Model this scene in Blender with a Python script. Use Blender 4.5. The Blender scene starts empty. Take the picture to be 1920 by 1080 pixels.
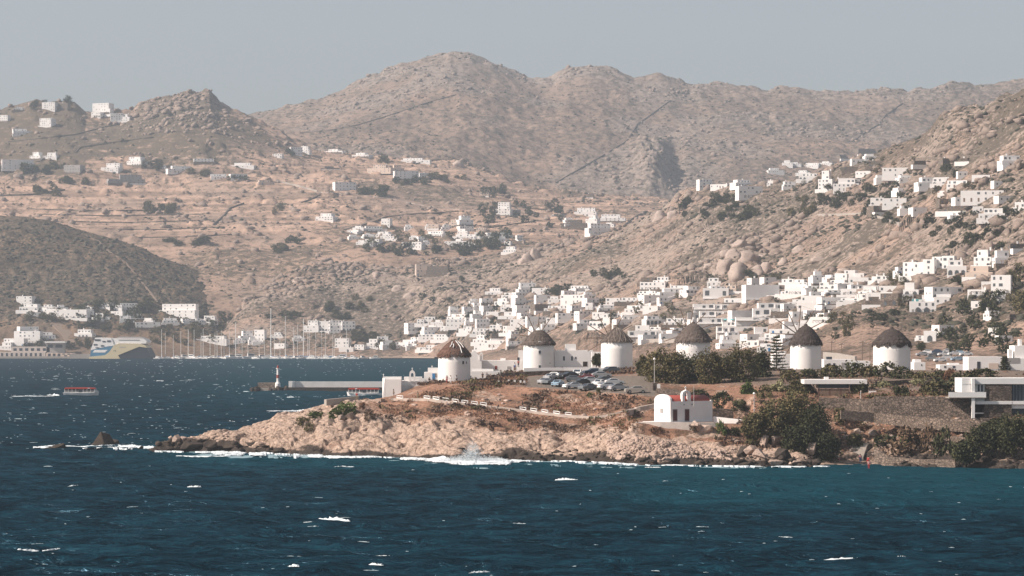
import bpy, math, random
import numpy as np
from mathutils import Vector, Matrix

random.seed(7)
rng = np.random.default_rng(11)
S = bpy.context.scene
COL = S.collection
F = 5000.0      # focal length in pixels of the 1920 frame
HC = 25.7       # camera height above the sea
YH = 620.0      # horizon row
R = math.radians

# ------------------------------------------------------------------ camera, light, sky
cam_d = bpy.data.cameras.new('camera')
cam = bpy.data.objects.new('camera', cam_d)
COL.objects.link(cam)
cam.location = (0, 0, HC)
cam.rotation_euler = (R(90), 0, 0)
cam_d.sensor_width = 36
cam_d.lens = F / 1920 * 36
cam_d.shift_y = 80 / 1920
cam_d.clip_start = 1
cam_d.clip_end = 60000
S.camera = cam

SUN_EL, SUN_AZ = R(37), R(255)          # azimuth clockwise from +Y: the sun stands to the left
world = bpy.data.worlds.new('World')
S.world = world
world.use_nodes = True
wn = world.node_tree.nodes
wl = world.node_tree.links
sky = wn.new('ShaderNodeTexSky')
sky.sky_type = 'NISHITA'
sky.sun_disc = False
sky.sun_elevation = SUN_EL
sky.sun_rotation = SUN_AZ
sky.altitude = 30
sky.air_density = 1.0
sky.dust_density = 1.6
sky.ozone_density = 1.6
hsv = wn.new('ShaderNodeHueSaturation')
hsv.inputs['Saturation'].default_value = 0.42
wl.new(sky.outputs[0], hsv.inputs['Color'])
wl.new(hsv.outputs[0], wn['Background'].inputs['Color'])
wn['Background'].inputs['Strength'].default_value = 0.070
sun_d = bpy.data.lights.new('sun', 'SUN')
sun_d.energy = 4.4
sun_d.angle = R(0.6)
sun_d.color = (1.0, 0.885, 0.78)
sun = bpy.data.objects.new('sun', sun_d)
COL.objects.link(sun)
sdir = Vector((math.sin(SUN_AZ) * math.cos(SUN_EL), math.cos(SUN_AZ) * math.cos(SUN_EL), math.sin(SUN_EL)))
sun.rotation_euler = sdir.to_track_quat('Z', 'Y').to_euler()
S.view_settings.view_transform = 'Standard'
S.view_settings.look = 'None'
S.view_settings.gamma = 1
S.view_settings.use_curve_mapping = False
S.view_settings.exposure = 0.68
S.render.engine = 'CYCLES'
S.cycles.use_denoising = True
S.cycles.max_bounces = 5
S.cycles.diffuse_bounces = 2
S.cycles.glossy_bounces = 2
S.cycles.volume_bounces = 0
S.cycles.transparent_max_bounces = 12

# ------------------------------------------------------------------ noise
def _h(ix, iy, seed):
    n = (ix.astype(np.int64) * 374761393 + iy.astype(np.int64) * 668265263 + seed * 974711) & 0xffffffff
    n = ((n ^ (n >> 13)) * 1274126177) & 0xffffffff
    n = (n ^ (n >> 16)) & 0xffffffff
    return n.astype(np.float64) / 4294967295.0

def vnoise(x, y, seed=0):
    ix, iy = np.floor(x), np.floor(y)
    fx, fy = x - ix, y - iy
    fx = fx * fx * (3 - 2 * fx); fy = fy * fy * (3 - 2 * fy)
    a, b = _h(ix, iy, seed), _h(ix + 1, iy, seed)
    c, d = _h(ix, iy + 1, seed), _h(ix + 1, iy + 1, seed)
    return (a + (b - a) * fx) * (1 - fy) + (c + (d - c) * fx) * fy

def fbm(x, y, oct=4, seed=0, gain=0.5):
    s, a, t = 0, 1.0, 0
    for i in range(oct):
        c, sn = math.cos(0.6 * i), math.sin(0.6 * i)
        s = s + a * vnoise(x * c - y * sn + 13.1 * i, x * sn + y * c - 7.7 * i, seed + i)
        t += a; a *= gain; x = x * 2.03; y = y * 2.03
    return s / t

def ridged(x, y, oct=4, seed=0):
    s, a, t = 0, 1.0, 0
    for i in range(oct):
        s = s + a * (1 - np.abs(2 * vnoise(x + 5.3 * i, y - 3.1 * i, seed + i) - 1))
        t += a; a *= 0.5; x = x * 2.07; y = y * 2.07
    return s / t

def cells(x, y, seed=0):
    """nearest-cell distance, second distance and the cell's own random number"""
    ix, iy = np.floor(x), np.floor(y)
    f1 = np.full(x.shape, 9.0); f2 = np.full(x.shape, 9.0); cid = np.zeros(x.shape)
    for dx in (-1, 0, 1):
        for dy in (-1, 0, 1):
            jx, jy = ix + dx, iy + dy
            px = jx + 0.15 + 0.7 * _h(jx, jy, seed); py = jy + 0.15 + 0.7 * _h(jx, jy, seed + 1)
            d = np.hypot(px - x, py - y)
            near = d < f1
            f2 = np.where(near, f1, np.minimum(f2, d))
            cid = np.where(near, _h(jx, jy, seed + 2), cid)
            f1 = np.where(near, d, f1)
    return f1, f2, cid

def sstep(a, b, x):
    t = np.clip((x - a) / (b - a), 0, 1)
    return t * t * (3 - 2 * t)

def pl(*pts):
    xs = [p[0] for p in pts]; ys = [p[1] for p in pts]
    return lambda x: np.interp(x, xs, ys)

# ------------------------------------------------------------------ object helpers
def link(name, mesh, mat=None, parent=None):
    o = bpy.data.objects.new(name, mesh)
    COL.objects.link(o)
    if mat is not None and mesh is not None:
        mesh.materials.clear() if len(mesh.materials) else None
        mesh.materials.append(mat)
    if parent is not None:
        o.parent = parent
    return o

def tag(o, label=None, cat=None, group=None, kind=None):
    if label: o['label'] = label
    if cat: o['category'] = cat
    if group: o['group'] = group
    if kind: o['kind'] = kind
    return o

def empty(name, loc, rz=0.0, label=None, cat=None, group=None):
    o = bpy.data.objects.new(name, None)
    o.empty_display_size = 0.5
    COL.objects.link(o)
    o.location = loc
    o.rotation_euler = (0, 0, rz)
    return tag(o, label, cat, group)

def copy_tree(o, parent=None):
    c = o.copy(); COL.objects.link(c); c.parent = parent
    for ch in [k for k in KIDS.get(o.name, [])]:
        copy_tree(ch, c)
    return c
KIDS = {}
def freeze(o):
    """remember the children of a prototype (o.children is slow in a big scene)"""
    KIDS[o.name] = list(o.children)
    for c in KIDS[o.name]:
        freeze(c)
    return o

def np_mesh(name, v, f, smooth=False, attrs=None):
    """v (n,3), f (m,3|4) arrays to a mesh, quickly"""
    me = bpy.data.meshes.new(name)
    v = np.asarray(v, dtype=np.float32); f = np.asarray(f, dtype=np.int32)
    k = f.shape[1]
    me.vertices.add(len(v)); me.vertices.foreach_set('co', v.ravel())
    me.loops.add(f.size); me.loops.foreach_set('vertex_index', f.ravel())
    me.polygons.add(len(f))
    me.polygons.foreach_set('loop_start', np.arange(0, f.size, k, dtype=np.int32))
    if smooth:
        me.polygons.foreach_set('use_smooth', np.ones(len(f), dtype=bool))
    me.update(calc_edges=True)
    if attrs:
        for n, a in attrs.items():
            at = me.color_attributes.new(n, 'FLOAT_COLOR', 'POINT')
            full = np.ones((len(v), 4), dtype=np.float32); full[:, :a.shape[1]] = a
            at.data.foreach_set('color', full.ravel())
    return me

class MB:
    """collects simple solids and builds ONE mesh"""
    def __init__(s): s.v = []; s.f = []
    def add(s, vs, fs, M=None):
        b = len(s.v)
        s.v += [tuple(M @ Vector(p)) if M else tuple(p) for p in vs]
        s.f += [tuple(b + i for i in f) for f in fs]
        return s
    def box(s, x0, x1, y0, y1, z0, z1, M=None):
        vs = [(x0,y0,z0),(x1,y0,z0),(x1,y1,z0),(x0,y1,z0),(x0,y0,z1),(x1,y0,z1),(x1,y1,z1),(x0,y1,z1)]
        return s.add(vs, [(0,3,2,1),(4,5,6,7),(0,1,5,4),(1,2,6,5),(2,3,7,6),(3,0,4,7)], M)
    def prism(s, outline, y0, y1, M=None):
        """outline in x,z (counter clockwise seen from -y) extruded along y"""
        n = len(outline)
        vs = [(x, y0, z) for x, z in outline] + [(x, y1, z) for x, z in outline]
        fs = [tuple(range(n)), tuple(range(2 * n - 1, n - 1, -1))]
        fs += [(i, i + n, (i + 1) % n + n, (i + 1) % n) for i in range(n)]
        return s.add(vs, fs, M)
    def tube(s, p0, p1, r0, r1=None, n=6, cap=True):
        r1 = r0 if r1 is None else r1
        p0, p1 = Vector(p0), Vector(p1)
        q = (p1 - p0).to_track_quat('Z', 'Y')
        vs = []
        for p, r in ((p0, r0), (p1, r1)):
            for i in range(n):
                a = 2 * math.pi * i / n
                vs.append(tuple(p + q @ Vector((r * math.cos(a), r * math.sin(a), 0))))
        fs = [(i, (i + 1) % n, (i + 1) % n + n, i + n) for i in range(n)]
        if cap: fs += [tuple(range(n - 1, -1, -1)), tuple(range(n, 2 * n))]
        return s.add(vs, fs)
    def lathe(s, prof, n=16, M=None):
        """prof: (radius, z) from the bottom up"""
        vs = [(r * math.cos(2*math.pi*i/n), r * math.sin(2*math.pi*i/n), z) for r, z in prof for i in range(n)]
        fs = [(k*n+i, k*n+(i+1)%n, (k+1)*n+(i+1)%n, (k+1)*n+i) for k in range(len(prof)-1) for i in range(n)]
        fs += [tuple(range(n-1, -1, -1)), tuple((len(prof)-1)*n+i for i in range(n))]
        return s.add(vs, fs, M)
    def mesh(s, name, smooth=False):
        me = bpy.data.meshes.new(name)
        me.from_pydata(s.v, [], s.f)
        me.update()
        if smooth:
            me.polygons.foreach_set('use_smooth', [True] * len(me.polygons))
        return me
    def build(s, name, mat, parent=None, smooth=False):
        return link(name, s.mesh(name, smooth), mat, parent)

# ------------------------------------------------------------------ materials
def new_mat(name):
    m = bpy.data.materials.new(name); m.use_nodes = True
    nt = m.node_tree
    return m, nt, nt.nodes['Principled BSDF']

def N(nt, kind, **kw):
    n = nt.nodes.new(kind)
    for k, v in kw.items():
        if hasattr(n, k): setattr(n, k, v)
        else: n.inputs[k].default_value = v
    return n

def noise_node(nt, scale, detail=4, rough=0.55, vec=None, dist=0.0):
    n = nt.nodes.new('ShaderNodeTexNoise')
    n.inputs['Scale'].default_value = scale; n.inputs['Detail'].default_value = detail
    n.inputs['Roughness'].default_value = rough; n.inputs['Distortion'].default_value = dist
    if vec is not None: nt.links.new(vec, n.inputs['Vector'])
    return n.outputs['Fac']

def mixc(nt, fac, a, b, mode='MIX'):
    n = nt.nodes.new('ShaderNodeMix'); n.data_type = 'RGBA'; n.blend_type = mode
    for i, v in ((0, fac), (6, a), (7, b)):
        if hasattr(v, 'node'): nt.links.new(v, n.inputs[i])
        elif i == 0: n.inputs[i].default_value = v
        else: n.inputs[i].default_value = (*v, 1)
    return n.outputs[2]

def mathn(nt, op, a, b=0.0, c=0.0, clamp=False):
    n = nt.nodes.new('ShaderNodeMath'); n.operation = op; n.use_clamp = clamp
    for i, v in enumerate((a, b, c)):
        if hasattr(v, 'node'): nt.links.new(v, n.inputs[i])
        else: n.inputs[i].default_value = v
    return n.outputs[0]

def ramp(nt, v, a, b):
    """0..1 as v goes from a to b"""
    n = nt.nodes.new('ShaderNodeMapRange'); n.clamp = True
    nt.links.new(v, n.inputs[0]); n.inputs[1].default_value = a; n.inputs[2].default_value = b
    return n.outputs[0]

def bump(nt, bs, h, strength, dist):
    b = nt.nodes.new('ShaderNodeBump')
    b.inputs['Strength'].default_value = strength; b.inputs['Distance'].default_value = dist
    nt.links.new(h, b.inputs['Height']); nt.links.new(b.outputs[0], bs.inputs['Normal'])

def plain(name, col, rough=0.8, var=0.12, scale=1.5, metal=0.0, spec=0.3, bumps=0.0, obj_var=0.0):
    m, nt, bs = new_mat(name)
    tc = N(nt, 'ShaderNodeTexCoord').outputs['Object']
    n = noise_node(nt, scale, 5, 0.6, tc)
    dark = tuple(c * (1 - var * 1.6) for c in col); light = tuple(min(1, c * (1 + var)) for c in col)
    c = mixc(nt, n, dark, light)
    if obj_var:
        oi = N(nt, 'ShaderNodeObjectInfo').outputs['Random']
        c = mixc(nt, mathn(nt, 'MULTIPLY', oi, obj_var), c, tuple(k * 0.45 for k in col))
    nt.links.new(c, bs.inputs['Base Color'])
    bs.inputs['Roughness'].default_value = rough
    bs.inputs['Metallic'].default_value = metal
    bs.inputs['Specular IOR Level'].default_value = spec
    if bumps:
        bump(nt, bs, noise_node(nt, scale * 4, 6, 0.65, tc), bumps, 0.1)
    return m

def stone_mat(name, light, dark, joint, scale=2.2):
    """rubble masonry: cell colours, darker joints, relief"""
    m, nt, bs = new_mat(name)
    g = N(nt, 'ShaderNodeNewGeometry').outputs['Position']
    mp = N(nt, 'ShaderNodeMapping'); mp.inputs['Scale'].default_value = (1, 1, 1.5)
    nt.links.new(g, mp.inputs['Vector'])
    v = N(nt, 'ShaderNodeTexVoronoi'); v.inputs['Scale'].default_value = scale
    nt.links.new(mp.outputs[0], v.inputs['Vector'])
    e = N(nt, 'ShaderNodeTexVoronoi', feature='DISTANCE_TO_EDGE'); e.inputs['Scale'].default_value = scale
    nt.links.new(mp.outputs[0], e.inputs['Vector'])
    sep = N(nt, 'ShaderNodeSeparateColor'); nt.links.new(v.outputs['Color'], sep.inputs[0])
    c = mixc(nt, sep.outputs[0], dark, light)
    c = mixc(nt, ramp(nt, noise_node(nt, 0.25, 3, 0.5, g), 0.35, 0.7), c, mixc(nt, 0.5, c, dark))
    j = ramp(nt, e.outputs['Distance'], 0.0, 0.09)
    c = mixc(nt, j, joint, c)
    nt.links.new(c, bs.inputs['Base Color']); bs.inputs['Roughness'].default_value = 0.9
    bs.inputs['Specular IOR Level'].default_value = 0.15
    bump(nt, bs, j, 0.8, 0.12)
    return m

def leaf_mat(name, col, col2):
    m, nt, bs = new_mat(name)
    g = N(nt, 'ShaderNodeNewGeometry').outputs['Position']
    n = ramp(nt, noise_node(nt, 0.9, 3, 0.6, g), 0.35, 0.65)
    oi = N(nt, 'ShaderNodeObjectInfo').outputs['Random']
    c = mixc(nt, n, col, col2)
    c = mixc(nt, mathn(nt, 'MULTIPLY', oi, 0.55), c, tuple(k * 0.55 for k in col))
    nt.links.new(c, bs.inputs['Base Color']); bs.inputs['Roughness'].default_value = 0.75
    bs.inputs['Specular IOR Level'].default_value = 0.2
    return m

MAT = {}
MAT['white'] = plain('whitewash', (0.82, 0.79, 0.77), 0.85, 0.07, 0.6, spec=0.2)
MAT['worn_white'] = plain('worn_whitewash', (0.62, 0.54, 0.49), 0.9, 0.3, 0.8, bumps=0.4)
MAT['mill_white'] = plain('mill_whitewash', (0.80, 0.765, 0.74), 0.85, 0.10, 0.35, spec=0.2, bumps=0.25)
MAT['brown_bush'] = leaf_mat('brown_bush', (0.10, 0.066, 0.042), (0.19, 0.12, 0.075))
MAT['cream'] = plain('cream_wash', (0.62, 0.50, 0.42), 0.85, 0.1, 0.6)
MAT['grey_wall'] = plain('grey_render', (0.34, 0.32, 0.31), 0.85, 0.12, 0.5)
MAT['stone'] = stone_mat('rubble_stone', (0.34, 0.27, 0.22), (0.15, 0.12, 0.10), (0.07, 0.055, 0.045), 1.3)
MAT['stone_near'] = stone_mat('rubble_stone_near', (0.25, 0.19, 0.155), (0.085, 0.068, 0.058), (0.04, 0.032, 0.027), 1.7)
MAT['stone_lane'] = stone_mat('lane_stone', (0.40, 0.30, 0.24), (0.17, 0.13, 0.105), (0.07, 0.055, 0.045), 2.0)
MAT['far_window'] = plain('far_window_grey', (0.11, 0.12, 0.13), 0.4, 0.2, 2, spec=0.4)  # even dark grey for far windows and arches, lighter than the near glass
MAT['dirt'] = plain('dirt_track', (0.24, 0.175, 0.135), 0.95, 0.2, 0.5)
MAT['dry_stone'] = stone_mat('dry_stone', (0.20, 0.165, 0.14), (0.12, 0.10, 0.085), (0.07, 0.06, 0.05), 0.9)
MAT['glass'] = plain('window_glass', (0.045, 0.055, 0.07), 0.15, 0.2, 2, spec=0.6)
MAT['shutter_blue'] = plain('blue_paint', (0.05, 0.20, 0.42), 0.5, 0.1)
MAT['turquoise'] = plain('turquoise_paint', (0.15, 0.50, 0.50), 0.5, 0.1)
MAT['red_paint'] = plain('red_roof_paint', (0.30, 0.060, 0.045), 0.6, 0.15, 2)
MAT['door_brown'] = plain('brown_door_paint', (0.09, 0.022, 0.02), 0.6, 0.15, 2)
MAT['wood'] = plain('weathered_wood', (0.22, 0.15, 0.11), 0.85, 0.3, 3)
MAT['dark_wood_and_opening'] = plain('dark_wood_and_opening', (0.05, 0.038, 0.032), 0.85, 0.3, 3)  # also stands for the shaded depth of the archway and villa opening
MAT['thatch'] = plain('thatch_straw', (0.150, 0.118, 0.102), 0.95, 0.45, 2.5, bumps=0.6)
MAT['thatch_dark'] = plain('thatch_straw_dark', (0.085, 0.066, 0.060), 0.95, 0.45, 2.5, bumps=0.6)
MAT['rust'] = plain('exposed_roof_battens', (0.17, 0.095, 0.07), 0.95, 0.4, 2.5, bumps=0.6)
MAT['straw_rope'] = plain('straw_rope', (0.36, 0.30, 0.26), 0.9, 0.2)
MAT['metal'] = plain('grey_metal', (0.35, 0.36, 0.37), 0.4, 0.1, 3, metal=0.6)
MAT['pole'] = plain('pale_pole', (0.55, 0.52, 0.50), 0.6, 0.1)
MAT['concrete'] = plain('concrete', (0.40, 0.35, 0.31), 0.9, 0.18, 0.7, bumps=0.3)
MAT['path'] = plain('pale_path', (0.46, 0.38, 0.33), 0.95, 0.2, 0.5, bumps=0.3)
MAT['asphalt'] = plain('asphalt', (0.11, 0.10, 0.10), 0.9, 0.2, 0.5)
MAT['tyre'] = plain('rubber', (0.02, 0.02, 0.02), 0.8)
MAT['leaf'] = leaf_mat('olive_foliage', (0.070, 0.068, 0.030), (0.20, 0.155, 0.075))
MAT['leaf_dark'] = leaf_mat('dark_foliage', (0.036, 0.044, 0.022), (0.105, 0.095, 0.042))
MAT['leaf_green'] = leaf_mat('fresh_foliage', (0.060, 0.092, 0.022), (0.115, 0.140, 0.040))
MAT['leaf_dry'] = leaf_mat('dry_brown_brush', (0.17, 0.085, 0.05), (0.33, 0.19, 0.12))
MAT['leaf_pale'] = leaf_mat('pale_flowering_brush', (0.20, 0.19, 0.10), (0.42, 0.38, 0.22))
MAT['bark'] = plain('bark', (0.10, 0.075, 0.06), 0.95, 0.3, 3)
MAT['scrub'] = leaf_mat('hill_scrub', (0.060, 0.060, 0.045), (0.10, 0.085, 0.055))

def rock_mat(name, light, dark, stain, s=0.25):
    m, nt, bs = new_mat(name)
    g = N(nt, 'ShaderNodeNewGeometry').outputs['Position']
    a = noise_node(nt, s, 6, 0.65, g, 0.6); b = noise_node(nt, s * 7, 5, 0.7, g)
    c = mixc(nt, ramp(nt, a, 0.35, 0.65), dark, light)
    c = mixc(nt, ramp(nt, b, 0.52, 0.72), c, stain)
    nt.links.new(c, bs.inputs['Base Color']); bs.inputs['Roughness'].default_value = 0.92
    bs.inputs['Specular IOR Level'].default_value = 0.15
    bump(nt, bs, b, 0.7, 0.3)
    return m
MAT['rock'] = rock_mat('granite', (0.34, 0.262, 0.215), (0.22, 0.17, 0.145), (0.10, 0.08, 0.07), 0.12)
MAT['pale_rock'] = rock_mat('pale_granite', (0.46, 0.37, 0.32), (0.36, 0.28, 0.24), (0.22, 0.17, 0.15), 0.1)
MAT['rock_near'] = rock_mat('pink_granite', (0.52, 0.395, 0.33), (0.34, 0.25, 0.205), (0.18, 0.13, 0.105))
MAT['rock_wet'] = rock_mat('wet_rock', (0.085, 0.065, 0.052), (0.04, 0.032, 0.028), (0.025, 0.02, 0.018))

def terrain_mat(name, straw, rock, scrub, speck=0.12, near=False):
    """mask R: bare rock, G: scrub, B: pale straw field, A unused; wet: shoreline stain"""
    m, nt, bs = new_mat(name)
    g = N(nt, 'ShaderNodeNewGeometry').outputs['Position']
    at = N(nt, 'ShaderNodeAttribute', attribute_name='mask')
    sep = N(nt, 'ShaderNodeSeparateColor'); nt.links.new(at.outputs['Color'], sep.inputs[0])
    at2 = N(nt, 'ShaderNodeAttribute', attribute_name='mask2')
    sep2 = N(nt, 'ShaderNodeSeparateColor'); nt.links.new(at2.outputs['Color'], sep2.inputs[0])
    k = 1.0 if near else 0.22
    a = noise_node(nt, 0.05 * k * 2, 6, 0.65, g, 0.4)
    b = noise_node(nt, 0.5 * k * 2, 6, 0.7, g)
    c2 = noise_node(nt, speck * 2, 3, 0.6, g)
    dark_straw = tuple(x * 0.62 for x in straw)
    c = mixc(nt, ramp(nt, a, 0.35, 0.62), dark_straw, straw)
    big_ = noise_node(nt, 0.007 if not near else 0.05, 4, 0.6, g, 1.2)
    c = mixc(nt, mathn(nt, 'MULTIPLY', ramp(nt, big_, 0.50, 0.66), 0.55), c, tuple(x * y for x, y in zip(straw, (0.48, 0.50, 0.52))))
    c = mixc(nt, mathn(nt, 'MULTIPLY', ramp(nt, big_, 0.44, 0.32), 0.5), c, tuple(min(1, x * 1.2) for x in straw))
    c = mixc(nt, sep.outputs[2], c, tuple(min(1, x * 1.28) for x in straw))
    rk = mixc(nt, ramp(nt, b, 0.35, 0.65), tuple(x * 0.6 for x in rock), rock)
    c = mixc(nt, mathn(nt, 'MULTIPLY', sep.outputs[0], ramp(nt, a, 0.15, 0.4)), c, rk)
    thr = mathn(nt, 'ADD', mathn(nt, 'ADD', mathn(nt, 'MULTIPLY', c2, 0.65), mathn(nt, 'MULTIPLY', noise_node(nt, speck * 9, 3, 0.6, g), 0.35)), mathn(nt, 'MULTIPLY', sep.outputs[1], 0.20))
    sc = ramp(nt, thr, 0.555, 0.635)
    c = mixc(nt, mathn(nt, 'MULTIPLY', sc, 0.85), c, scrub)
    if near:
        mpc = N(nt, 'ShaderNodeMapping'); mpc.inputs['Scale'].default_value = (.30, .42, .62); mpc.inputs['Rotation'].default_value = (0, .35, .5)
        wv = N(nt, 'ShaderNodeVectorMath', operation='ADD'); nz = N(nt, 'ShaderNodeTexNoise', Scale=.5, Detail=4.0)
        nt.links.new(g, nz.inputs['Vector']); sv = N(nt, 'ShaderNodeVectorMath', operation='SCALE'); sv.inputs['Scale'].default_value = 3.0
        nt.links.new(nz.outputs['Color'], sv.inputs[0]); nt.links.new(g, wv.inputs[0]); nt.links.new(sv.outputs[0], wv.inputs[1]); nt.links.new(wv.outputs[0], mpc.inputs['Vector'])
        ve = N(nt, 'ShaderNodeTexVoronoi', feature='DISTANCE_TO_EDGE'); ve.inputs['Scale'].default_value = 1.0; nt.links.new(mpc.outputs[0], ve.inputs['Vector'])
        crk = ramp(nt, ve.outputs['Distance'], 0.045, 0.0)
        c = mixc(nt, mathn(nt, 'MULTIPLY', mathn(nt, 'MULTIPLY', crk, sep.outputs[0]), 0.75), c, (0.10, 0.065, 0.05))
    # wet or weathered dark band, asphalt
    c = mixc(nt, ramp(nt, mathn(nt, 'ADD', sep2.outputs[0], mathn(nt, 'MULTIPLY', mathn(nt, 'SUBTRACT', b, 0.5), 1.2)), 0.35, 0.6), c, (0.06, 0.047, 0.04))
    c = mixc(nt, sep2.outputs[1], c, (0.20, 0.165, 0.14))
    nt.links.new(c, bs.inputs['Base Color']); bs.inputs['Roughness'].default_value = 0.95
    bs.inputs['Specular IOR Level'].default_value = 0.1
    bump(nt, bs, mathn(nt, 'ADD', b, mathn(nt, 'MULTIPLY', a, 1.5)), 0.8, 0.8 if near else 2.0)
    return m

# ------------------------------------------------------------------ terrain sheets
def span(a, b, n, left=None, right=None, step=14):
    """bearings: fine inside the view, coarser beyond it"""
    q = [np.linspace(a, b, n)]
    if left is not None: q.insert(0, np.arange(left, a - step / 2, step))
    if right is not None: q.append(np.arange(b + step, right, step))
    return np.concatenate(q)
SHEETS = []

def smooth_cols(a, k):
    if k < 1: return a
    w = np.hanning(2 * k + 3)[1:-1]; w /= w.sum()
    p = np.pad(a, ((0, 0), (k, k)), mode='edge')
    return np.stack([np.convolve(r, w, 'valid') for r in p])

class Sheet:
    """land built column by column; x is the bearing in picture columns, every point sits at its own distance"""
    def __init__(s, name, xs, lines, rows, disp, mask, mat, smooth_r=3, smooth_c=4, keep=None, ridge=None):
        xs = np.asarray(xs, float)
        Ds, Zs, T = [], [], []
        L = []
        for kind, fy, fD in lines:
            D = fD(xs)
            y = fy(xs)
            if ridge is not None and len(L) == ridge:
                ys = smooth_cols(y[None, :], 34)[0]
                s.detail = -(y - ys) * D / F
                y = ys
            if ridge is not None and len(L) != ridge and len(L) > 0:
                y = smooth_cols(y[None, :], 30)[0]
            z = y if kind == 'z' else HC - (y - YH) * D / F
            L.append((D, z))
        for i, n in enumerate(rows):
            (D0, z0), (D1, z1) = L[i], L[i + 1]
            for k in range(n):
                t = k / n
                Ds.append(D0 + (D1 - D0) * t); Zs.append(z0 + (z1 - z0) * t); T.append(i + t)
        Ds.append(L[-1][0]); Zs.append(L[-1][1]); T.append(len(rows))
        D = np.array(Ds); Z = np.array(Zs); T = np.array(T)
        Z = smooth_cols(Z, smooth_c)
        if smooth_r:
            Zs_ = smooth_cols(Z.T, smooth_r).T
            w = np.ones(len(T))
            if keep is not None:
                for kk, ww in keep: w = np.minimum(w, np.clip(np.abs(T - kk) * ww, 0, 1))
            Z = Z + (Zs_ - Z) * w[:, None]
        X = (xs[None, :] - 960) / F * D
        px = np.broadcast_to(xs[None, :], D.shape)
        Tm = np.broadcast_to(T[:, None], D.shape)
        dZ, dD = disp(X, D, px, Tm, Z)
        if ridge is not None:
            up = s.detail > 0
            dZ = dZ + s.detail[None, :] * np.exp(-((Tm - ridge) / np.where(up, 0.16, 0.3)[None, :]) ** 2)
        D = D + dD; X = (px - 960) / F * D
        Z = Z + dZ
        PY = YH + (HC - Z) * F / D
        s.name, s.xs, s.D, s.Z, s.X, s.T, s.PY = name, xs, D, Z, X, Tm, PY
        m1, m2 = mask(X, D, px, Tm, Z, PY)
        nr, nc = D.shape
        v = np.stack([X, D, Z], -1).reshape(-1, 3)
        idx = np.arange(nr * nc).reshape(nr, nc)
        f = np.stack([idx[:-1, :-1], idx[:-1, 1:], idx[1:, 1:], idx[1:, :-1]], -1).reshape(-1, 4)
        me = np_mesh(name, v, f, True, {'mask': m1.reshape(-1, 3), 'mask2': m2.reshape(-1, 3)})
        s.obj = tag(link(name, me, mat), kind='structure')
        SHEETS.append(s)
    def pick(s, x, y):
        """first point of this land seen through picture point x, y"""
        if x < s.xs[0] or x > s.xs[-1]: return None
        c = int(np.clip(np.searchsorted(s.xs, x), 0, len(s.xs) - 1))
        if c and abs(s.xs[c-1] - x) < abs(s.xs[c] - x): c -= 1
        col = s.PY[:, c]
        hit = np.nonzero(col <= y)[0]
        if len(hit) == 0: return None
        r = hit[0]
        if r == 0:
            return (s.D[0, c], s.Z[0, c])
        a, b = col[r - 1], col[r]
        t = 0 if a == b else (a - y) / (a - b)
        D = s.D[r - 1, c] + (s.D[r, c] - s.D[r - 1, c]) * t
        return (D, HC - (y - YH) * D / F)
    def height(s, X, Y):
        x = 960 + X / Y * F
        if x < s.xs[0] or x > s.xs[-1]: return -99
        c = int(np.clip(np.searchsorted(s.xs, x), 0, len(s.xs) - 1))
        if c and abs(s.xs[c-1] - x) < abs(s.xs[c] - x): c -= 1
        col = s.D[:, c]
        if Y < col[0] or Y > col[-1]: return -99
        r = int(np.searchsorted(col, Y)); r = min(max(r, 1), len(col) - 1)
        t = (Y - col[r - 1]) / max(1e-6, col[r] - col[r - 1])
        return s.Z[r - 1, c] + (s.Z[r, c] - s.Z[r - 1, c]) * t

def pick(x, y, only=None):
    best = None
    for s in SHEETS:
        if only and s.name not in only: continue
        h = s.pick(x, y)
        if h and (best is None or h[0] < best[0]): best = h
    if best is None: best = (HC * F / max(1, y - YH), 0.0) if y > YH + 1 else (3000.0, HC)
    D, z = best
    return Vector(((x - 960) / F * D, D, z))

def at(x, y, D):
    return Vector(((x - 960) / F * D, D, HC - (y - YH) * D / F))

def ground(X, Y):
    return max(s.height(X, Y) for s in SHEETS)

def Zc(v): return lambda x: np.full_like(np.asarray(x, float), v)
SHORE = lambda y: HC * F / (y - YH)

def boulder_field(X, D, size, seed, thr=0.45):
    """domes of embedded boulders, 0..1"""
    f1, f2, cid = cells(X / size, D / size, seed)
    h = np.clip(1 - (f1 / 0.66) ** 2, 0, 1)
    return h * np.clip((cid - thr) / (1 - thr), 0, 1)

# --- the far mountain
def d_mtn(X, D, px, T, Z):
    edge = np.clip(T, 0, 1)
    n = (fbm(X / 210, D / 210, 5, 3) - 0.5) * 34 + (ridged(X / 60, D / 110, 4, 9) - 0.6) * 8 + (fbm(X / 12, D / 12, 3, 5) - 0.5) * 5
    n += boulder_field(X, D, 18, 21, 0.6) * 5 * sstep(.4, .6, fbm(X / 150, D / 150, 3, 23))
    near_ridge = np.exp(-((T - 3) / 0.35) ** 2)
    n = n * (1 - 0.72 * near_ridge)
    n += near_ridge * (boulder_field(X, D, 24, 31, 0.3) * 5 + (fbm(X / 18, D / 18, 3, 77) - .5) * 9)
    crag = np.exp(-((px - 1222) / 30) ** 2) * np.exp(-((T - 1.42) / 0.36) ** 2)
    crag2 = np.exp(-((px - 1268) / 16) ** 2) * np.exp(-((T - 1.5) / 0.5) ** 2)
    n += crag * (22 + 44 * (ridged(X / 24, D / 34, 3, 61) - .5)) - crag2 * 9
    return n * edge, 0

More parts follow.
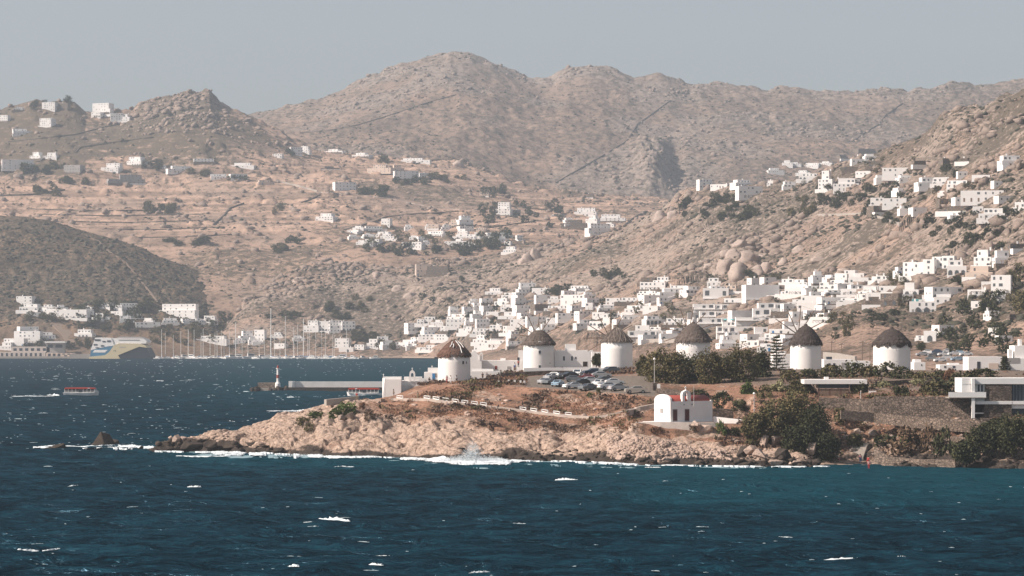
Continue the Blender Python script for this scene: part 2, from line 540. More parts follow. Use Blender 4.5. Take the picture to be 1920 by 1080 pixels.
def m_mtn(X, D, px, T, Z, PY):
    rock = sstep(0.42, 0.62, fbm(X / 120, D / 120, 4, 41)) * 0.8 + np.exp(-((T - 3) / 0.4) ** 2) * 0.5
    rock += np.exp(-((px - 1230) / 60) ** 2) * np.exp(-((T - 1.4) / 0.5) ** 2)
    scr = 0.12 + 0.4 * fbm(X / 200, D / 200, 3, 51) + 0.15 * sstep(1200, 1900, px)
    fld = np.zeros_like(rock)
    return np.stack([np.clip(rock, 0, 1), scr, fld], -1), np.zeros(rock.shape + (3,))

ridgeA = pl((-150,265),(300,245),(440,226),(470,215),(520,205),(600,185),(650,165),(700,140),(750,119),(800,109),(845,99),(880,99),(920,115),(970,138),(1000,146),(1035,146),(1050,133),(1070,126),(1110,123),(1160,133),(1190,146),(1215,143),(1240,139),(1290,157),(1340,155),(1400,160),(1440,168),(1465,160),(1500,164),(1540,170),(1600,172),(1640,168),(1660,165),(1700,172),(1750,166),(1785,156),(1830,163),(1870,158),(1920,149),(2080,130))
mtn = Sheet('mountain', span(-160, 2080, 900, -900, 3000), [
    ('y', pl((-160,430),(900,430),(2080,470)), Zc(3650.)),
    ('y', pl((-160,330),(480,305),(700,300),(860,312),(1000,357),(1230,378),(2080,380)), Zc(3900.)),
    ('y', pl((-160,300),(480,262),(700,225),(860,200),(1000,235),(1230,255),(1920,270),(2080,265)), Zc(4280.)),
    ('y', ridgeA, Zc(4700.)),
    ('z', pl((-160,150),(850,330),(2080,300)), Zc(5200.))],
    [12, 90, 84, 12], d_mtn, m_mtn,
    terrain_mat('mountain_ground', (0.32, 0.225, 0.175), (0.35, 0.28, 0.24), (0.095, 0.08, 0.062), 0.05), 3, 1, keep=[(3, 30)], ridge=3)

# --- the cultivated hillside with its rocky top on the left
def d_mid(X, D, px, T, Z):
    edge = np.clip(T * 1.2, 0, 1)
    n = (fbm(X / 140, D / 140, 4, 103) - 0.5) * 22 + (fbm(X / 12, D / 12, 3, 105) - 0.5) * 2.4
    top = np.exp(-((px - 350) / 110) ** 2) * sstep(3.3, 3.9, T)
    n += top * (boulder_field(X, D, 26, 121, 0.25) * 11)
    ridge = np.exp(-((T - 4) / 0.3) ** 2)
    n = n * (1 - 0.7 * ridge) + ridge * (fbm(X / 10, D / 10, 3, 107) - 0.45) * 6
    # terraced steps
    k = 11.0
    fld = sstep(2.0, 2.5, T) * (1 - sstep(3.3, 3.6, T)) * (px < 620)
    n += fld * ((Z / k - np.floor(Z / k)) - 0.5) * -2.6
    n += boulder_field(X, D, 17, 122, 0.82) * 5
    return n * edge, 0

def m_mid(X, D, px, T, Z, PY):
    rock = np.exp(-((px - 340) / 100) ** 2) * sstep(3.4, 3.8, T) + 0.4 * sstep(0.55, 0.7, fbm(X / 90, D / 90, 4, 141))
    scr = 0.16 + 0.5 * sstep(0.48, 0.68, fbm(X / 150, D / 100, 4, 151)) + 0.35 * sstep(520, 470, px) * sstep(2.9, 3.6, T) + 0.5 * (px < 160) * sstep(2.9, 3.2, T)
    scr += 0.25 * sstep(440, 560, px) * sstep(3.9, 4, T)
    lay = fbm(X / 130, Z / 3.0, 4, 161)
    fld = sstep(0.48, 0.62, lay) * sstep(1.6, 2.3, T)
    return np.stack([np.clip(rock, 0, 1), np.clip(scr, 0, 1), fld], -1), np.zeros(rock.shape + (3,))

ridgeB = pl((-160,215),(0,207),(30,200),(60,190),(140,192),(160,207),(190,208),(250,204),(262,192),(300,184),(322,181),(345,176),(375,176),(384,169),(394,171),(400,182),(410,192),(420,197),(440,205),(470,218),(500,232),(530,247),(560,268),(600,285),(700,292),(860,302),(1000,352),(1230,372),(1500,390))
mid = Sheet('hillside', span(-160, 1500, 760, -900, 1700), [
    ('z', Zc(-2.), Zc(2500.)),
    ('y', Zc(600.), Zc(2680.)),
    ('y', pl((-160,455),(700,450),(1500,470)), Zc(3020.)),
    ('y', pl((-160,345),(300,355),(600,345),(900,385),(1230,405),(1500,420)), Zc(3350.)),
    ('y', ridgeB, Zc(3700.)),
    ('z', pl((-160,180),(385,200),(1500,120)), Zc(4150.))],
    [20, 60, 70, 70, 10], d_mid, m_mid,
    terrain_mat('field_ground', (0.42, 0.285, 0.215), (0.34, 0.26, 0.215), (0.095, 0.078, 0.055), 0.055), 3, 1, keep=[(4, 30)], ridge=4)

# --- the dark scrubby hill on the left
def d_scr(X, D, px, T, Z):
    edge = np.clip(T, 0, 1)
    n = (fbm(X / 90, D / 90, 4, 203) - 0.5) * 16 + (fbm(X / 8, D / 8, 3, 205) - 0.5) * 4
    n += boulder_field(X, D, 12, 221, 0.6) * 4
    return n * edge * (1 - 0.6 * np.exp(-((T - 3) / 0.3) ** 2)), 0
def m_scr(X, D, px, T, Z, PY):
    rock = 0.5 * sstep(0.5, 0.65, fbm(X / 50, D / 50, 4, 241))
    scr = 0.45 + 0.3 * fbm(X / 70, D / 70, 3, 251) - 0.45 * sstep(1.3, 0.7, T)
    return np.stack([np.clip(rock, 0, 1), np.clip(scr, 0, 1), rock * 0], -1), np.zeros(rock.shape + (3,))
ridgeC = pl((-160,398),(0,405),(60,408),(100,415),(160,430),(250,457),(300,480),(380,510),(420,528),(440,540),(452,556),(460,590),(480,640))
scrubhill = Sheet('scrub_hill', span(-160, 480, 420, -900), [
    ('z', Zc(-2.), Zc(2462.)),
    ('y', pl((-160,608),(300,612),(420,640),(480,672)), Zc(2570.)),
    ('y', pl((-160,500),(200,520),(380,575),(480,660)), Zc(2720.)),
    ('y', ridgeC, Zc(2880.)),
    ('z', Zc(20.), Zc(3080.))],
    [30, 62, 60, 8], d_scr, m_scr,
    terrain_mat('scrub_hill_ground', (0.23, 0.155, 0.105), (0.26, 0.20, 0.155), (0.05, 0.043, 0.030), 0.11), 3, 2, keep=[(3, 30)], ridge=3)

# --- the rocky hill with the town at its foot
def d_roc(X, D, px, T, Z):
    edge = sstep(0.25, 1.2, T)
    low = sstep(1.0, 1.9, T)
    n = (fbm(X / 90, D / 90, 5, 303) - 0.5) * 18 * low + (fbm(X / 7, D / 7, 3, 305) - 0.5) * 2.6
    rocky = 0.25 + 0.75 * sstep(0.36, 0.6, fbm(X / 130, D / 130, 3, 307))
    n += rocky * low * (boulder_field(X, D, 38, 321, 0.6) * 7 + boulder_field(X, D, 22, 323, 0.5) * 3.5)
    big = np.exp(-((px - 1385) / 48) ** 2) * np.exp(-((T - 2.10) / 0.16) ** 2)
    n += big * boulder_field(X, D, 44, 329, 0.0) * 22
    crag = sstep(1740, 1830, px) * sstep(2.55, 2.8, T)
    n += crag * (ridged(X / 40, D / 60, 4, 333) - 0.5) * 34
    ridge = np.exp(-((T - 3) / 0.12) ** 2)
    n = n * (1 - 0.6 * ridge)
    # the bare knolls behind the mills
    kn = np.exp(-((px - 1108) / 50) ** 2) * np.exp(-((T - 0.80) / 0.16) ** 2)
    kn2 = np.exp(-((px - 1610) / 95) ** 2) * np.exp(-((T - 0.98) / 0.26) ** 2)
    rough = 0.8 + 0.5 * ridged(X / 14, D / 14, 4, 335)
    n = n * edge + kn * 9.5 * rough + kn2 * 7 * rough
    return n, 0

def m_roc(X, D, px, T, Z, PY):
    rock = 0.25 + 0.75 * sstep(0.42, 0.56, fbm(X / 80, D / 80, 4, 341))
    rock = rock * sstep(0.9, 1.5, T) + 0.2
    scr = 0.30 + 0.4 * sstep(0.45, 0.62, fbm(X / 70, D / 70, 4, 351)) + 0.25 * sstep(1500, 1900, px) * sstep(1.0, 2.6, T)
    fld = 0.5 * sstep(0.5, 0.6, fbm(X / 60, D / 60, 3, 361))
    return np.stack([np.clip(rock, 0, 1), np.clip(scr, 0, 1), fld], -1), np.zeros(rock.shape + (3,))
ridgeD = pl((370,640),(400,612),(440,575),(480,545),(520,527),(560,505),(600,488),(640,480),(700,490),(760,489),(850,486),(900,481),(980,462),(1060,452),(1130,434),(1170,424),(1200,410),(1240,390),(1265,368),(1290,354),(1310,350),(1400,345),(1450,340),(1500,333),(1540,318),(1570,303),(1600,298),(1640,292),(1680,272),(1700,264),(1725,256),(1745,240),(1765,212),(1780,206),(1810,200),(1840,193),(1880,183),(1920,174),(2080,150))
rocky = Sheet('rocky_hill', span(370, 2080, 1000, None, 3000), [
    ('z', pl((370,-1.5),(880,-1.5),(960,4),(1100,8),(2080,10)), pl((370,2470),(825,2435),(880,2050),(950,1500),(1050,1000),(1150,850),(2080,800))),
    ('y', pl((370,658),(500,652),(760,652),(820,652),(900,655),(1200,648),(1500,640),(1920,625),(2080,620)), pl((370,2540),(760,2500),(840,2420),(1000,2000),(1200,1550),(1500,1250),(1920,1000),(2080,980))),
    ('y', pl((370,648),(500,575),(640,540),(760,535),(900,560),(1200,530),(1500,520),(1700,490),(1920,460),(2080,440)), pl((370,2620),(640,2740),(760,2690),(900,2500),(1200,2080),(1500,1740),(1920,1380),(2080,1300))),
    ('y', ridgeD, pl((370,2700),(640,2950),(900,2900),(1200,2700),(1500,2300),(1920,1900),(2080,1800))),
    ('z', pl((370,5),(640,40),(900,60),(1500,110),(2080,120)), pl((370,2900),(640,3200),(900,3200),(1500,2650),(2080,2150)))],
    [26, 90, 150, 10], d_roc, m_roc,
    terrain_mat('rocky_ground', (0.37, 0.245, 0.185), (0.42, 0.325, 0.27), (0.08, 0.066, 0.048), 0.12), 4, 2, keep=[(3, 30)], ridge=3)

# --- the headland with the windmills
yW = pl((285,848),(350,848),(420,850),(520,853),(640,858),(740,860),(850,864),(1000,866),(1100,868),(1200,874),(1350,876),(1500,878),(1620,875),(1800,880),(1920,882),(2080,883))
D0 = lambda x: SHORE(yW(x)) + 1.5
def off(*p):
    q = pl(*p); return lambda x: D0(x) + q(x)
def d_head(X, D, px, T, Z):
    a = ridged(X / 7.5, D / 5.0, 5, 403) - 0.55
    str_ = fbm((X + D * 0.8) / 3.2, (Z * 2.2 + X * 0.1) / 1.2, 4, 405) - 0.5
    f1, f2, cid = cells(X / 5.5 + D / 7, D / 4.2 - X / 14, 411)
    crack = -0.9 * np.clip(1 - (f2 - f1) / 0.22, 0, 1)
    blk = (cid - 0.5) * 1.3
    slope = sstep(0.0, 0.25, T) * (1 - sstep(1.05, 1.7, T))
    west = (1 - sstep(640, 760, px))
    amp = np.maximum(slope, west * 0.55 * sstep(0, 0.3, T) * (1 - sstep(5, 5.5, T)))
    east = sstep(1480, 1600, px)
    amp = np.maximum(amp * (1 - 0.5 * east * sstep(1620, 1560, px)), east * sstep(0.9, 1.1, T) * (1 - sstep(2.6, 2.95, T)) * 0.8)
    beach = sstep(1530, 1560, px) * (1 - sstep(1640, 1700, px)) * (T < 1)
    amp = amp * (1 - beach)
    n = amp * ((ridged((X + D) / 15, (D - X * .4) / 9, 3, 421) - .55) * 2.4 + (ridged((X * .55 + Z * 2.4) / 2.8, (D * .8 - X * .5) / 8, 3, 425) - .55) * 1.5 + a * 0.8 + str_ * 0.8 + (crack + blk) * 0.7)
    n += (fbm(X / 5, D / 5, 3, 407) - 0.5) * 0.5 * sstep(1.2, 2, T) * (1 - sstep(2.9, 3.0, T))
    n += (fbm(X / 6, D / 6, 3, 409) - 0.5) * 0.9 * sstep(0, .3, T) * (1 - sstep(1.4, 2, T))
    dd = slope * (fbm(X / 4.0, Z / 1.2, 4, 413) - 0.5) * 3.2 * sstep(0.1, 0.4, T)
    n = np.maximum(n, -0.25 - Z * 0.55 * (Z > 0))
    for x0, x1, a, b, z in ((1186, 1350, 531, 552, 7.3), (1350, 1400, 533, 548, 7.0)):
        w = sstep(x0 - 14, x0, px) * (1 - sstep(x1, x1 + 14, px)) * sstep(a - 3, a, D) * (1 - sstep(b, b + 9, D))
        n = n * (1 - w) + (z - Z) * w
        dd = dd * (1 - w)
    return n, dd
def m_head(X, D, px, T, Z, PY):
    g = fbm(X / 9, D / 9, 4, 441)
    grass = sstep(1.15, 1.5, T + (g - 0.5) * 1.1) * (1 - 0 * px)
    grass *= sstep(650, 740, px + (g - 0.5) * 120)
    rock = 1 - grass
    rock = np.clip(rock + 0.8 * sstep(0.63, 0.70, fbm(X / 4, D / 4, 3, 442)) * (T > 1.2), 0, 1)
    scr = 0.12 + grass * 0.5 * sstep(0.45, 0.6, fbm(X / 5, D / 5, 3, 443))
    scr = scr + 0.35 * sstep(1500, 1600, px)
    wet = sstep(1.9, 0.5, Z + (fbm(X / 7, Z / 2, 3, 445) - 0.5) * 3.4) * (.75 + .25 * sstep(800, 1000, px))
    left = sstep(480, 400, px) * sstep(3.4, 1.8, Z)
    wet = np.maximum(wet, left)
    beach = sstep(1530, 1560, px) * (1 - sstep(1640, 1700, px)) * (T < 1)
    wet = wet * (1 - beach)
    lot = sstep(2.95, 3.0, T) * (1 - sstep(4.0, 4.2, T)) * sstep(930, 1000, px) * (1 - sstep(1225, 1245, px))
    lot = np.maximum(lot, 0.7 * sstep(4.1, 4.3, T) * sstep(820, 840, px))
    return np.stack([rock, np.clip(scr, 0, 1), beach], -1), np.stack([wet, lot, wet * 0], -1)
head = Sheet('headland', span(285, 2080, 1150, None, 3000), [
    ('z', Zc(-1.), D0),
    ('y', pl((285,848),(320,832),(360,828),(420,826),(520,812),(600,800),(740,798),(850,806),(950,812),(1050,826),(1130,815),(1200,818),(1300,838),(1400,848),(1480,856),(1560,863),(1640,864),(1700,860),(1800,855),(1920,850),(2080,850)),
        off((285,2),(400,6),(520,12),(740,22),(1000,20),(1300,16),(1560,14),(2080,14))),
    ('y', pl((285,848),(320,825),(345,826),(360,819),(400,812),(460,811),(490,800),(520,785),(560,778),(600,771),(640,757),(700,751),(740,749),(800,747),(900,760),(960,768),(1060,780),(1110,785),(1180,790),(1230,796),(1340,798),(1400,815),(1450,820),(1500,812),(1560,806),(1640,800),(1760,800),(1920,796),(2080,790)),
        off((285,4),(400,12),(520,24),(640,38),(740,48),(1000,42),(1230,32),(1340,30),(1450,30),(1640,26),(2080,24))),
    ('y', pl((285,848),(345,827),(400,812.5),(460,811),(490,800),(520,782),(560,775),(640,755),(700,752),(740,744),(780,730),(820,722),(900,722),(1010,726),(1100,732),(1215,741),(1280,748),(1340,752),(1400,752),(1450,755),(1545,765),(1640,766),(1700,770),(1840,782),(1920,785),(2080,790)),
        off((285,6),(400,16),(520,30),(640,46),(740,58),(820,66),(1000,62),(1215,56),(1340,46),(1450,44),(1640,30),(2080,28))),
    ('y', pl((285,849),(400,814),(460,813),(490,802),(520,783),(560,777),(640,756),(700,752),(740,741),(780,724),(820,717),(900,714),(1010,706),(1215,706),(1280,720),(1340,728),(1450,735),(1545,745),(1640,743),(1820,744),(2080,744)),
        off((285,8),(400,20),(520,36),(640,54),(740,68),(820,78),(1010,90),(1215,90),(1340,70),(1450,58),(1545,46),(1640,33),(1820,31),(2080,34))),
    ('y', pl((285,852),(400,820),(520,788),(560,781),(640,759),(700,754),(740,742),(780,723),(820,715),(900,708),(960,697),(1000,693),(1215,690),(1340,690),(1450,691),(1545,691),(1640,692),(1820,693),(2080,694)),
        off((285,12),(400,26),(520,44),(640,64),(740,78),(820,90),(1000,118),(1215,115),(1340,112),(1545,105),(1640,95),(2080,90))),
    ('z', pl((285,-4),(640,-4),(800,-3),(850,3),(950,9),(2080,12)), off((285,20),(640,90),(820,130),(1000,210),(2080,220)))],
    [80, 60, 36, 22, 20, 14], d_head, m_head,
    terrain_mat('headland_ground', (0.40, 0.225, 0.155), (0.57, 0.42, 0.335), (0.12, 0.08, 0.055), 0.6, near=True), 1, 2, keep=[(1, 8), (2, 10), (3, 10), (4, 10)])

# ------------------------------------------------------------------ sea
m, nt, bs = new_mat('sea_water')
g = N(nt, 'ShaderNodeNewGeometry').outputs['Position']
mp = N(nt, 'ShaderNodeMapping'); mp.inputs['Scale'].default_value = (0.55, 1.0, 1.0); mp.inputs['Rotation'].default_value = (0, 0, R(12))
nt.links.new(g, mp.inputs['Vector'])
w1 = noise_node(nt, 0.22, 5, 0.62, mp.outputs[0], 0.8)
w2 = noise_node(nt, 1.6, 4, 0.6, mp.outputs[0], 0.4)
w3 = noise_node(nt, 0.012, 3, 0.5, g)
hgt = mathn(nt, 'ADD', mathn(nt, 'MULTIPLY', w1, 2.2), mathn(nt, 'MULTIPLY', w2, 0.35))
bump(nt, bs, hgt, 1.0, 1.0)
c = mixc(nt, ramp(nt, w3, 0.35, 0.65), (0.0007, 0.0068, 0.0125), (0.0010, 0.0110, 0.0190))
c = mixc(nt, ramp(nt, w1, 0.42, 0.70), c, (0.0022, 0.030, 0.045))
c = mixc(nt, ramp(nt, w2, 0.52, 0.72), c, (0.003, 0.040, 0.058))
sh = N(nt, 'ShaderNodeAttribute', attribute_name='mask')
sp = N(nt, 'ShaderNodeSeparateColor'); nt.links.new(sh.outputs['Color'], sp.inputs[0])
c = mixc(nt, sp.outputs[0], c, (0.004, 0.055, 0.075))
nt.links.new(c, bs.inputs['Base Color'])
bs.inputs['Roughness'].default_value = 1.0
bs.inputs['Specular IOR Level'].default_value = 0.0
gl = nt.nodes.new('ShaderNodeBsdfGlossy'); gl.inputs['Roughness'].default_value = 0.22
gl.inputs['Color'].default_value = (0.38, 0.72, 1.0, 1)
nt.links.new(bs.inputs['Normal'].links[0].from_socket, gl.inputs['Normal'])
mx = nt.nodes.new('ShaderNodeMixShader')
nt.links.new(mathn(nt, 'MULTIPLY', ramp(nt, mathn(nt, 'ADD', mathn(nt, 'MULTIPLY', w1, .6), mathn(nt, 'MULTIPLY', w2, .4)), 0.35, 0.65), 0.10), mx.inputs[0])
nt.links.new(bs.outputs[0], mx.inputs[1]); nt.links.new(gl.outputs[0], mx.inputs[2])
nt.links.new(mx.outputs[0], nt.nodes['Material Output'].inputs['Surface'])
MAT['sea'] = m

ysea = np.concatenate([np.linspace(1180, 760, 300), np.linspace(759, 668.8, 150)])
xs_ = span(-260, 2180, 560, -1300, 3400, 40)
Dg = np.repeat((HC * F / (ysea - YH))[:, None], len(xs_), 1)
Xg = (xs_[None, :] - 960) / F * Dg
wave = (ridged(Xg / 16 + Dg / 60, Dg / 7 - Xg / 50, 3, 501) - 0.55) * 1.5 + (fbm(Xg / 5, Dg / 3.2, 3, 507) - 0.5) * 0.5
wave *= np.clip(1 - (Dg - 900) / 900, 0.1, 1)
pxs = np.broadcast_to(xs_[None, :], Dg.shape)
calm = np.where(pxs > 1100, sstep(80, 10, np.abs(Dg - D0(pxs))), sstep(25, 5, np.abs(Dg - D0(pxs))))
calm = np.where(pxs < 285, 0, calm)
wave *= 1 - 0.75 * calm
pyg = YH + HC * F / Dg
teal = sstep(45, 4, np.abs(pyg - yW(pxs))) * sstep(150, 420, pxs) * 0.55 + 0.30 * sstep(790, 720, pyg) * (pyg > 600) * sstep(250, 500, pxs)
teal += 0.55 * sstep(1000, 1300, pxs) * np.exp(-((pyg - 925) / 30) ** 2)
vg = np.stack([Xg, Dg, wave], -1).reshape(-1, 3)
idx = np.arange(Dg.size).reshape(Dg.shape)
fg = np.stack([idx[:-1, :-1], idx[:-1, 1:], idx[1:, 1:], idx[1:, :-1]], -1).reshape(-1, 4)
sea_me = np_mesh('sea', vg, fg, True, {'mask': np.repeat(np.clip(teal, 0, 1).reshape(-1, 1), 3, 1)})
sea = tag(link('sea', sea_me, MAT['sea']), kind='structure')
b_ = MB(); b_.add([(-9000,-3000,-1.3),(9000,-3000,-1.3),(9000,9000,-1.3),(-9000,9000,-1.3)], [(0,1,2,3)])
tag(b_.build('sea_floor', plain('deep_water', (0.006, 0.03, 0.045), 0.5)), kind='structure')

# ------------------------------------------------------------------ haze
m = bpy.data.materials.new('haze'); m.use_nodes = True
nt = m.node_tree
nt.nodes.remove(nt.nodes['Principled BSDF'])
pv = nt.nodes.new('ShaderNodeVolumePrincipled')
pv.inputs['Color'].default_value = (0.68, 0.77, 0.88, 1)
pv.inputs['Density'].default_value = 0.000115
pv.inputs['Anisotropy'].default_value = 0.15
nt.links.new(pv.outputs[0], nt.nodes['Material Output'].inputs['Volume'])
hz = MB().box(-2600, 2800, -60, 5600, -4.5, 640).build('haze', m)
tag(hz, kind='stuff')

# ------------------------------------------------------------------ words
ORD = ['first','second','third','fourth','fifth','sixth','seventh','eighth','ninth','tenth','eleventh','twelfth','thirteenth','fourteenth','fifteenth','sixteenth','seventeenth','eighteenth','nineteenth','twentieth']
TENS = ['','','twenty','thirty','forty','fifty','sixty']
def ordw(i, n):
    """i from 0"""
    if i == 0: return 'leftmost'
    if i == n - 1: return 'rightmost'
    k = i + 1
    if k <= 20: return ORD[k - 1] + ' from left'
    return TENS[k // 10] + ('' if k % 10 == 0 else '-' + ORD[k % 10 - 1]) + ' from left'

# ------------------------------------------------------------------ windmills
def windmill(x, yb, ytop, yap, wpx, ov, label, seed, thatch='thatch', wheel=None, windows=(), damaged=False, serr=0.5, D=None, cap=False, net=False):
    rg = random.Random(seed); ex = 0.84 if net else 0.64
    p = pick(x, yb, ('headland',)) if D is None else at(x, yb, D)
    s = p.y / F
    r = wpx * s / 2; h = (yb - ytop) * s; hr = (ytop - yap) * s + 0.35
    t = empty('windmill', (p.x, p.y + r, p.z), 0, label, 'windmill', 'white round windmills along the ridge')
    n = 40
    prof = [(r * 1.02, -2.5), (r * 1.015, 0), (r * 1.0, h * 0.35), (r * 0.99, h * 0.7), (r * 0.975, h)]
    mb = MB().lathe(prof, n)
    mb.v = [(a * (1 + 0.006 * math.sin(7 * c + 5 * math.atan2(b, a))), b * (1 + 0.006 * math.cos(5 * c + 3 * math.atan2(b, a))), c) for a, b, c in mb.v]
    mb.build('tower', MAT['mill_white'], t, True)
    # thatched cone with a ragged eave
    mb = MB(); k = 56; rings = 9
    R0 = r * ov
    prof = []
    for i in range(rings + 1):
        u = i / rings
        prof.append((R0 * (1 - u) ** ex + 0.12, u))
    vs = []
    for i, (rr, u) in enumerate(prof):
        for j in range(k):
            a = 2 * math.pi * j / k
            q = rr * (1 + (rg.random() - .5) * (0.045 + 0.03 * (1 - u)))
            zz = h - 0.25 + u * hr + (rg.random() - .5) * 0.08
            if i == 0: zz -= rg.random() * serr * 0.8
            if i % 2 == 1: q *= 1.03
            vs.append((q * math.cos(a), q * math.sin(a), zz))
    fs = [(i*k+j, i*k+(j+1)%k, (i+1)*k+(j+1)%k, (i+1)*k+j) for i in range(rings) for j in range(k)]
    fs.append(tuple(rings * k + j for j in range(k)))
    mb.add(vs, fs)
    # underside
    vs2 = [(0, 0, h - 0.1)]
    mb.add(vs2 + vs[:k], [(0, 1 + (j + 1) % k, 1 + j) for j in range(k)])
    # loose straw bundles lying down the slope and hanging over the eave
    for _ in range(620):
        a = rg.random() * 2 * math.pi; u = rg.random() ** 1.3
        L = 0.5 + rg.random() * 0.5; du = L / math.hypot(hr, R0)
        def P(u_, da, lift):
            u_ = min(max(u_, -0.18), 0.985)
            rr = R0 * (1 - max(u_, 0)) ** ex + 0.12 + (0.10 * abs(min(u_, 0)) * R0) + lift
            return (rr * math.cos(a + da), rr * math.sin(a + da), h - 0.25 + u_ * hr)
        w = 0.05 + 0.10 * rg.random(); wa = w / max(0.4, R0 * (1 - u))
        lf = 0.05 + 0.10 * rg.random()
        low = u - du
        if low < 0: low = max(low, -0.14 * (0.3 + serr))
        mb.add([P(low, -wa, lf + .05), P(low, wa, lf + .05), P(u, wa * .5, 0.02), P(u, -wa * .5, 0.02)], [(0, 1, 2, 3)])
    th = mb.build('thatched_cap', MAT['rust' if damaged else thatch], t)
    if damaged:
        mb = MB(); vs = []     # torn dark quarter lying on the right of the cap
        aa = [R(-100 + 8.5 * j) for j in range(15)]
        for i in range(6):
            u = i / 6
            rr = R0 * 1.035 * (1 - u) ** ex + 0.16
            for a in aa: vs.append((rr * math.cos(a), rr * math.sin(a), h - 0.35 + u * hr + rg.random() * .06))
        fs = [(i*15+j, i*15+j+1, (i+1)*15+j+1, (i+1)*15+j) for i in range(5) for j in range(14)]
        mb.add(vs, fs)
        mb.build('dark_thatch_remnant', MAT['thatch_dark'], t)
        mb = MB()
        for a, u0, u1 in ((R(-62), 0.15, 0.98), (R(-95), .5, 0.75), (R(-40), 0.5, 0.97), (R(-110), .55, .9)):
            def Q(u, w=0): rr = R0 * 1.05 * (1 - u) ** ex + 0.3; return (rr*math.cos(a+w), rr*math.sin(a+w), h - .2 + u * hr)
            mb.tube(Q(u0), Q((u0+u1)/2, .08), 0.10, n=5); mb.tube(Q((u0+u1)/2, .08), Q(u1), 0.10, n=5)
        mb.build('torn_white_cloth', MAT['white'], t)
        for j in range(26):
            a = R(150 + j * 6.5)
            rr = R0 * 1.06
            b2 = MB().tube((rr*math.cos(a), rr*math.sin(a), h - .3), ((0.3 + .5*rg.random()) * math.cos(a), (0.3+.5*rg.random()) * math.sin(a), h - .05 + hr * (0.8 + .25 * rg.random())), 0.045, n=4)
            b2.build('roof_batten', MAT['rust'], t)
    if net:
        for j in range(30):
            b2 = MB()
            for i in range(7):
                u0, u1 = i / 7, (i + 1) / 7
                def Q(u, k_=j, sg=(1 if j % 2 else -1)):
                    a = 2 * math.pi * (k_ + sg * u * 2.2) / 30
                    rr = R0 * 1.02 * (1 - u) ** ex + 0.2; return (rr*math.cos(a), rr*math.sin(a), h - .2 + u * hr)
                b2.tube(Q(u0), Q(u1), 0.035, n=3, cap=False)
            b2.build('cap_lashing', MAT['straw_rope'], t)
    if cap:
        MB().lathe([(0.9, h + hr * .80), (0.75, h + hr * .88), (0.15, h + hr + .15)], 12).build('white_finial_cap', MAT['white'], t)
    else:
        MB().lathe([(0.5, h + hr * .90), (0.36, h + hr * .98), (0.08, h + hr + .12)], 8).build('finial', MAT[thatch], t)
    for wx, wy, ww, wh in windows:
        dx = (wx - x) * s; dz = (yb - wy) * s
        a = math.asin(max(-.97, min(.97, dx / r)))
        M = Matrix.Rotation(a, 4, 'Z') @ Matrix.Translation((0, -r * 1.0, dz))
        fr = MB().box(-ww*s/2-.12, ww*s/2+.12, -.05, .2, -wh*s/2-.12, wh*s/2+.12, M).build('window', MAT['white'], t)
        MB().box(-ww*s/2, ww*s/2, -.09, .1, -wh*s/2, wh*s/2, M).build('pane', MAT['glass'], fr)
    if wheel:
        hx, hy, az, L, ph = wheel
        dx = (hx - x) * s; dz = (yb - hy) * s
        ax = Vector((math.sin(R(az)), math.cos(R(az)), 0.12)).normalized()
        c = Vector((dx, math.sqrt(max(0.1, (r * 1.3) ** 2 - dx * dx)), dz))
        MB().tube(c - ax * (r * 1.2), c + ax * 0.5, 0.2, n=8).build('axle', MAT['wood'], t)
        q = ax.to_track_quat('Z', 'Y')
        tips = []
        for j in range(12):
            a = 2 * math.pi * (j + ph) / 12
            d = q @ Vector((math.cos(a), math.sin(a), 0))
            tips.append(c + d * L * s)
            MB().tube(c, c + d * L * s, 0.13, 0.09, n=5).build('sail_pole', MAT['wood'], t)
        mb = MB()
        for j in range(12):
            mb.tube(tips[j], tips[(j + 1) % 12], 0.018, n=3, cap=False)
            mb.tube(tips[j], c + ax * 1.6, 0.015, n=3, cap=False)
        mb.build('stay_rope', MAT['wood'], t)
    return t

windmill(851, 717, 664, 639, 61, 1.02, 'windmill with a torn rusty brown cap and two small windows, beside the bell gables', 1, damaged=True, serr=.9,
         windows=((868, 680, 3.5, 6), (874, 680, 2.2, 5), (879, 712, 2, 4)))
windmill(1010.5, 695, 643, 618, 59, 1.05, 'windmill with three stacked square windows and a smooth brown thatched cap', 2, wheel=(1008, 632, 8, 46, .2), cap=True,
         windows=((1012, 643.5, 4, 5), (1012, 660, 4, 6), (1012, 688, 4, 6.5), (1031, 681, 1.5, 2)))
windmill(1157.5, 693, 639, 614, 60, 1.0, 'windmill with netted straw cap level with its tower top, behind the car park', 3, wheel=(1146, 634, -16, 50, .0), serr=.05, net=True, D=622)
windmill(1302, 692, 638, 606, 65, 1.07, 'windmill half hidden by the tamarisk trees, tall pointed grey thatch', 4, thatch='thatch', wheel=(1296, 624, 0, 50, .35), serr=.35, D=618)
windmill(1514, 692, 642, 610, 59, 1.03, 'windmill with shaggy dark domed cap and long spokes beside the spindly pine', 5, thatch='thatch_dark', wheel=(1504, 628, -14, 56, .1), serr=.8, D=610)
windmill(1677, 693, 642, 616, 70, 1.02, 'broadest windmill, serrated dark eaves and wide low cap without any spokes', 6, thatch='thatch_dark', serr=1.3, cap=False, D=604)

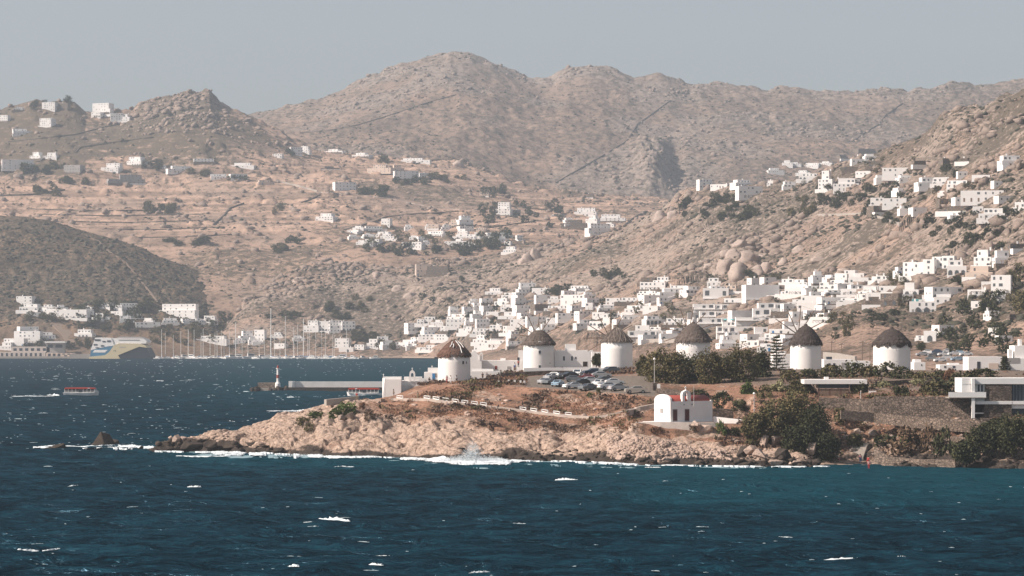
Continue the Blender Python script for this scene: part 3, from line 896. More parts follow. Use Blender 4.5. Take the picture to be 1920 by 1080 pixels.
# ------------------------------------------------------------------ small architecture helpers
def bell_gable(mb, x, y, z, w, h, d=0.45, M=None):
    """bell gable with an open arch, facing -y"""
    mb.box(x - w/2, x - w*.22, y, y + d, z, z + h*.62, M); mb.box(x + w*.22, x + w/2, y, y + d, z, z + h*.62, M)
    o = [(x - w/2, z + h*.62), (x - w*.22, z + h*.62)] + [(x - w*.22*math.cos(a), z + h*.62 + w*.22*math.sin(a)) for a in [R(k) for k in (30, 60, 90, 120, 150)]]
    o += [(x + w*.22, z + h*.62), (x + w/2, z + h*.62), (x + w*.42, z + h*.82), (x, z + h), (x - w*.42, z + h*.82)]
    n = len(o)
    # split into two convex-ish halves for clean fill
    half = lambda sg: [(x + sg*w*.22, z + h*.62), (x + sg*w/2, z + h*.62), (x + sg*w*.42, z + h*.82), (x, z + h), (x, z + h*.62 + w*.22), (x + sg*w*.22*math.cos(R(50)), z + h*.62 + w*.22*math.sin(R(50)))]
    for sg in (1, -1):
        ol = half(sg)
        mb.prism(ol if sg == 1 else ol[::-1], y, y + d, M)

def cross(mb, x, y, z, h, M=None):
    mb.box(x - .06, x + .06, y - .06, y + .06, z, z + h, M); mb.box(x - h*.3, x + h*.3, y - .05, y + .05, z + h*.55, z + h*.75, M)

# chapel by the water
def chapel():
    p = at(1257, 791, 535)
    s = p.y / F
    th = R(33)
    t = empty('chapel', p, th, 'small white chapel with a red barrel roof and brown doors above the shore', 'chapel')
    L = 83 * s / math.cos(th); W = 28 * s / math.sin(th)
    zg = 38 * s
    mb = MB().box(0, L, 0, W, -1.2, zg)
    # curved gables left and right
    def gable(x0, x1):
        o = [(0.0, zg)] + [(W/2 - W*.5*math.cos(R(a)), zg + 0.15 + (W*.235)*math.sin(R(a))) for a in range(0, 181, 15)] + [(W, zg)]
        n = len(o)
        vs = [(x0, y, z) for y, z in o] + [(x1, y, z) for y, z in o]
        mb.add(vs, [tuple(range(n)), tuple(range(2*n-1, n-1, -1))] + [(i, (i+1) % n, (i+1) % n + n, i + n) for i in range(n)])
    gable(-0.02, 0.45); mb.box(L - .44, L + .01, .02, W - .02, zg - .01, zg + .18)
    mb.build('wall', MAT['white'], t)
    mb = MB(); o = [(W/2 - W*.44*math.cos(R(a)), zg + 0.02 + (W*.215)*math.sin(R(a))) for a in range(0, 181, 12)]
    n = len(o)
    mb.add([(0.46, y, z) for y, z in o] + [(L - .46, y, z) for y, z in o], [(i, i+1, i+1+n, i+n) for i in range(n-1)] + [tuple(range(n-1, -1, -1)), tuple(range(n, 2*n))])
    mb.build('barrel_roof', MAT['red_paint'], t, True)
    bx = (1288.5 - 1257) * s / math.cos(th)
    mb = MB(); bell_gable(mb, bx, -.05, zg - .05, 18*s/math.cos(th)*.92, 22*s, .7)
    bg = mb.build('bell_gable', MAT['white'], t)
    MB().lathe([(.26, 0), (.2, .2), (.12, .38), (.03, .45)], 8, Matrix.Translation((bx, .3, zg + 1.05))).build('bell', MAT['metal'], bg)
    mb = MB(); cross(mb, bx, .3, zg + 22*s - .1, .8); mb.build('cross', MAT['white'], bg)
    for x0, y0, y1 in ((1266, 768, 787.5), (1289.5, 768, 789)):
        cx = (x0 - 1257) * s / math.cos(th)
        dr = MB().box(cx - .47, cx + .47, -.06, .1, .12 + (791-y1)*s*.3, 22.5*s).build('door', MAT['door_brown'], t)
        MB().box(cx - .6, cx + .6, -.03, .1, .0, 22.5*s + .14).build('door_frame', MAT['grey_wall'], dr)
    # small window on the lit gable
    MB().box(-.07, .1, W*.45, W*.62, 1.7, 2.6).build('window', MAT['grey_wall'], t)
    for cx in (1283, 1299):
        c = (cx - 1257) * s / math.cos(th)
        MB().box(c - .1, c + .1, -.25, 0, 31*s, 33*s).build('wall_lamp', MAT['metal'], t)
    # terrace base
    mb = MB().box(-2.6, L + .6, -1.0, W + .4, -2.6, -.02)
    mb.build('terrace_base', MAT['white'], t)
    return p, s, L, W, th
cp, cs, cL, cW, cth = chapel()

def wall_strip(name, pts, thick, mat, label, cat='wall', kind=None, group=None, top=None):
    """standing wall along world points [(Vector base, height)], base sunk into the ground"""
    o = empty_at = None
    vs, fs = [], []
    b0 = pts[0][0]
    n = len(pts)
    for i, (p, h) in enumerate(pts):
        a = pts[max(0, i-1)][0]; b = pts[min(n-1, i+1)][0]
        d = Vector((b.x - a.x, b.y - a.y, 0)).normalized(); nn = Vector((-d.y, d.x, 0)) * thick / 2
        for q, z in ((p - nn, p.z - 1.0), (p + nn, p.z - 1.0), (p + nn, p.z + h), (p - nn, p.z + h)):
            vs.append((q.x - b0.x, q.y - b0.y, z - b0.z))
    for i in range(n - 1):
        a, b = i * 4, i * 4 + 4
        for j in range(4):
            fs.append((a + j, b + j, b + (j + 1) % 4, a + (j + 1) % 4))
    fs += [(0, 1, 2, 3), ((n-1)*4+3, (n-1)*4+2, (n-1)*4+1, (n-1)*4)]
    mb = MB(); mb.v = vs; mb.f = fs
    o = mb.build(name, mat); o.location = b0
    tag(o, label, cat, group, kind)
    return o

def wall_px(pts, hpx, thick, mat, label, D=None, name='stone_wall', cat='wall', group=None, sub=6):
    """pts: picture points of the wall's foot; hpx: its height(s) in picture rows; D: fixed distances or None for the ground"""
    out = []
    xs = [p[0] for p in pts]
    m = max(2, int((xs[-1] - xs[0]) / sub) + 1) if xs[-1] != xs[0] else len(pts)
    hs = hpx if isinstance(hpx, (list, tuple)) else [hpx] * len(pts)
    Ds = D if isinstance(D, (list, tuple)) else ([D] * len(pts) if D else None)
    tt = np.linspace(0, len(pts) - 1, max(m, len(pts)))
    for t in tt:
        i = min(int(t), len(pts) - 2); f = t - i
        x = pts[i][0] + (pts[i+1][0] - pts[i][0]) * f; y = pts[i][1] + (pts[i+1][1] - pts[i][1]) * f
        h = hs[i] + (hs[i+1] - hs[i]) * f
        if Ds: p = at(x, y, Ds[i] + (Ds[i+1] - Ds[i]) * f)
        else: p = pick(x, y)
        out.append((p, h * p.y / F))
    return wall_strip(name, out, thick, mat, label, cat, None, group)

wall_px([(1192, 804), (1240, 808), (1295, 810), (1345, 808)], [13, 17, 18, 16], .5, MAT['worn_white'], 'worn white terrace wall carrying the chapel platform', D=[531.5, 530, 529.4, 530])
# white low wall
Dc = cp.y
wall_px([(1338, 793), (1365, 793), (1395, 792)], [12, 9, 5], .5, MAT['white'], 'low white wall running from the chapel to the dark shrubs', D=[Dc + 4, Dc + 3, Dc + 2])
wall_px([(1336, 779), (1350, 778), (1375, 779)], [13, 13, 11], .6, MAT['stone_near'], 'brown stone steps wall behind the chapel', D=Dc + 14)
for k in range(3):
    pass

# generic box building given in picture columns/rows
def local_block(mb, x0, x1, y0, y1, x, yb, s, dep0, dep1, M=None):
    mb.box((x0 - x) * s, (x1 - x) * s, dep0, dep1, (yb - y1) * s, (yb - y0) * s, M)

def bld(name, label, cat, x, yb, D, blocks, mat='white', group=None, rz=0, panes=(), extra=(), only=None):
    """blocks: (x0,x1,ytop,ybottom,depth0,depth1); panes: (x0,x1,y0,y1,depth,material,name)"""
    p = at(x, yb, D); s = D / F
    t = empty(name, p, rz, label, cat, group)
    first = MB()
    local_block(first, *blocks[0][:4], x, yb, s, *blocks[0][4:6])
    first.v = [(a, b, c - (1.6 if c < 0.3 else 0)) for a, b, c in first.v]
    w = first.build('wall', MAT[mat], t)
    for i, b in enumerate(blocks[1:]):
        mb = MB(); local_block(mb, *b[:4], x, yb, s, *b[4:6])
        mb.build(b[6] if len(b) > 6 else 'wing', MAT[b[7] if len(b) > 7 else mat], t)
    for x0, x1, y0, y1, dep, m_, nm in panes:
        mb = MB(); local_block(mb, x0, x1, y0, y1, x, yb, s, dep - .06, dep + .1)
        mb.build(nm, MAT[m_], t)
    return t, p, s

# church group left of the first windmill
t, p, s = bld('chapel', 'long low white chapel with a plain gable standing at the water edge', 'chapel', 722, 742, 604,
    [(722, 752, 711, 742, 0, 6)], extra=())
mb = MB(); mb.prism([(-.6, 31*s), (30*s, 31*s), (30*s, 31*s + .5), (-.6, 31*s + .5)], 1.2, 4.8); mb.build('roof', MAT['white'], t)
MB().add([(-.62, 0, -1), (-.05, -.02, -1), (-.05, -.02, 33*s), (-.62, .6, 33*s), (-.62, 3, 36*s), (-.62, 5.6, 33*s), (-.62, 6, -1)], [(0, 1, 2, 3), (0, 3, 4, 5, 6)]).build('gable_end', MAT['white'], t)
mb = MB(); cross(mb, -.5, 2.5, 36*s, .6); mb.build('cross', MAT['white'], t)
t, p, s = bld('church', 'stepped white church with a rounded bell gable, seen below the torn windmill', 'church', 772, 738, 609,
    [(752, 796, 714, 738, 0, 6), (745, 768, 722, 742, -1.2, 0), (738, 760, 728, 745, -2.2, -1.2), (757, 790, 707, 714, 1, 5), (786, 797, 709, 716, -.4, 0)])
mb = MB(); bell_gable(mb, 1.0*s, -.3, (738 - 716) * s, 11*s, 23*s, .6); bg = mb.build('bell_gable', MAT['white'], t)
mb = MB(); cross(mb, 1.0*s, 0, (738 - 694) * s, .6); mb.build('cross', MAT['white'], bg)
MB().lathe([(.2, 0), (.16, .15), (.03, .35)], 8, Matrix.Translation((1.0*s, 0, (738 - 707)*s))).build('bell', MAT['metal'], bg)
bld('house', 'white block with a bright blue door between church and torn windmill', 'house', 808, 718, 612,
    [(795, 822, 698, 718, 0, 5), (802, 822, 690, 698, .6, 4.5)], panes=((810.5, 816, 700, 717, 0, 'shutter_blue', 'door'), (816.5, 818.5, 700, 707, 0, 'wood', 'shutter')))
MB_ = MB(); q = at(810, 690, 613); cross(MB_, 0, 0, 0, .6)
o = MB_.build('cross', MAT['white']); o.location = q; tag(o, 'tiny white cross on the block with the blue door', 'cross')

# buildings between mill 1 and mill 2
t, p, s = bld('church', 'white gabled church with bell arch just behind the torn windmill', 'church', 893, 692, 640,
    [(882, 903, 672, 692, 0, 8)])
MB().prism([(-12*s, 20*s), (10*s, 20*s), (10*s, 21*s), (-4*s, 34*s), (-12*s, 30*s)], 0, 7.8).build('roof', MAT['white'], t)
mb = MB(); bell_gable(mb, 9*s, -.3, 17*s, 7*s, 15*s, .5); mb.build('bell_gable', MAT['white'], t)
bld('house', 'long low white house with one small red window left of triple windowed windmill', 'house', 930, 697, 645,
    [(903, 980, 676, 697, 0, 7), (938, 948, 672, 676, 2, 5, 'roof_tank'), (972, 984, 657, 697, .5, 4, 'stair_block')],
    panes=((928, 932, 686, 693, 0, 'red_paint', 'window'), (917, 926, 690, 697, 0, 'grey_wall', 'door'), (951, 958, 687, 692, 0, 'grey_wall', 'window'), (963, 967, 685, 694, 0, 'wood', 'door'), (970, 974, 670, 677, .5, 'glass', 'window')))
bld('terrace_house', 'low white terrace wall house with a flat roof, nearest the railing path', 'house', 910, 714, 622,
    [(884, 938, 696, 714, 0, 4), (884, 925, 692, 696, 1, 4, 'parapet')], panes=((915, 917, 702, 704, 0, 'glass', 'window'),))
wall_px([(938, 716), (980, 708), (1030, 703), (1077, 700)], [16, 11, 8, 5], .6, MAT['stone_near'], 'brown stone retaining wall with a dark arch under the windmills', D=[617, 618, 619, 620])
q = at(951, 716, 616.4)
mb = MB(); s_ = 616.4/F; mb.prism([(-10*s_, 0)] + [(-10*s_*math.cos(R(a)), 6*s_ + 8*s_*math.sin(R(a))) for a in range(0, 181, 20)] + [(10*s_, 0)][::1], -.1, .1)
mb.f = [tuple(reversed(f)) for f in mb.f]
o = mb.build('arch_shade_slab', MAT['dark_wood_and_opening']); o.location = q; tag(o, 'dark rounded archway in the stone wall below the windmills', 'archway')  # flat slab over the wall; its dark colour is the arch's inner shade
wall_px([(982, 696), (1060, 696), (1125, 696), (1172, 698)], [6, 7, 7, 5], .5, MAT['white'], 'long low white parapet linking the netted and triple windowed windmills', D=[619, 620, 620, 619])
bld('house', 'white house with three small windows and a chimney block between two windmills', 'house', 1075, 692, 640,
    [(1040, 1112, 657, 692, 0, 8), (1060, 1080, 645, 657, 1, 4, 'roof_room'), (1094, 1112, 660, 664, .5, 6, 'parapet')],
    panes=((1056, 1059, 668, 676, 0, 'glass', 'window'), (1071, 1074, 668, 676, 0, 'glass', 'window'), (1078, 1080.5, 669, 673, 0, 'glass', 'window'), (1093, 1101, 678, 687, 0, 'dark_wood_and_opening', 'door')))
bld('house', 'narrow white annexe beside the round clipped tree', 'house', 1118, 692, 630, [(1110, 1127, 660, 692, 0, 5)], panes=((1122, 1125, 684, 692, 0, 'wood', 'door'),))
# white block behind the tree row, low houses behind mills 5 and 6
bld('house', 'white house glimpsed between the spindly pine and the shaggy windmill', 'house', 1470, 689, 650, [(1450, 1486, 664, 689, 0, 7), (1455, 1475, 659, 664, 1, 5)], panes=((1458, 1462, 672, 678, 0, 'glass', 'window'),))
bld('house', 'low white house with solar panels between the two dark capped windmills', 'house', 1575, 690, 660,
    [(1545, 1600, 674, 690, 0, 8), (1600, 1632, 677, 690, 0, 7), (1552, 1562, 669, 674, 2, 4, 'solar_panel', 'glass')],
    panes=((1553, 1557, 681, 690, 0, 'glass', 'window'), (1562, 1566, 681, 690, 0, 'glass', 'window'), (1578, 1592, 680, 689, 0, 'grey_wall', 'door'), (1604, 1607, 680, 684, 0, 'glass', 'window')))
wall_px([(1545, 668), (1570, 670), (1605, 676)], 8, .6, MAT['concrete'], 'pale stone wall rising behind the low solar panelled house', D=[760, 740, 720])

# right hand white buildings above the villa
bld('house', 'plain white block with one tall window behind the star shaped pine', 'house', 1845, 694, 640,
    [(1816, 1880, 669, 694, 0, 8)], panes=((1832, 1838, 678, 693, 0, 'glass', 'window'), (1854, 1872, 681, 692, 0, 'cream', 'shutter')))
bld('house', 'tall white house with two chimneys at the picture edge above the stone villa', 'house', 1905, 700, 645,
    [(1880, 1960, 672, 700, 0, 9), (1904, 1960, 648, 672, 1, 8), (1893, 1899, 655, 672, 1, 3, 'chimney'), (1914, 1919, 636, 648, 2, 4, 'chimney')],
    panes=((1884, 1912, 671, 681, 0, 'grey_wall', 'shade'), (1889, 1912, 694, 700, 0, 'glass', 'window')))
bld('house', 'long thin white house with flat roof left of the plain white block', 'house', 1790, 692, 660,
    [(1762, 1816, 684, 692, 0, 6), (1780, 1800, 681, 684, 1, 4)], panes=((1770, 1774, 686, 690, 0, 'glass', 'window'), (1786, 1791, 686, 690, 0, 'glass', 'window')))
bld('house', 'small white gabled cottage right behind the broadest windmill', 'house', 1723, 691, 700,
    [(1714, 1735, 679, 691, 0, 6), (1716, 1728, 674, 679, 1, 5, 'gable')], panes=((1727, 1729, 683, 686, 0, 'glass', 'window'),))

# modern villa at the right edge
Dv = 520; sv = Dv / F
t, p, s = bld('villa', 'modern villa with white slab roof, stone panels and dark glazing', 'villa', 1870, 783, Dv,
    [(1847, 1896.5, 720.5, 783, -.2, 8, 'stone_panel', 'stone_near')], mat='stone_near')
for b in ((1803, 1990, 709, 720, -.35, 8, 'roof_slab', 'white'), (1826.5, 1990, 752, 758, -.4, 8, 'floor_slab', 'white'), (1820.5, 1826.2, 709, 784, -1.0, -.4, 'column', 'white'),
          (1803, 1820, 720.1, 736, -.3, 8, 'white_wall', 'white'), (1826.5, 1847, 720.1, 746, .4, 8, 'white_wall', 'white'), (1777, 1847, 735, 744.5, -1.15, -1.0, 'balcony_panel', 'white'),
          (1777, 1847, 744.6, 746, -1.2, 3, 'balcony_floor', 'concrete'), (1897, 1990, 758, 766, .1, 8, 'lintel', 'white'), (1897, 1990, 776, 783, .4, 8, 'stone_base', 'stone_near'),
          (1826.5, 1846.9, 746.1, 751.9, .3, 8, 'white_band', 'white'), (1828, 1846, 774, 776, .6, 3, 'bench', 'white'), (1847, 1896.5, 752.2, 757.8, -.45, -.1, 'beam', 'white')):
    mb = MB(); local_block(mb, *b[:4], 1870, 783, s, *b[4:6]); mb.build(b[6], MAT[b[7]], t)
for b in ((1896.6, 1990, 720.5, 751.8, .55, 'glass', 'glazing'), (1897, 1990, 766.2, 775.8, .6, 'glass', 'window'), (1834, 1837.5, 721.5, 734, .35, 'glass', 'window'), (1840, 1843.5, 721.5, 734, .35, 'glass', 'window'), (1827, 1846.5, 758.5, 783, 3.5, 'dark_wood_and_opening', 'recess_shade_panel')):  # back panel of the lower opening carries its shade as dark colour
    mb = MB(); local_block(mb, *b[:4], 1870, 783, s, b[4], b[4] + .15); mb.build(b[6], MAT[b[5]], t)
for xx in range(1901, 1990, 6):
    mb = MB(); local_block(mb, xx, xx + .6, 720.6, 751.7, 1870, 783, s, .45, .54); mb.build('mullion', MAT['metal'], t)

# pergola building with fence
t, p, s = bld('beach_house', 'low house with a long white roof slab over dark glazing, set in garden', 'house', 1565, 746, 549,
    [(1536, 1600, 720.5, 728, 1.6, 6)], mat='glass')
for b in ((1508, 1626, 712, 720, 0, 7, 'roof_slab', 'white'), (1548, 1556, 707, 711.9, 2, 3, 'roof_vent', 'white'), (1592, 1594, 720, 745, .2, .5, 'column', 'wood')):
    mb = MB(); local_block(mb, *b[:4], 1565, 746, s, *b[4:6]); mb.build(b[6], MAT[b[7]], t)
for i in range(14):
    x0 = 1534 + i * 4.1
    mb = MB(); local_block(mb, x0, x0 + 3.8, 728.3 + (i % 3) * .4, 747, 1565, 746, s, .5, .56); mb.build('fence_board', MAT['wood' if i % 5 else 'rust'], t)

# terrace walls on the right
wall_px([(1640, 772), (1700, 778), (1760, 782), (1824, 786)], [29, 35, 38, 41], .7, MAT['stone_near'], 'tall brown stone garden wall left of the modern villa', D=[float(D0(np.array(q))) + 26.6 for q in (1640., 1700., 1760., 1824.)])
wall_px([(1536, 764), (1590, 767), (1646, 769)], [19, 20, 21], .7, MAT['stone_near'], 'reddish stone garden wall under the fenced beach house', D=[float(D0(np.array(q))) + o_ for q, o_ in ((1536., 38), (1590., 33), (1646., 27.5))])
wall_px([(1576, 776), (1640, 783), (1700, 791), (1770, 798), (1850, 803)], [7, 9, 11, 13, 15], .6, MAT['stone_lane'], 'sloping paler rubble wall along the lane beneath the tall garden wall', D=[float(D0(np.array(q))) + 22 for q in (1576., 1640., 1700., 1770., 1850.)])
wall_px([(1755, 838), (1790, 840), (1822, 836)], [21, 22, 17], .6, MAT['stone_lane'], 'short rubble wall on the bank between brown bushes', D=[float(D0(np.array(q))) + 16 for q in (1755., 1790., 1822.)])
wall_px([(1640, 856), (1668, 868), (1720, 873), (1792, 873)], [16, 12, 12, 11], .6, MAT['stone_lane'], 'curving sea wall behind the small beach', D=[float(D0(np.array(q))) + 6 for q in (1640., 1668., 1720., 1792.)])
wall_px([(1838, 812), (1880, 812), (1990, 815)], [28, 28, 30], .6, MAT['stone_near'], 'stone wall under the villa at the picture edge', D=[float(D0(np.array(q))) + 20 for q in (1838., 1880., 1990.)])
wall_px([(1640, 734), (1700, 737), (1800, 738)], [18, 25, 25], .5, MAT['stone_near'], 'dark stone terrace wall half hidden behind the garden bushes', D=[556, 560, 560])
wall_px([(1425, 702), (1480, 704), (1640, 708)], [12, 12, 10], .5, MAT['dry_stone'], 'dark garden wall at the foot of the shaggy windmill', D=[604, 604, 602])
wall_px([(1158, 708), (1200, 712), (1215, 714)], [14, 17, 16], .5, MAT['dry_stone'], 'dark hedge topped wall behind the parked cars', D=[612, 611, 610])
wall_px([(1232, 742), (1262, 745), (1290, 750), (1330, 752)], [14, 15, 15, 14], .5, MAT['stone_near'], 'pinkish stone wall behind the red roofed chapel', D=[566, 562, 560, 560])
wall_px([(610, 752), (640, 750), (672, 748)], [3, 4, 5], .8, MAT['concrete'], 'worn low concrete wall at the tip of the walkway', D=[580, 583, 585])
wall_px([(675, 767), (700, 768), (718, 768)], [17, 19, 20], 2.0, MAT['rock_near'], 'pale masonry buttress under the walkway end', D=[585, 583, 582])

# white railing wall along the walkway
path_pts = [(735, 749), (800, 749), (900, 761), (960, 768), (1060, 780), (1112, 783)]
def strip(name, pts, width, mat, label=None, cat=None, lift=.08, sub=8, kind='structure', D=None):
    out = []
    for i in range(len(pts) - 1):
        n = max(1, int(abs(pts[i+1][0] - pts[i][0]) / sub))
        for k in range(n):
            f = k / n
            out.append((pts[i][0] + (pts[i+1][0]-pts[i][0])*f, pts[i][1] + (pts[i+1][1]-pts[i][1])*f))
    out.append(pts[-1])
    P = [pick(x, y) for x, y in out]
    vs = []
    for i, q in enumerate(P):
        a, b = P[max(0, i-1)], P[min(len(P)-1, i+1)]
        d = Vector((b.x-a.x, b.y-a.y, 0))
        d = d.normalized() if d.length > 0 else Vector((1, 0, 0))
        nn = Vector((-d.y, d.x, 0)) * width / 2
        zz = q.z + lift
        for e in (q - nn, q + nn):
            vs.append((e.x, e.y, zz))
        for e in (q + nn, q - nn):
            vs.append((e.x, e.y, zz - 1.2))
    fs = []
    for i in range(len(P)-1):
        for j in range(4): fs.append((i*4+j, i*4+4+j, i*4+4+(j+1)%4, i*4+(j+1)%4))
    mb = MB(); mb.v = vs; mb.f = fs
    o = mb.build(name, mat)
    return tag(o, label, cat, None, kind)
strip('walkway', path_pts, 2.2, MAT['path'], lift=.25)
strip('path', [(1112, 783), (1150, 776), (1190, 765), (1240, 755), (1262, 753)], 2.4, MAT['path'], lift=.12)
strip('lane', [(1580, 770), (1640, 777), (1700, 786), (1760, 795)], 2.0, MAT['path'], lift=.1)
ty = pl(*[(a, b) for a, b in path_pts])
rt = empty('railing', pick(735, 749), 0, 'white walkway railing of square frames, with gaps and worn posts', 'railing')
for i, x0 in enumerate([744, 795, 812, 830, 848, 866, 884, 901, 975, 995, 1016, 1038, 1060]):
    w = 11
    q = pick(x0, ty(x0) + .5); q2 = pick(x0 + w, ty(x0 + w) + .5)
    sc = q.y / F
    hh = 7.2 * sc
    b = Vector(rt.location)
    for k, pt in enumerate((q, q2)):
        c = pt - b
        MB().box(c.x - .10, c.x + .10, c.y - .12, c.y + .12, c.z + .1, c.z + .1 + hh).build('post', MAT['white'], rt)
    a_, b_2 = q - b, q2 - b
    MB().tube((a_.x, a_.y, a_.z + hh), (b_2.x, b_2.y, b_2.z + hh), .085, n=4).build('rail', MAT['white'], rt)
    MB().tube((a_.x, a_.y, a_.z + .4), (b_2.x, b_2.y, b_2.z + .3), .12, n=4).build('kerb', MAT['white'], rt)
# little white bollards near the arch
for i, x0 in enumerate([935, 954, 965, 976, 983]):
    q = pick(x0, 719 + i * .6)
    o = MB().box(-.22, .22, -.2, .2, -.3, .9 if i else .6).build('bollard', MAT['white']); o.location = q
    tag(o, ['white bollard below the left end of the stone wall arch', 'tall white bollard in front of the dark arch', 'white bollard beside the arch, right of the tall one', 'white bollard by the car park kerb', 'white bollard nearest the parked cars'][i], 'bollard', 'white bollards before the stone arch')

# ------------------------------------------------------------------ cars
def car_proto():
    t = empty('parked_car', (0, 0, 0))
    L, W, H = 4.2, 1.72, 1.45
    prof = [(-2.1, .35), (-2.08, .78), (-1.92, .92), (-1.05, 1.0), (-.35, 1.42), (.95, 1.45), (1.75, 1.02), (2.02, .95), (2.1, .6), (2.08, .32)]
    mb = MB()
    vs = []
    for y, k in ((-W/2, 0), (-W/2 + .06, 1), (W/2 - .06, 1), (W/2, 0)):
        for x, z in prof:
            z2 = z if z < 1.0 or k else z
            vs.append((x, y * (1 if z < 1.05 else .84), z2 if k else min(z2, z2 - 0.0)))
    n = len(prof)
    fs = []
    for r_ in range(3):
        for i in range(n):
            fs.append((r_*n+i, (r_+1)*n+i, (r_+1)*n+(i+1)%n, r_*n+(i+1)%n))
    fs += [tuple(range(n)), tuple(range(4*n-1, 3*n-1, -1))]
    mb.add(vs, fs)
    mb.build('body', None, t)
    g = MB()
    for sg in (-1, 1):
        y = sg * (W/2 * .84 + .04)
        y2 = sg * (W/2 + .0)
        q = [(-.82, y2 * .97, 1.04), (1.45, y2 * .97, 1.06), (.9, y, 1.37), (-.33, y, 1.35)]
        q = [(a, b + sg * .01, c) for a, b, c in q]
        g.add(q, [(0, 1, 2, 3)])
    g.build('side_window', MAT['glass'], t)
    MB().add([(-1.06, -.66, 1.02), (-1.06, .66, 1.02), (-.42, .6, 1.41), (-.42, -.6, 1.41)], [(0, 3, 2, 1)]).build('windscreen', MAT['glass'], t)
    MB().add([(1.72, -.64, 1.06), (1.72, .64, 1.06), (1.02, .6, 1.44), (1.02, -.6, 1.44)], [(0, 1, 2, 3)]).build('rear_window', MAT['glass'], t)
    for x in (-1.3, 1.3):
        for sg in (-1, 1):
            y = sg * (W/2 - .06)
            w = MB().tube((x, y - .11, .33), (x, y + .13 * (1 if sg > 0 else .4), .33), .33, n=12).build('wheel', MAT['tyre'], t)
            MB().tube((x, y + sg * .135, .33), (x, y + sg * .15, .33), .18, n=8).build('rim', MAT['metal'], w)
    for sg in (-1, 1):
        MB().box(-2.12, -2.06, sg*.62 - .16, sg*.62 + .16, .62, .78).build('headlight', MAT['metal'], t)
        MB().box(2.05, 2.12, sg*.62 - .12, sg*.62 + .12, .7, .88).build('tail_light', MAT['red_paint'], t)
    return t
CP = car_proto()
CARCOL = {'white': (0.75, .75, .75), 'silver': (.42, .42, .43), 'grey': (.16, .17, .18), 'black': (.02, .02, .022), 'pale blue': (.30, .42, .52), 'red': (.30, .05, .05), 'beige': (.42, .37, .32), 'dark blue': (.03, .05, .09)}
BODY = {}
for k, v in CARCOL.items():
    m = plain('car_paint_' + k.replace(' ', '_'), v, .3, .05, 1, spec=.6)
    me = CP.children[0].data.copy() if len(CP.children[0].data.materials) == 0 else CP.children[0].data
    me.materials.append(m); BODY[k] = me
bpy.context.view_layer.update()
freeze(CP)
def place_car(o, x, y, rz, col, label, sc=1.0, group='cars in the car park below the windmills', D=None):
    p = pick(x, y) if D is None else at(x, y, D)
    o.location = p + Vector((0, .9, .04)); o.rotation_euler = (0, 0, R(rz)); o.scale = (sc, sc, sc)
    for c in COPIED[o.name] if o.name in COPIED else KIDS[CP.name]:
        if c.name.startswith('body'): c.data = BODY[col]
    tag(o, label, 'car', group)
COPIED = {}
def new_car():
    o = CP.copy(); COL.objects.link(o); COPIED[o.name] = []
    for ch in KIDS[CP.name]:
        c = ch.copy(); COL.objects.link(c); c.parent = o; COPIED[o.name].append(c)
        for g_ in KIDS[ch.name]:
            d = g_.copy(); COL.objects.link(d); d.parent = c
    return o
cars = [
 (1021,720,55,'silver','silver car at the far end of the front row by the bollards',.9),
 (1029,721,62,'grey','dark grey car parked second in the front row behind a silver one',.95),
 (1046,725,70,'pale blue','pale blue car in front row next to the white one',1),
 (1073,729,30,'white','white car with dark windscreen alone at the front kerb',1),
 (1102,732,40,'grey','grey green car with a bush beside it at the front kerb',1),
 (1142,731,200,'white','large white car parked nose left in front of the roadside shrubs',1.15),
 (1160,733,205,'silver','silver car between large white car and beige people carrier',1.05),
 (1192,738,8,'beige','beige people carrier parked sideways, nearest the lamp pillar',1.1),
 (1124,724,60,'white','white car in the middle row behind the grey green one',1),
 (1108,720,200,'white','white estate car with long roof in the middle of the car park',1.1),
 (1090,722,35,'black','black car wedged between white cars in the middle row',.95),
 (1077,716,185,'grey','grey car crossways in the second row behind a white car',1),
 (1098,713,10,'red','dull red car low in the back rows',.95),
 (1066,711,40,'black','black off road car below the stone wall, dark and tall',1.15),
 (1044,710,150,'white','white car with pale roof rack by the stone retaining wall',1),
 (1032,712,60,'silver','silver hatchback tucked against the retaining wall end',.95),
 (1083,706,80,'white','white van like car right under the long low parapet',1.1),
 (1112,703,15,'dark blue','dark blue car with large side windows near the parapet',1.05),
 (1128,709,190,'silver','silver saloon in the back row below the netted windmill',1.05),
 (1143,701,30,'grey','grey jeep with black roof standing highest beside the netted windmill',1.15),
 (1131,717,25,'grey','dark car behind the large white car',.95),
 (1152,722,195,'white','white saloon third from right in the middle row',1),
]
for i, (x, y, rz, c, lab, sc) in enumerate(cars):
    place_car(CP if i == 0 else new_car(), x, y, rz, c, lab, sc)

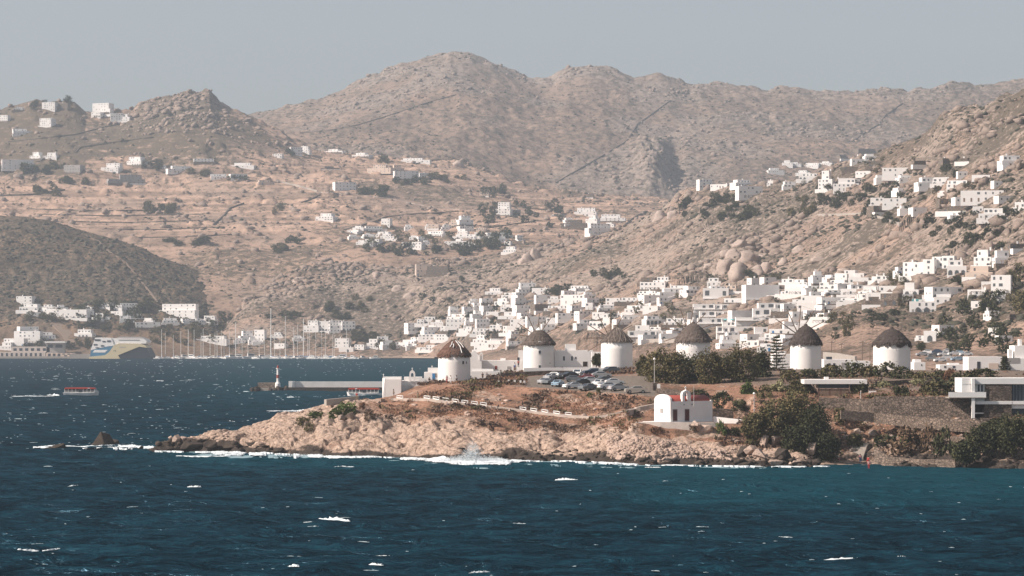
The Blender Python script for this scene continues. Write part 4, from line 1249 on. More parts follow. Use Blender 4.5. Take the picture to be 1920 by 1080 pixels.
# ------------------------------------------------------------------ foliage prototypes
def leaf_cloud(seed, rx, ry, rz, nclump, nleaf, leaf, flat=0.0, hollow=0.55, zc=0.0):
    """leaf faces gathered in clumps through an uneven crown volume"""
    r = np.random.default_rng(seed)
    d = r.normal(size=(nclump, 3)); d /= np.linalg.norm(d, axis=1)[:, None]
    rad = hollow + (1 - hollow) * r.random(nclump) ** 0.6
    rad *= 0.78 + 0.35 * r.random(nclump)
    c = d * rad[:, None] * np.array([rx, ry, rz])
    if flat: c[:, 2] = np.maximum(c[:, 2], -rz * (1 - flat))
    cr = 0.20 * (rx + rz) / 2 * (0.6 + 0.9 * r.random(nclump))
    P = np.repeat(c, nleaf, 0) + r.normal(size=(nclump * nleaf, 3)) * np.repeat(cr, nleaf)[:, None] * 0.62
    P[:, 2] += zc
    n = len(P)
    a = r.normal(size=(n, 3)); a /= np.linalg.norm(a, axis=1)[:, None]
    b = r.normal(size=(n, 3)); b -= (b * a).sum(1)[:, None] * a; b /= np.linalg.norm(b, axis=1)[:, None]
    sz = leaf * (0.6 + 0.8 * r.random(n))[:, None]
    v = np.stack([P - a * sz, P + b * sz * .55, P + a * sz, P - b * sz * .55], 1).reshape(-1, 3)
    f = np.arange(n * 4).reshape(-1, 4)
    return v, f

def cloud_mesh(name, *a, **k):
    v, f = leaf_cloud(*a, **k)
    return np_mesh(name, v, f)

# prototypes of unit size: about 1 m radius, standing on z=0
SHRUB = [cloud_mesh('shrub_leaves', 60 + i, 1.0, 0.8, 0.62 + .1 * (i % 3), 42, 14, 0.12, flat=.45, zc=0.38) for i in range(6)]
FARTREE = []
for i in range(5):
    v, f = leaf_cloud(80 + i, 0.85, 0.8, 0.75 + .12 * i, 40, 15, 0.11, flat=.2, zc=1.05)
    mb = MB().tube((0, 0, -.3), (0.05, 0, .9), .10, .06, 5)
    nv = len(v)
    tv = np.array(mb.v); tf = [x for x in mb.f if len(x) == 4]
    FARTREE.append(np_mesh('tree_leaves', np.vstack([v, tv]), np.vstack([f, np.array(tf) + nv])))
VAR = {}
def variant(me, mat):
    k = (me.name, mat)
    if k not in VAR:
        m2 = me.copy(); m2.materials.append(MAT[mat]); VAR[k] = m2
    return VAR[k]
def plant(name, protos, p, rx, rz, mat, label, cat, group=None, seed=0):
    rg = random.Random(seed)
    o = link(name, variant(protos[rg.randrange(len(protos))], mat))
    o.location = p; o.rotation_euler = (0, 0, rg.random() * 6.28); o.scale = (rx, rx * (0.8 + .3 * rg.random()), rz)
    return tag(o, label, cat, group)

# ------------------------------------------------------------------ near trees
def near_tree(x, yb, D, wpx, hpx, mat, label, seed, group=None, trunk=0.3, name='tree', nclump=150, base=.12, p=None):
    rg = random.Random(seed)
    p = p or at(x, yb, D); s = p.y / F
    W = wpx * s / 2; H = hpx * s
    t = empty(name, p, 0, label, 'tree', group)
    mb = MB()
    mb.tube((0, 0, -.8), (rg.uniform(-.3, .3), 0, H * .38), trunk, trunk * .7, 8)
    for k in range(6):
        a = k * 1.05 + rg.random()
        q = (W * .55 * math.cos(a), W * .55 * math.sin(a), H * (.6 + .2 * rg.random()))
        mb.tube((0, 0, H * (.2 + .03 * k)), q, trunk * .45, trunk * .15, 5)
    mb.build('trunk', MAT['bark'], t, True)
    rz = H * (1 - base) / 2
    me = cloud_mesh('crown', seed, W, W * .85, rz, nclump, 44, 0.24, flat=.05, hollow=.5, zc=H - rz)
    link('crown', me, MAT[mat], t)
    return t
rows = [(1205, 712, 600, 24, 44, 'leaf', 'small olive green tree standing just right of the netted windmill'),
 (1236, 738, 588, 58, 82, 'leaf', 'leftmost big tamarisk of the row, behind the lamp pole'),
 (1268, 742, 586, 52, 86, 'leaf', 'tamarisk with lighter olive top rising left of the pointed thatch cap'),
 (1300, 740, 592, 54, 76, 'leaf_dark', 'dark tamarisk directly below the pointed grey thatch cap'),
 (1332, 738, 584, 56, 84, 'leaf', 'tamarisk right of the pointed cap, in the middle of the dark row'),
 (1362, 736, 594, 50, 70, 'leaf_dark', 'fifth tamarisk of the row, darker and lower than the next one'),
 (1392, 736, 584, 60, 88, 'leaf', 'tall round brownish tamarisk near the right end of the row'),
 (1426, 734, 592, 44, 76, 'leaf_dark', 'last dark tamarisk of the row beside the spindly pine')]
for i, (x, yb, D, w, h, m_, lab) in enumerate(rows):
    near_tree(x, yb, D, w, h, m_, lab, 300 + i, 'tamarisk trees in a dense row by the windmills' if i else None, nclump=60 if i == 0 else 95)
big = [(1412, 832, 520, 44, 58, 'leaf', 'olive green bush tree right next to the white chapel wall'),
 (1450, 835, 522, 56, 84, 'leaf', 'broad tamarisk on the shore bank between chapel wall and boulders'),
 (1492, 828, 526, 62, 98, 'leaf', 'largest shore tamarisk with brown green crown left of the fenced house'),
 (1528, 850, 522, 56, 92, 'leaf_dark', 'dark tamarisk shading the bank above the small beach'),
 (1496, 858, 515, 58, 58, 'leaf_dark', 'low very dark tree directly behind the large split boulders'),
 (1552, 862, 514, 46, 48, 'leaf_dark', 'dark bushy tree over the beach end'),
 (1405, 762, 560, 30, 46, 'leaf_green', 'slim green tree with pale sprays under the tamarisk row'),
 (1500, 752, 556, 50, 38, 'leaf', 'rounded bush tree before the white slab roofed house'),
 (1612, 748, 550, 36, 32, 'leaf_dark', 'dark rounded tree at the right end of the slab roof'),
 (1655, 742, 556, 40, 26, 'leaf_pale', 'pale flowering shrub tree above the tall garden wall'),
 (1462, 748, 560, 40, 30, 'leaf_pale', 'pale green prickly bush tree under the dark garden wall'),
 (1845, 850, 505, 70, 52, 'leaf_dark', 'dark spreading tree over the right end of the sea wall'),
 (1900, 852, 503, 76, 74, 'leaf_dark', 'darkest tree clump below the villa at the picture edge'),
 (1872, 815, 512, 50, 28, 'leaf_dark', 'dark bush tree directly beneath the villa column'),
 (1812, 870, 500, 50, 44, 'leaf_dark', 'low dark tree at the water edge right of the sea wall')]
for i, (x, yb, D, w, h, m_, lab) in enumerate(big):
    near_tree(x, yb, D, w, h, m_, lab, 340 + i, None, trunk=.22, nclump=130 if w > 45 else 70, base=.02)
near_tree(1119, 690, 626, 16, 26, 'leaf_dark', 'round clipped green tree tucked between white house and netted windmill', 370, nclump=50, trunk=.15)

def norfolk(x, yb, D, wpx, hpx, label, seed, sparse=False):
    """star shaped araucaria: straight trunk with tiers of level boughs"""
    rg = random.Random(seed)
    p = at(x, yb, D); s = D / F; H = hpx * s; W = wpx * s / 2
    t = empty('pine_tree', p, 0, label, 'pine tree')
    MB().tube((0, 0, -1), (0, 0, H), .2, .04, 7).build('trunk', MAT['bark'], t)
    tiers = 11
    for k in range(tiers):
        z = H * (.14 + .84 * k / tiers); L = W * (1 - .85 * k / tiers) * (0.8 + .3 * rg.random())
        vs = []; mb = MB()
        for j in range(7):
            a = j * .9 + k * .5
            tip = Vector((L * math.cos(a), L * math.sin(a), z + L * .12))
            mb.tube((0, 0, z), tip, .05, .02, 4)
            for q in range(int(26 if not sparse else 16)):
                u = .2 + .8 * rg.random()
                c = Vector((0, 0, z)).lerp(tip, u) + Vector((rg.gauss(0, .14), rg.gauss(0, .14), rg.gauss(.05, .09)))
                e = Vector((rg.gauss(0, 1), rg.gauss(0, 1), rg.gauss(0, .5))).normalized() * .22
                g_ = Vector((rg.gauss(0, 1), rg.gauss(0, 1), rg.gauss(0, .5))).normalized() * .12
                mb.add([c - e, c + g_, c + e, c - g_], [(0, 1, 2, 3)])
        mb.build('bough', MAT['leaf_dark'], t)
    return t
norfolk(1456, 702, 604, 50, 76, 'spindly star shaped pine standing between tamarisk row and shaggy windmill', 5)
norfolk(1884, 712, 590, 36, 46, 'small dark star shaped pine before the tall white house', 6)

# shrubs on the headland: (x, y, w, h, material, label)
hs = [(1560,706,40,18,'leaf','olive green hedge bush below the low solar panelled house'),(1520,708,36,15,'leaf_dark','dark hedge bush under the shaggy windmill'),
 (1600,706,40,20,'leaf_dark','dark round hedge bush left of the broadest windmill'),(1630,706,34,20,'leaf','green brown hedge bush at the left foot of broadest windmill'),
 (1662,707,38,20,'leaf_dark','dark hedge bush in front of the broadest windmill'),(1692,709,36,16,'leaf_dark','low dark hedge bush right under the broadest windmill'),
 (1730,712,40,14,'leaf','grey green hedge bush right of the broadest windmill'),(1768,712,36,12,'leaf_dark','low dark hedge left of the round tan bush'),
 (1782,713,22,16,'leaf_dry','round tan coloured bush in the dark hedge'),(1805,716,40,18,'leaf_dark','dark hedge bush meeting the villa roof'),
 (1845,708,40,14,'leaf_dark','dark hedge behind the villa roof'),(1722,722,24,10,'leaf_pale','pale leafy plant below the dark hedge'),
 (1480,712,34,15,'leaf','olive bush at the left foot of shaggy windmill'),(1795,738,60,26,'leaf_dark','large dark green bush left of the villa white wall'),
 (1755,740,50,24,'leaf','wide green bush in the upper garden terrace'),(1690,742,30,18,'leaf_dark','dark bush right of the pale flowering shrub'),
 (1640,768,18,16,'leaf_green','green plant at the corner of the tall garden wall'),(1718,776,38,18,'brown_bush','brown brush against the foot of the tall garden wall'),
 (1820,775,10,12,'leaf_green','small green plant by the villa column'),(1700,845,70,36,'brown_bush','broad brown bush above the curving sea wall'),
 (1705,838,40,24,'leaf_green','green heart of the brown bush above the sea wall'),(1742,846,50,40,'brown_bush','dark brown bush left of the short rubble wall'),
 (1660,835,46,22,'leaf_dark','dark bush beside the beach steps'),(1600,838,40,26,'leaf','olive bush above the beach steps'),
 (1575,790,34,24,'leaf','dusty bush at the left end of the lane wall'),(1620,808,30,14,'brown_bush','dry bush on the broken bank below the lane'),(1690,812,40,14,'brown_bush','dry bush in the middle of the broken bank'),
 (1770,850,40,40,'leaf_dark','dark bush right of the brown bush above the sea wall'),
 (1351,812,20,20,'leaf_green','round green bush in front of the chapel terrace'),(1374,815,30,14,'leaf_dark','dark shrub under the low white chapel wall'),
 (1300,806,26,10,'brown_bush','rusty dry bush at the chapel terrace foot'),(1230,810,30,10,'leaf_dry','rusty dry grass tuft left below the chapel terrace'),
 (1310,745,40,14,'leaf_dark','dark shrub strip behind the chapel roof'),(1355,762,40,26,'leaf_dark','very dark shrub right of the chapel back wall'),(1385,770,40,22,'leaf_dark','dark shrub below the slim green tree'),
 (1432,745,40,20,'leaf','olive shrub under the row of tamarisks'),
 (650,776,44,22,'leaf_green','bright green cushion shrub at the walkway tip'),(628,784,30,16,'leaf_green','green cushion shrub below left of the bright one'),(592,783,32,12,'leaf_green','flat green cushion shrub on the bare rock'),
 (568,795,30,14,'leaf','olive cushion shrub on the bare rock near the point'),(580,806,20,12,'leaf','small olive shrub in a rock hollow near the point'),
 (692,786,20,16,'brown_bush','rusty shrub beside the bright green cushion'),(678,768,14,14,'leaf_dry','brown shrub against the masonry buttress'),
 (935,706,16,9,'leaf_green','tiny green plants by the church terrace wall'),(1106,745,14,10,'leaf_green','green shrub at the car park edge'),(1122,738,10,12,'leaf_dark','dark spindly shrub between parked cars'),(1250,712,20,10,'leaf_dry','brown shrub right of the lamp pillar')]
for i, (x, y, w, h, m_, lab) in enumerate(hs):
    if x > 1440 and y < 745: w, h = w * 1.3, h * 1.15
    p = pick(x, y); s = p.y / F
    plant('shrub', SHRUB, p, w * s / 2 * 1.05, h * s * .95, m_, lab, 'shrub', None, 900 + i)

# brush and dry grass on the headland: too many to count
def tufts(name, n, sel, size, mat, seed, zsq=1.0, leafn=7):
    r = np.random.default_rng(seed)
    V = []
    got = 0
    P = []
    while got < n:
        x = r.uniform(290, 2300, 4000); t = r.uniform(.8, 4.9, 4000)
        c = np.clip(np.searchsorted(head.xs, x), 0, len(head.xs) - 1)
        rr = np.searchsorted(head.T[:, 0], t)
        ok = sel(x, t, head.X[rr, c], head.D[rr, c], head.Z[rr, c], r)
        for q in np.nonzero(ok)[0]:
            P.append((head.X[rr[q], c[q]], head.D[rr[q], c[q]], head.Z[rr[q], c[q]])); got += 1
            if got >= n: break
    P = np.repeat(np.array(P), leafn, 0)
    m = len(P)
    sz = size * (0.5 + np.repeat(r.random(n), leafn))
    P = P + r.normal(size=(m, 3)) * sz[:, None] * np.array([.55, .55, .18 * zsq])
    P[:, 2] += sz * .25
    a = r.normal(size=(m, 3)); a[:, 2] = np.abs(a[:, 2]) * 1.6 * zsq; a /= np.linalg.norm(a, axis=1)[:, None]
    b = np.cross(a, r.normal(size=(m, 3))); b /= np.linalg.norm(b, axis=1)[:, None]
    s_ = sz[:, None] * .5
    v = np.stack([P - b * s_ * .5, P + b * s_ * .5, P + a * s_ + b * s_ * .15, P + a * s_ - b * s_ * .15], 1).reshape(-1, 3)
    o = link(name, np_mesh(name, v, np.arange(m * 4).reshape(-1, 4)), mat)
    return tag(o, kind='stuff')
def gsel(x, t, X, D, Z, r):
    g = fbm(X / 6, D / 6, 3, 701)
    lot = (x > 985) & (x < 1245) & (t > 2.85) & (t < 4.2)
    yy = np.interp(x, [735, 800, 900, 960, 1060, 1112, 1180, 1260], [749, 749, 761, 768, 780, 783, 768, 753])
    py = YH + (HC - Z) * F / D
    onpath = (np.abs(py - yy) < 2.5) & (x > 730) & (x < 1262)
    chap = (x > 1195) & (x < 1390) & (D > 526) & (D < 553)
    return (x > 680) & ((x > 745) | (t < 2.2)) & (t > 1.12) & (g > .42) & ~lot & ~onpath & ~chap & ~((x > 1190) & (x < 1460) & (t > 3.1)) & (r.random(len(x)) < np.where(x > 1400, .45, .9))
tufts('dry_grass', 9000, gsel, .42, MAT['leaf_dry'], 1, 1.0, 6)
tufts('dry_brush', 1100, lambda x, t, X, D, Z, r: gsel(x, t, X, D, Z, r) & (fbm(X / 8, D / 8, 3, 705) > .52), .8, plain('brown_brush', (.15, .10, .075), .9, .3, 1), 2, .7, 12)
tufts('green_brush', 420, lambda x, t, X, D, Z, r: gsel(x, t, X, D, Z, r) & (fbm(X / 10, D / 6, 3, 709) > .56) , .75, MAT['leaf'], 3, .7, 12)

# ------------------------------------------------------------------ rocks
def rock_mesh(seed, name='boulder', sub=0):
    """angular block: hull of a few points, edges slightly worn"""
    import bmesh
    rg = np.random.default_rng(seed)
    bm = bmesh.new()
    for k in range(15):
        d = rg.normal(size=3); d /= np.linalg.norm(d) * (1 - .25 * rg.random())
        bm.verts.new(d * np.array([1.1, 1.0, 1.0]))
    bmesh.ops.convex_hull(bm, input=bm.verts)
    for q in [q for q in bm.verts if not q.link_faces]: bm.verts.remove(q)
    bmesh.ops.bevel(bm, geom=bm.edges[:], offset=.05, segments=1, affect='EDGES')
    bmesh.ops.triangulate(bm, faces=bm.faces[:])
    me = bpy.data.meshes.new(name); bm.to_mesh(me); bm.free()
    return me
RK = [rock_mesh(20 + i) for i in range(8)]
br = [(1450,822,28,22,20,'rock_near','tall pale wedge boulder leaning on top of the boulder pile'),(1434,838,14,24,35,'rock_near','upright pale slab boulder at the left of the boulder pile'),
 (1458,838,22,20,-20,'rock_near','pale block boulder below the leaning wedge'),(1474,832,14,12,10,'rock_near','small pale boulder at the top right of the pile'),
 (1411,852,22,16,0,'rock_near','rounded pale boulder left of the pile by the cobbled bank'),(1432,858,28,16,5,'rock_near','broad pale boulder low in the middle of the pile'),
 (1500,846,26,28,-25,'rock_near','pale leaning boulder with a flat top near the beach'),(1520,856,16,26,25,'rock_near','narrow pale slanted boulder right beside the beach'),
 (1450,872,34,12,0,'rock_near','flat boulder at the waterline under the pile'),(1490,872,26,10,0,'rock_near','low boulder at the waterline left of beach'),
 (1308,808,24,18,10,'rock_near','pale jagged rock outcrop under the chapel terrace'),(1325,812,22,18,-10,'rock_near','pale rock beside the jagged outcrop under the chapel terrace'),
 (1395,858,26,20,0,'rock_wet','dark boulder between cobbled bank and boulder pile'),(1475,862,30,20,0,'rock_wet','dark boulder in the shade of the pile'),
 (1530,872,24,12,0,'rock_wet','dark boulder at the beach end'),
 (330,832,12,16,8,'rock_near','upright pale rock standing on the dark point'),(344,826,12,9,0,'rock_near','pale rock beside the upright one on the point'),
 (522,848,18,10,0,'rock_wet','dark boulder in the surf below the bare slope'),(360,843,40,14,0,'rock_wet','long dark wet rock at the point'),(310,846,36,9,0,'rock_wet','low dark ledge at the outer end of the point'),
 (430,842,30,14,0,'rock_wet','dark wet rock right of the point'),(395,840,28,12,0,'rock_wet','dark wet rock in the middle of the point'),
 (795,862,20,5,0,'rock_wet','flat dark rock awash below the headland'),
 (640,790,16,12,20,'rock','grey pointed rock beside the green cushion shrubs'),(655,786,16,16,-20,'rock','grey leaning rock right of the green cushion shrub'),(620,796,12,12,0,'rock','pale grey rock below the green cushion'),
 (594,792,7,7,0,'rock_near','small white square rock on the bare slope'),
 (1608,814,13,10,10,'rock_near','pale rock in the broken bank under the lane'),(1638,817,14,11,-10,'rock','brown rock in the centre of the broken bank'),(1706,812,15,10,0,'rock_near','pale flat rock in the bank below the tall garden wall')]
for i, (x, y, w, h, tilt, m_, lab) in enumerate(br):
    p = pick(x, y); s = p.y / F
    o = link('boulder', variant(RK[i % 8], m_)); o.location = p + Vector((0, w*s*.3, h * s * .45)); o.rotation_euler = (R(tilt * .5), R(tilt), i * 1.7)
    o.scale = (w * s * .6, w * s * .55, h * s * .62); tag(o, lab, 'boulder')
# islet off the point
isl = [(196, 836, 40, 30, 'dark jagged islet rock standing in white surf off the point'), (212, 834, 24, 14, 'lower dark shoulder rock right of the jagged islet'), (180, 835, 18, 10, 'low dark rock at the left foot of the islet'),
       (88, 842, 24, 6, 'outermost low rock awash at far left'), (112, 842, 36, 5, 'flat brown rock awash left of the islet'), (262, 841, 16, 5, 'small rock awash between islet and point')]
for i, (x, y, w, h, lab) in enumerate(isl):
    p = at(x, y, SHORE(y)); s = p.y / F; p.z = 0
    o = link('islet_rock', variant(RK[(i + 3) % 8], 'rock_wet')); o.location = p; o.rotation_euler = (.5, .6 - .5 * (i % 2), i * 2.1)
    o.scale = (w * s * .5, w * s * .45, h * s * .8); tag(o, lab, 'rock')

def dome_mesh(seed):
    """weathered granite dome with a few split faces"""
    import bmesh
    rg = np.random.default_rng(seed)
    bm = bmesh.new(); bmesh.ops.create_icosphere(bm, subdivisions=3, radius=1)
    v = np.array([q.co for q in bm.verts]); f = np.array([[q.index for q in fa.verts] for fa in bm.faces]); bm.free()
    for k in range(7):
        d = rg.normal(size=3); d[2] = abs(d[2]) * .6; d /= np.linalg.norm(d)
        e = v @ d; v = v - np.outer(np.maximum(e - (.62 + .25 * rg.random()), 0) * .9, d)
    n = fbm(v[:, 0] * 2.3 + seed, v[:, 2] * 3.2 + v[:, 1] * 1.6, 4, seed) - .5
    v = v * (1 + .62 * n[:, None])
    return np_mesh('boulder_dome', v, f)
RD = [dome_mesh(40 + i) for i in range(6)]
def scatter_rocks(name, sheet, n, sel, size, mat, seed, sq=.6, faces='ico'):
    """loose stones beyond counting, one mesh"""
    import bmesh
    r = np.random.default_rng(seed)
    bm = bmesh.new(); bmesh.ops.create_icosphere(bm, subdivisions=1, radius=1)
    bv = np.array([q.co for q in bm.verts]); bf = np.array([[q.index for q in fa.verts] for fa in bm.faces]); bm.free()
    nr, nc = sheet.D.shape
    C = []
    while sum(len(c) for c in C) < n:
        ri = r.integers(1, nr - 1, 20000); ci = r.integers(0, nc, 20000)
        X, D, Z, T, px = sheet.X[ri, ci], sheet.D[ri, ci], sheet.Z[ri, ci], sheet.T[ri, ci], sheet.xs[ci]
        ok = sel(px, T, X, D, Z, sheet.PY[ri, ci]) > r.random(20000)
        C.append(np.stack([X, D, Z], 1)[ok])
    C = np.vstack(C)[:n]
    k = len(bv)
    sz = size[0] + (size[1] - size[0]) * r.random(n) ** 3
    dv = bv[None] * (1 + .30 * r.normal(size=(n, k, 1))) + .12 * r.normal(size=(n, k, 3))
    ang = r.random(n) * 6.28; ca, sa = np.cos(ang), np.sin(ang)
    dv = dv * (sz[:, None, None] * np.array([1.25, .85, sq]))
    x_ = dv[:, :, 0] * ca[:, None] - dv[:, :, 1] * sa[:, None]; y_ = dv[:, :, 0] * sa[:, None] + dv[:, :, 1] * ca[:, None]
    V = np.stack([x_, y_, dv[:, :, 2]], -1) + C[:, None, :] + np.array([0, 0, .1])[None, None] * sz[:, None, None]
    Fc = (bf[None] + (np.arange(n) * k)[:, None, None]).reshape(-1, 3)
    o = link(name, np_mesh(name, V.reshape(-1, 3), Fc), mat)
    return tag(o, kind='stuff')
scatter_rocks('shore_stones', head, 900, lambda px, T, X, D, Z, PY: (Z < 1.8) * (Z > -.6) * .8 * ((px < 1530) | (px > 1650)) * ((px > 850) | (px < 520)), (.25, 1.0), MAT['rock_wet'], 5)
scatter_rocks('loose_stones', head, 700, lambda px, T, X, D, Z, PY: ((T > .8) & (T < 2.6) & (Z > 2) & ~((px > 1180) & (px < 1400) & (D > 524))) * .3, (.15, .75), MAT['rock_near'], 6)
scatter_rocks('cobbled_bank', head, 2600, lambda px, T, X, D, Z, PY: ((PY > np.interp(px, [1130, 1200, 1300, 1390], [815, 820, 838, 850])) & (PY < np.interp(px, [1130, 1200, 1300, 1390], [862, 866, 858, 864])) & (px > 1140) & (px < 1370) & (Z > .8)) * 1.0, (.3, .5), MAT['rock_near'], 7, sq=.8)
scatter_rocks('bank_stones', head, 700, lambda px, T, X, D, Z, PY: ((px > 1560) & (T > 1) & (T < 2.9)) * .5, (.2, .9), MAT['rock'], 8)
scatter_rocks('hill_boulders', rocky, 5200, lambda px, T, X, D, Z, PY: ((T > 1.4) & (T < 3.02)) * (.03 + sstep(.50, .62, fbm(X / 75, D / 75, 4, 341))) , (.6, 4.8), MAT['rock'], 9, .75)
scatter_rocks('mountain_boulders', mtn, 3000, lambda px, T, X, D, Z, PY: ((T > 1) & (T < 3.02)) * (.02 + sstep(.48, .6, fbm(X / 120, D / 120, 3, 41))), (1.0, 4.8), MAT['rock'], 10, .8)
scatter_rocks('hilltop_boulders', mid, 2200, lambda px, T, X, D, Z, PY: ((T > 1.5) & (T < 4.02)) * (.05 + .9 * np.exp(-((px - 345) / 85.) ** 2) * (T > 3.55)), (1.0, 5.5), MAT['rock'], 11, .8)
def scatter_scrub(name, sheet, n, sel, size, mat, seed):
    return scatter_rocks(name, sheet, n, sel, size, mat, seed, .65)
scatter_scrub('hill_scrub', rocky, 8500, lambda px, T, X, D, Z, PY: ((T > .9) & (T < 3)) * (.1 + .9 * sstep(.45, .6, fbm(X / 60, D / 60, 3, 351))), (.5, 2.3), MAT['scrub'], 12)
scatter_scrub('mountain_scrub', mtn, 6500, lambda px, T, X, D, Z, PY: ((T > 1) & (T < 3)) * (.2 + .8 * sstep(.4, .6, fbm(X / 150, D / 150, 3, 51))), (.8, 2.5), MAT['scrub'], 13)
scatter_scrub('field_scrub', mid, 3200, lambda px, T, X, D, Z, PY: ((T > .8) & (T < 4)) * (.05 + .95 * sstep(.5, .65, fbm(X / 110, D / 80, 3, 151))), (.7, 2.5), MAT['scrub'], 14)
scatter_scrub('thorn_scrub', scrubhill, 5000, lambda px, T, X, D, Z, PY: ((T > .9) & (T < 3.02)) * .8, (.6, 2.6), MAT['scrub'], 15)

# ------------------------------------------------------------------ houses of the town and the hills
WIN = MB().box(-.5, .5, -.05, .12, -.5, .5).mesh('window'); WIN.materials.append(MAT['far_window'])
DOOR = {}
for k_, m_ in (('blue', 'shutter_blue'), ('brown', 'wood'), ('grey', 'grey_wall')):
    DOOR[k_] = MB().box(-.5, .5, -.06, .12, 0, 1).mesh('door'); DOOR[k_].materials.append(MAT[m_])
ARCH = MB(); ARCH.prism([(-.5, 0), (.5, 0), (.5, .6), (.35, .86), (0, 1), (-.35, .86), (-.5, .6)], -.05, .12); ARCH = ARCH.mesh('arch'); ARCH.materials.append(MAT['far_window'])
CHM = MB().box(-.35, .35, -.3, .3, 0, 1.1).box(-.45, .45, -.4, .4, 1.1, 1.25).mesh('chimney'); CHM.materials.append(MAT['white'])
PERG = MB()
for i in range(5): PERG.box(-.5 + i * .235, -.46 + i * .235, -1, 0, .92, 1)
for x_ in (-.5, .46): PERG.box(x_, x_ + .04, -1, -.95, 0, .92)
PERG = PERG.mesh('pergola'); PERG.materials.append(MAT['wood'])

def wbox(mb, x0, x1, y0, y1, z0, z1, rim=True):
    """block with a flat roof set behind a low parapet"""
    if not rim: return mb.box(x0, x1, y0, y1, z0, z1)
    t, d = .28, .35
    o = [(x0, y0), (x1, y0), (x1, y1), (x0, y1)]; i_ = [(x0+t, y0+t), (x1-t, y0+t), (x1-t, y1-t), (x0+t, y1-t)]
    vs = [(a, b, z0) for a, b in o] + [(a, b, z1) for a, b in o] + [(a, b, z1) for a, b in i_] + [(a, b, z1 - d) for a, b in i_]
    fs = [(3, 2, 1, 0)] + [(k, (k+1) % 4, 4+(k+1) % 4, 4+k) for k in range(4)] + [(4+k, 4+(k+1) % 4, 8+(k+1) % 4, 8+k) for k in range(4)] + [(8+k, 8+(k+1) % 4, 12+(k+1) % 4, 12+k) for k in range(4)] + [(12, 13, 14, 15)]
    return mb.add(vs, fs)

def sub(me, name, parent, loc, sx=1, sz=1, rz=0, sy=1):
    o = link(name, me, None, parent); o.location = loc; o.scale = (sx, sy, sz); o.rotation_euler = (0, 0, rz); return o

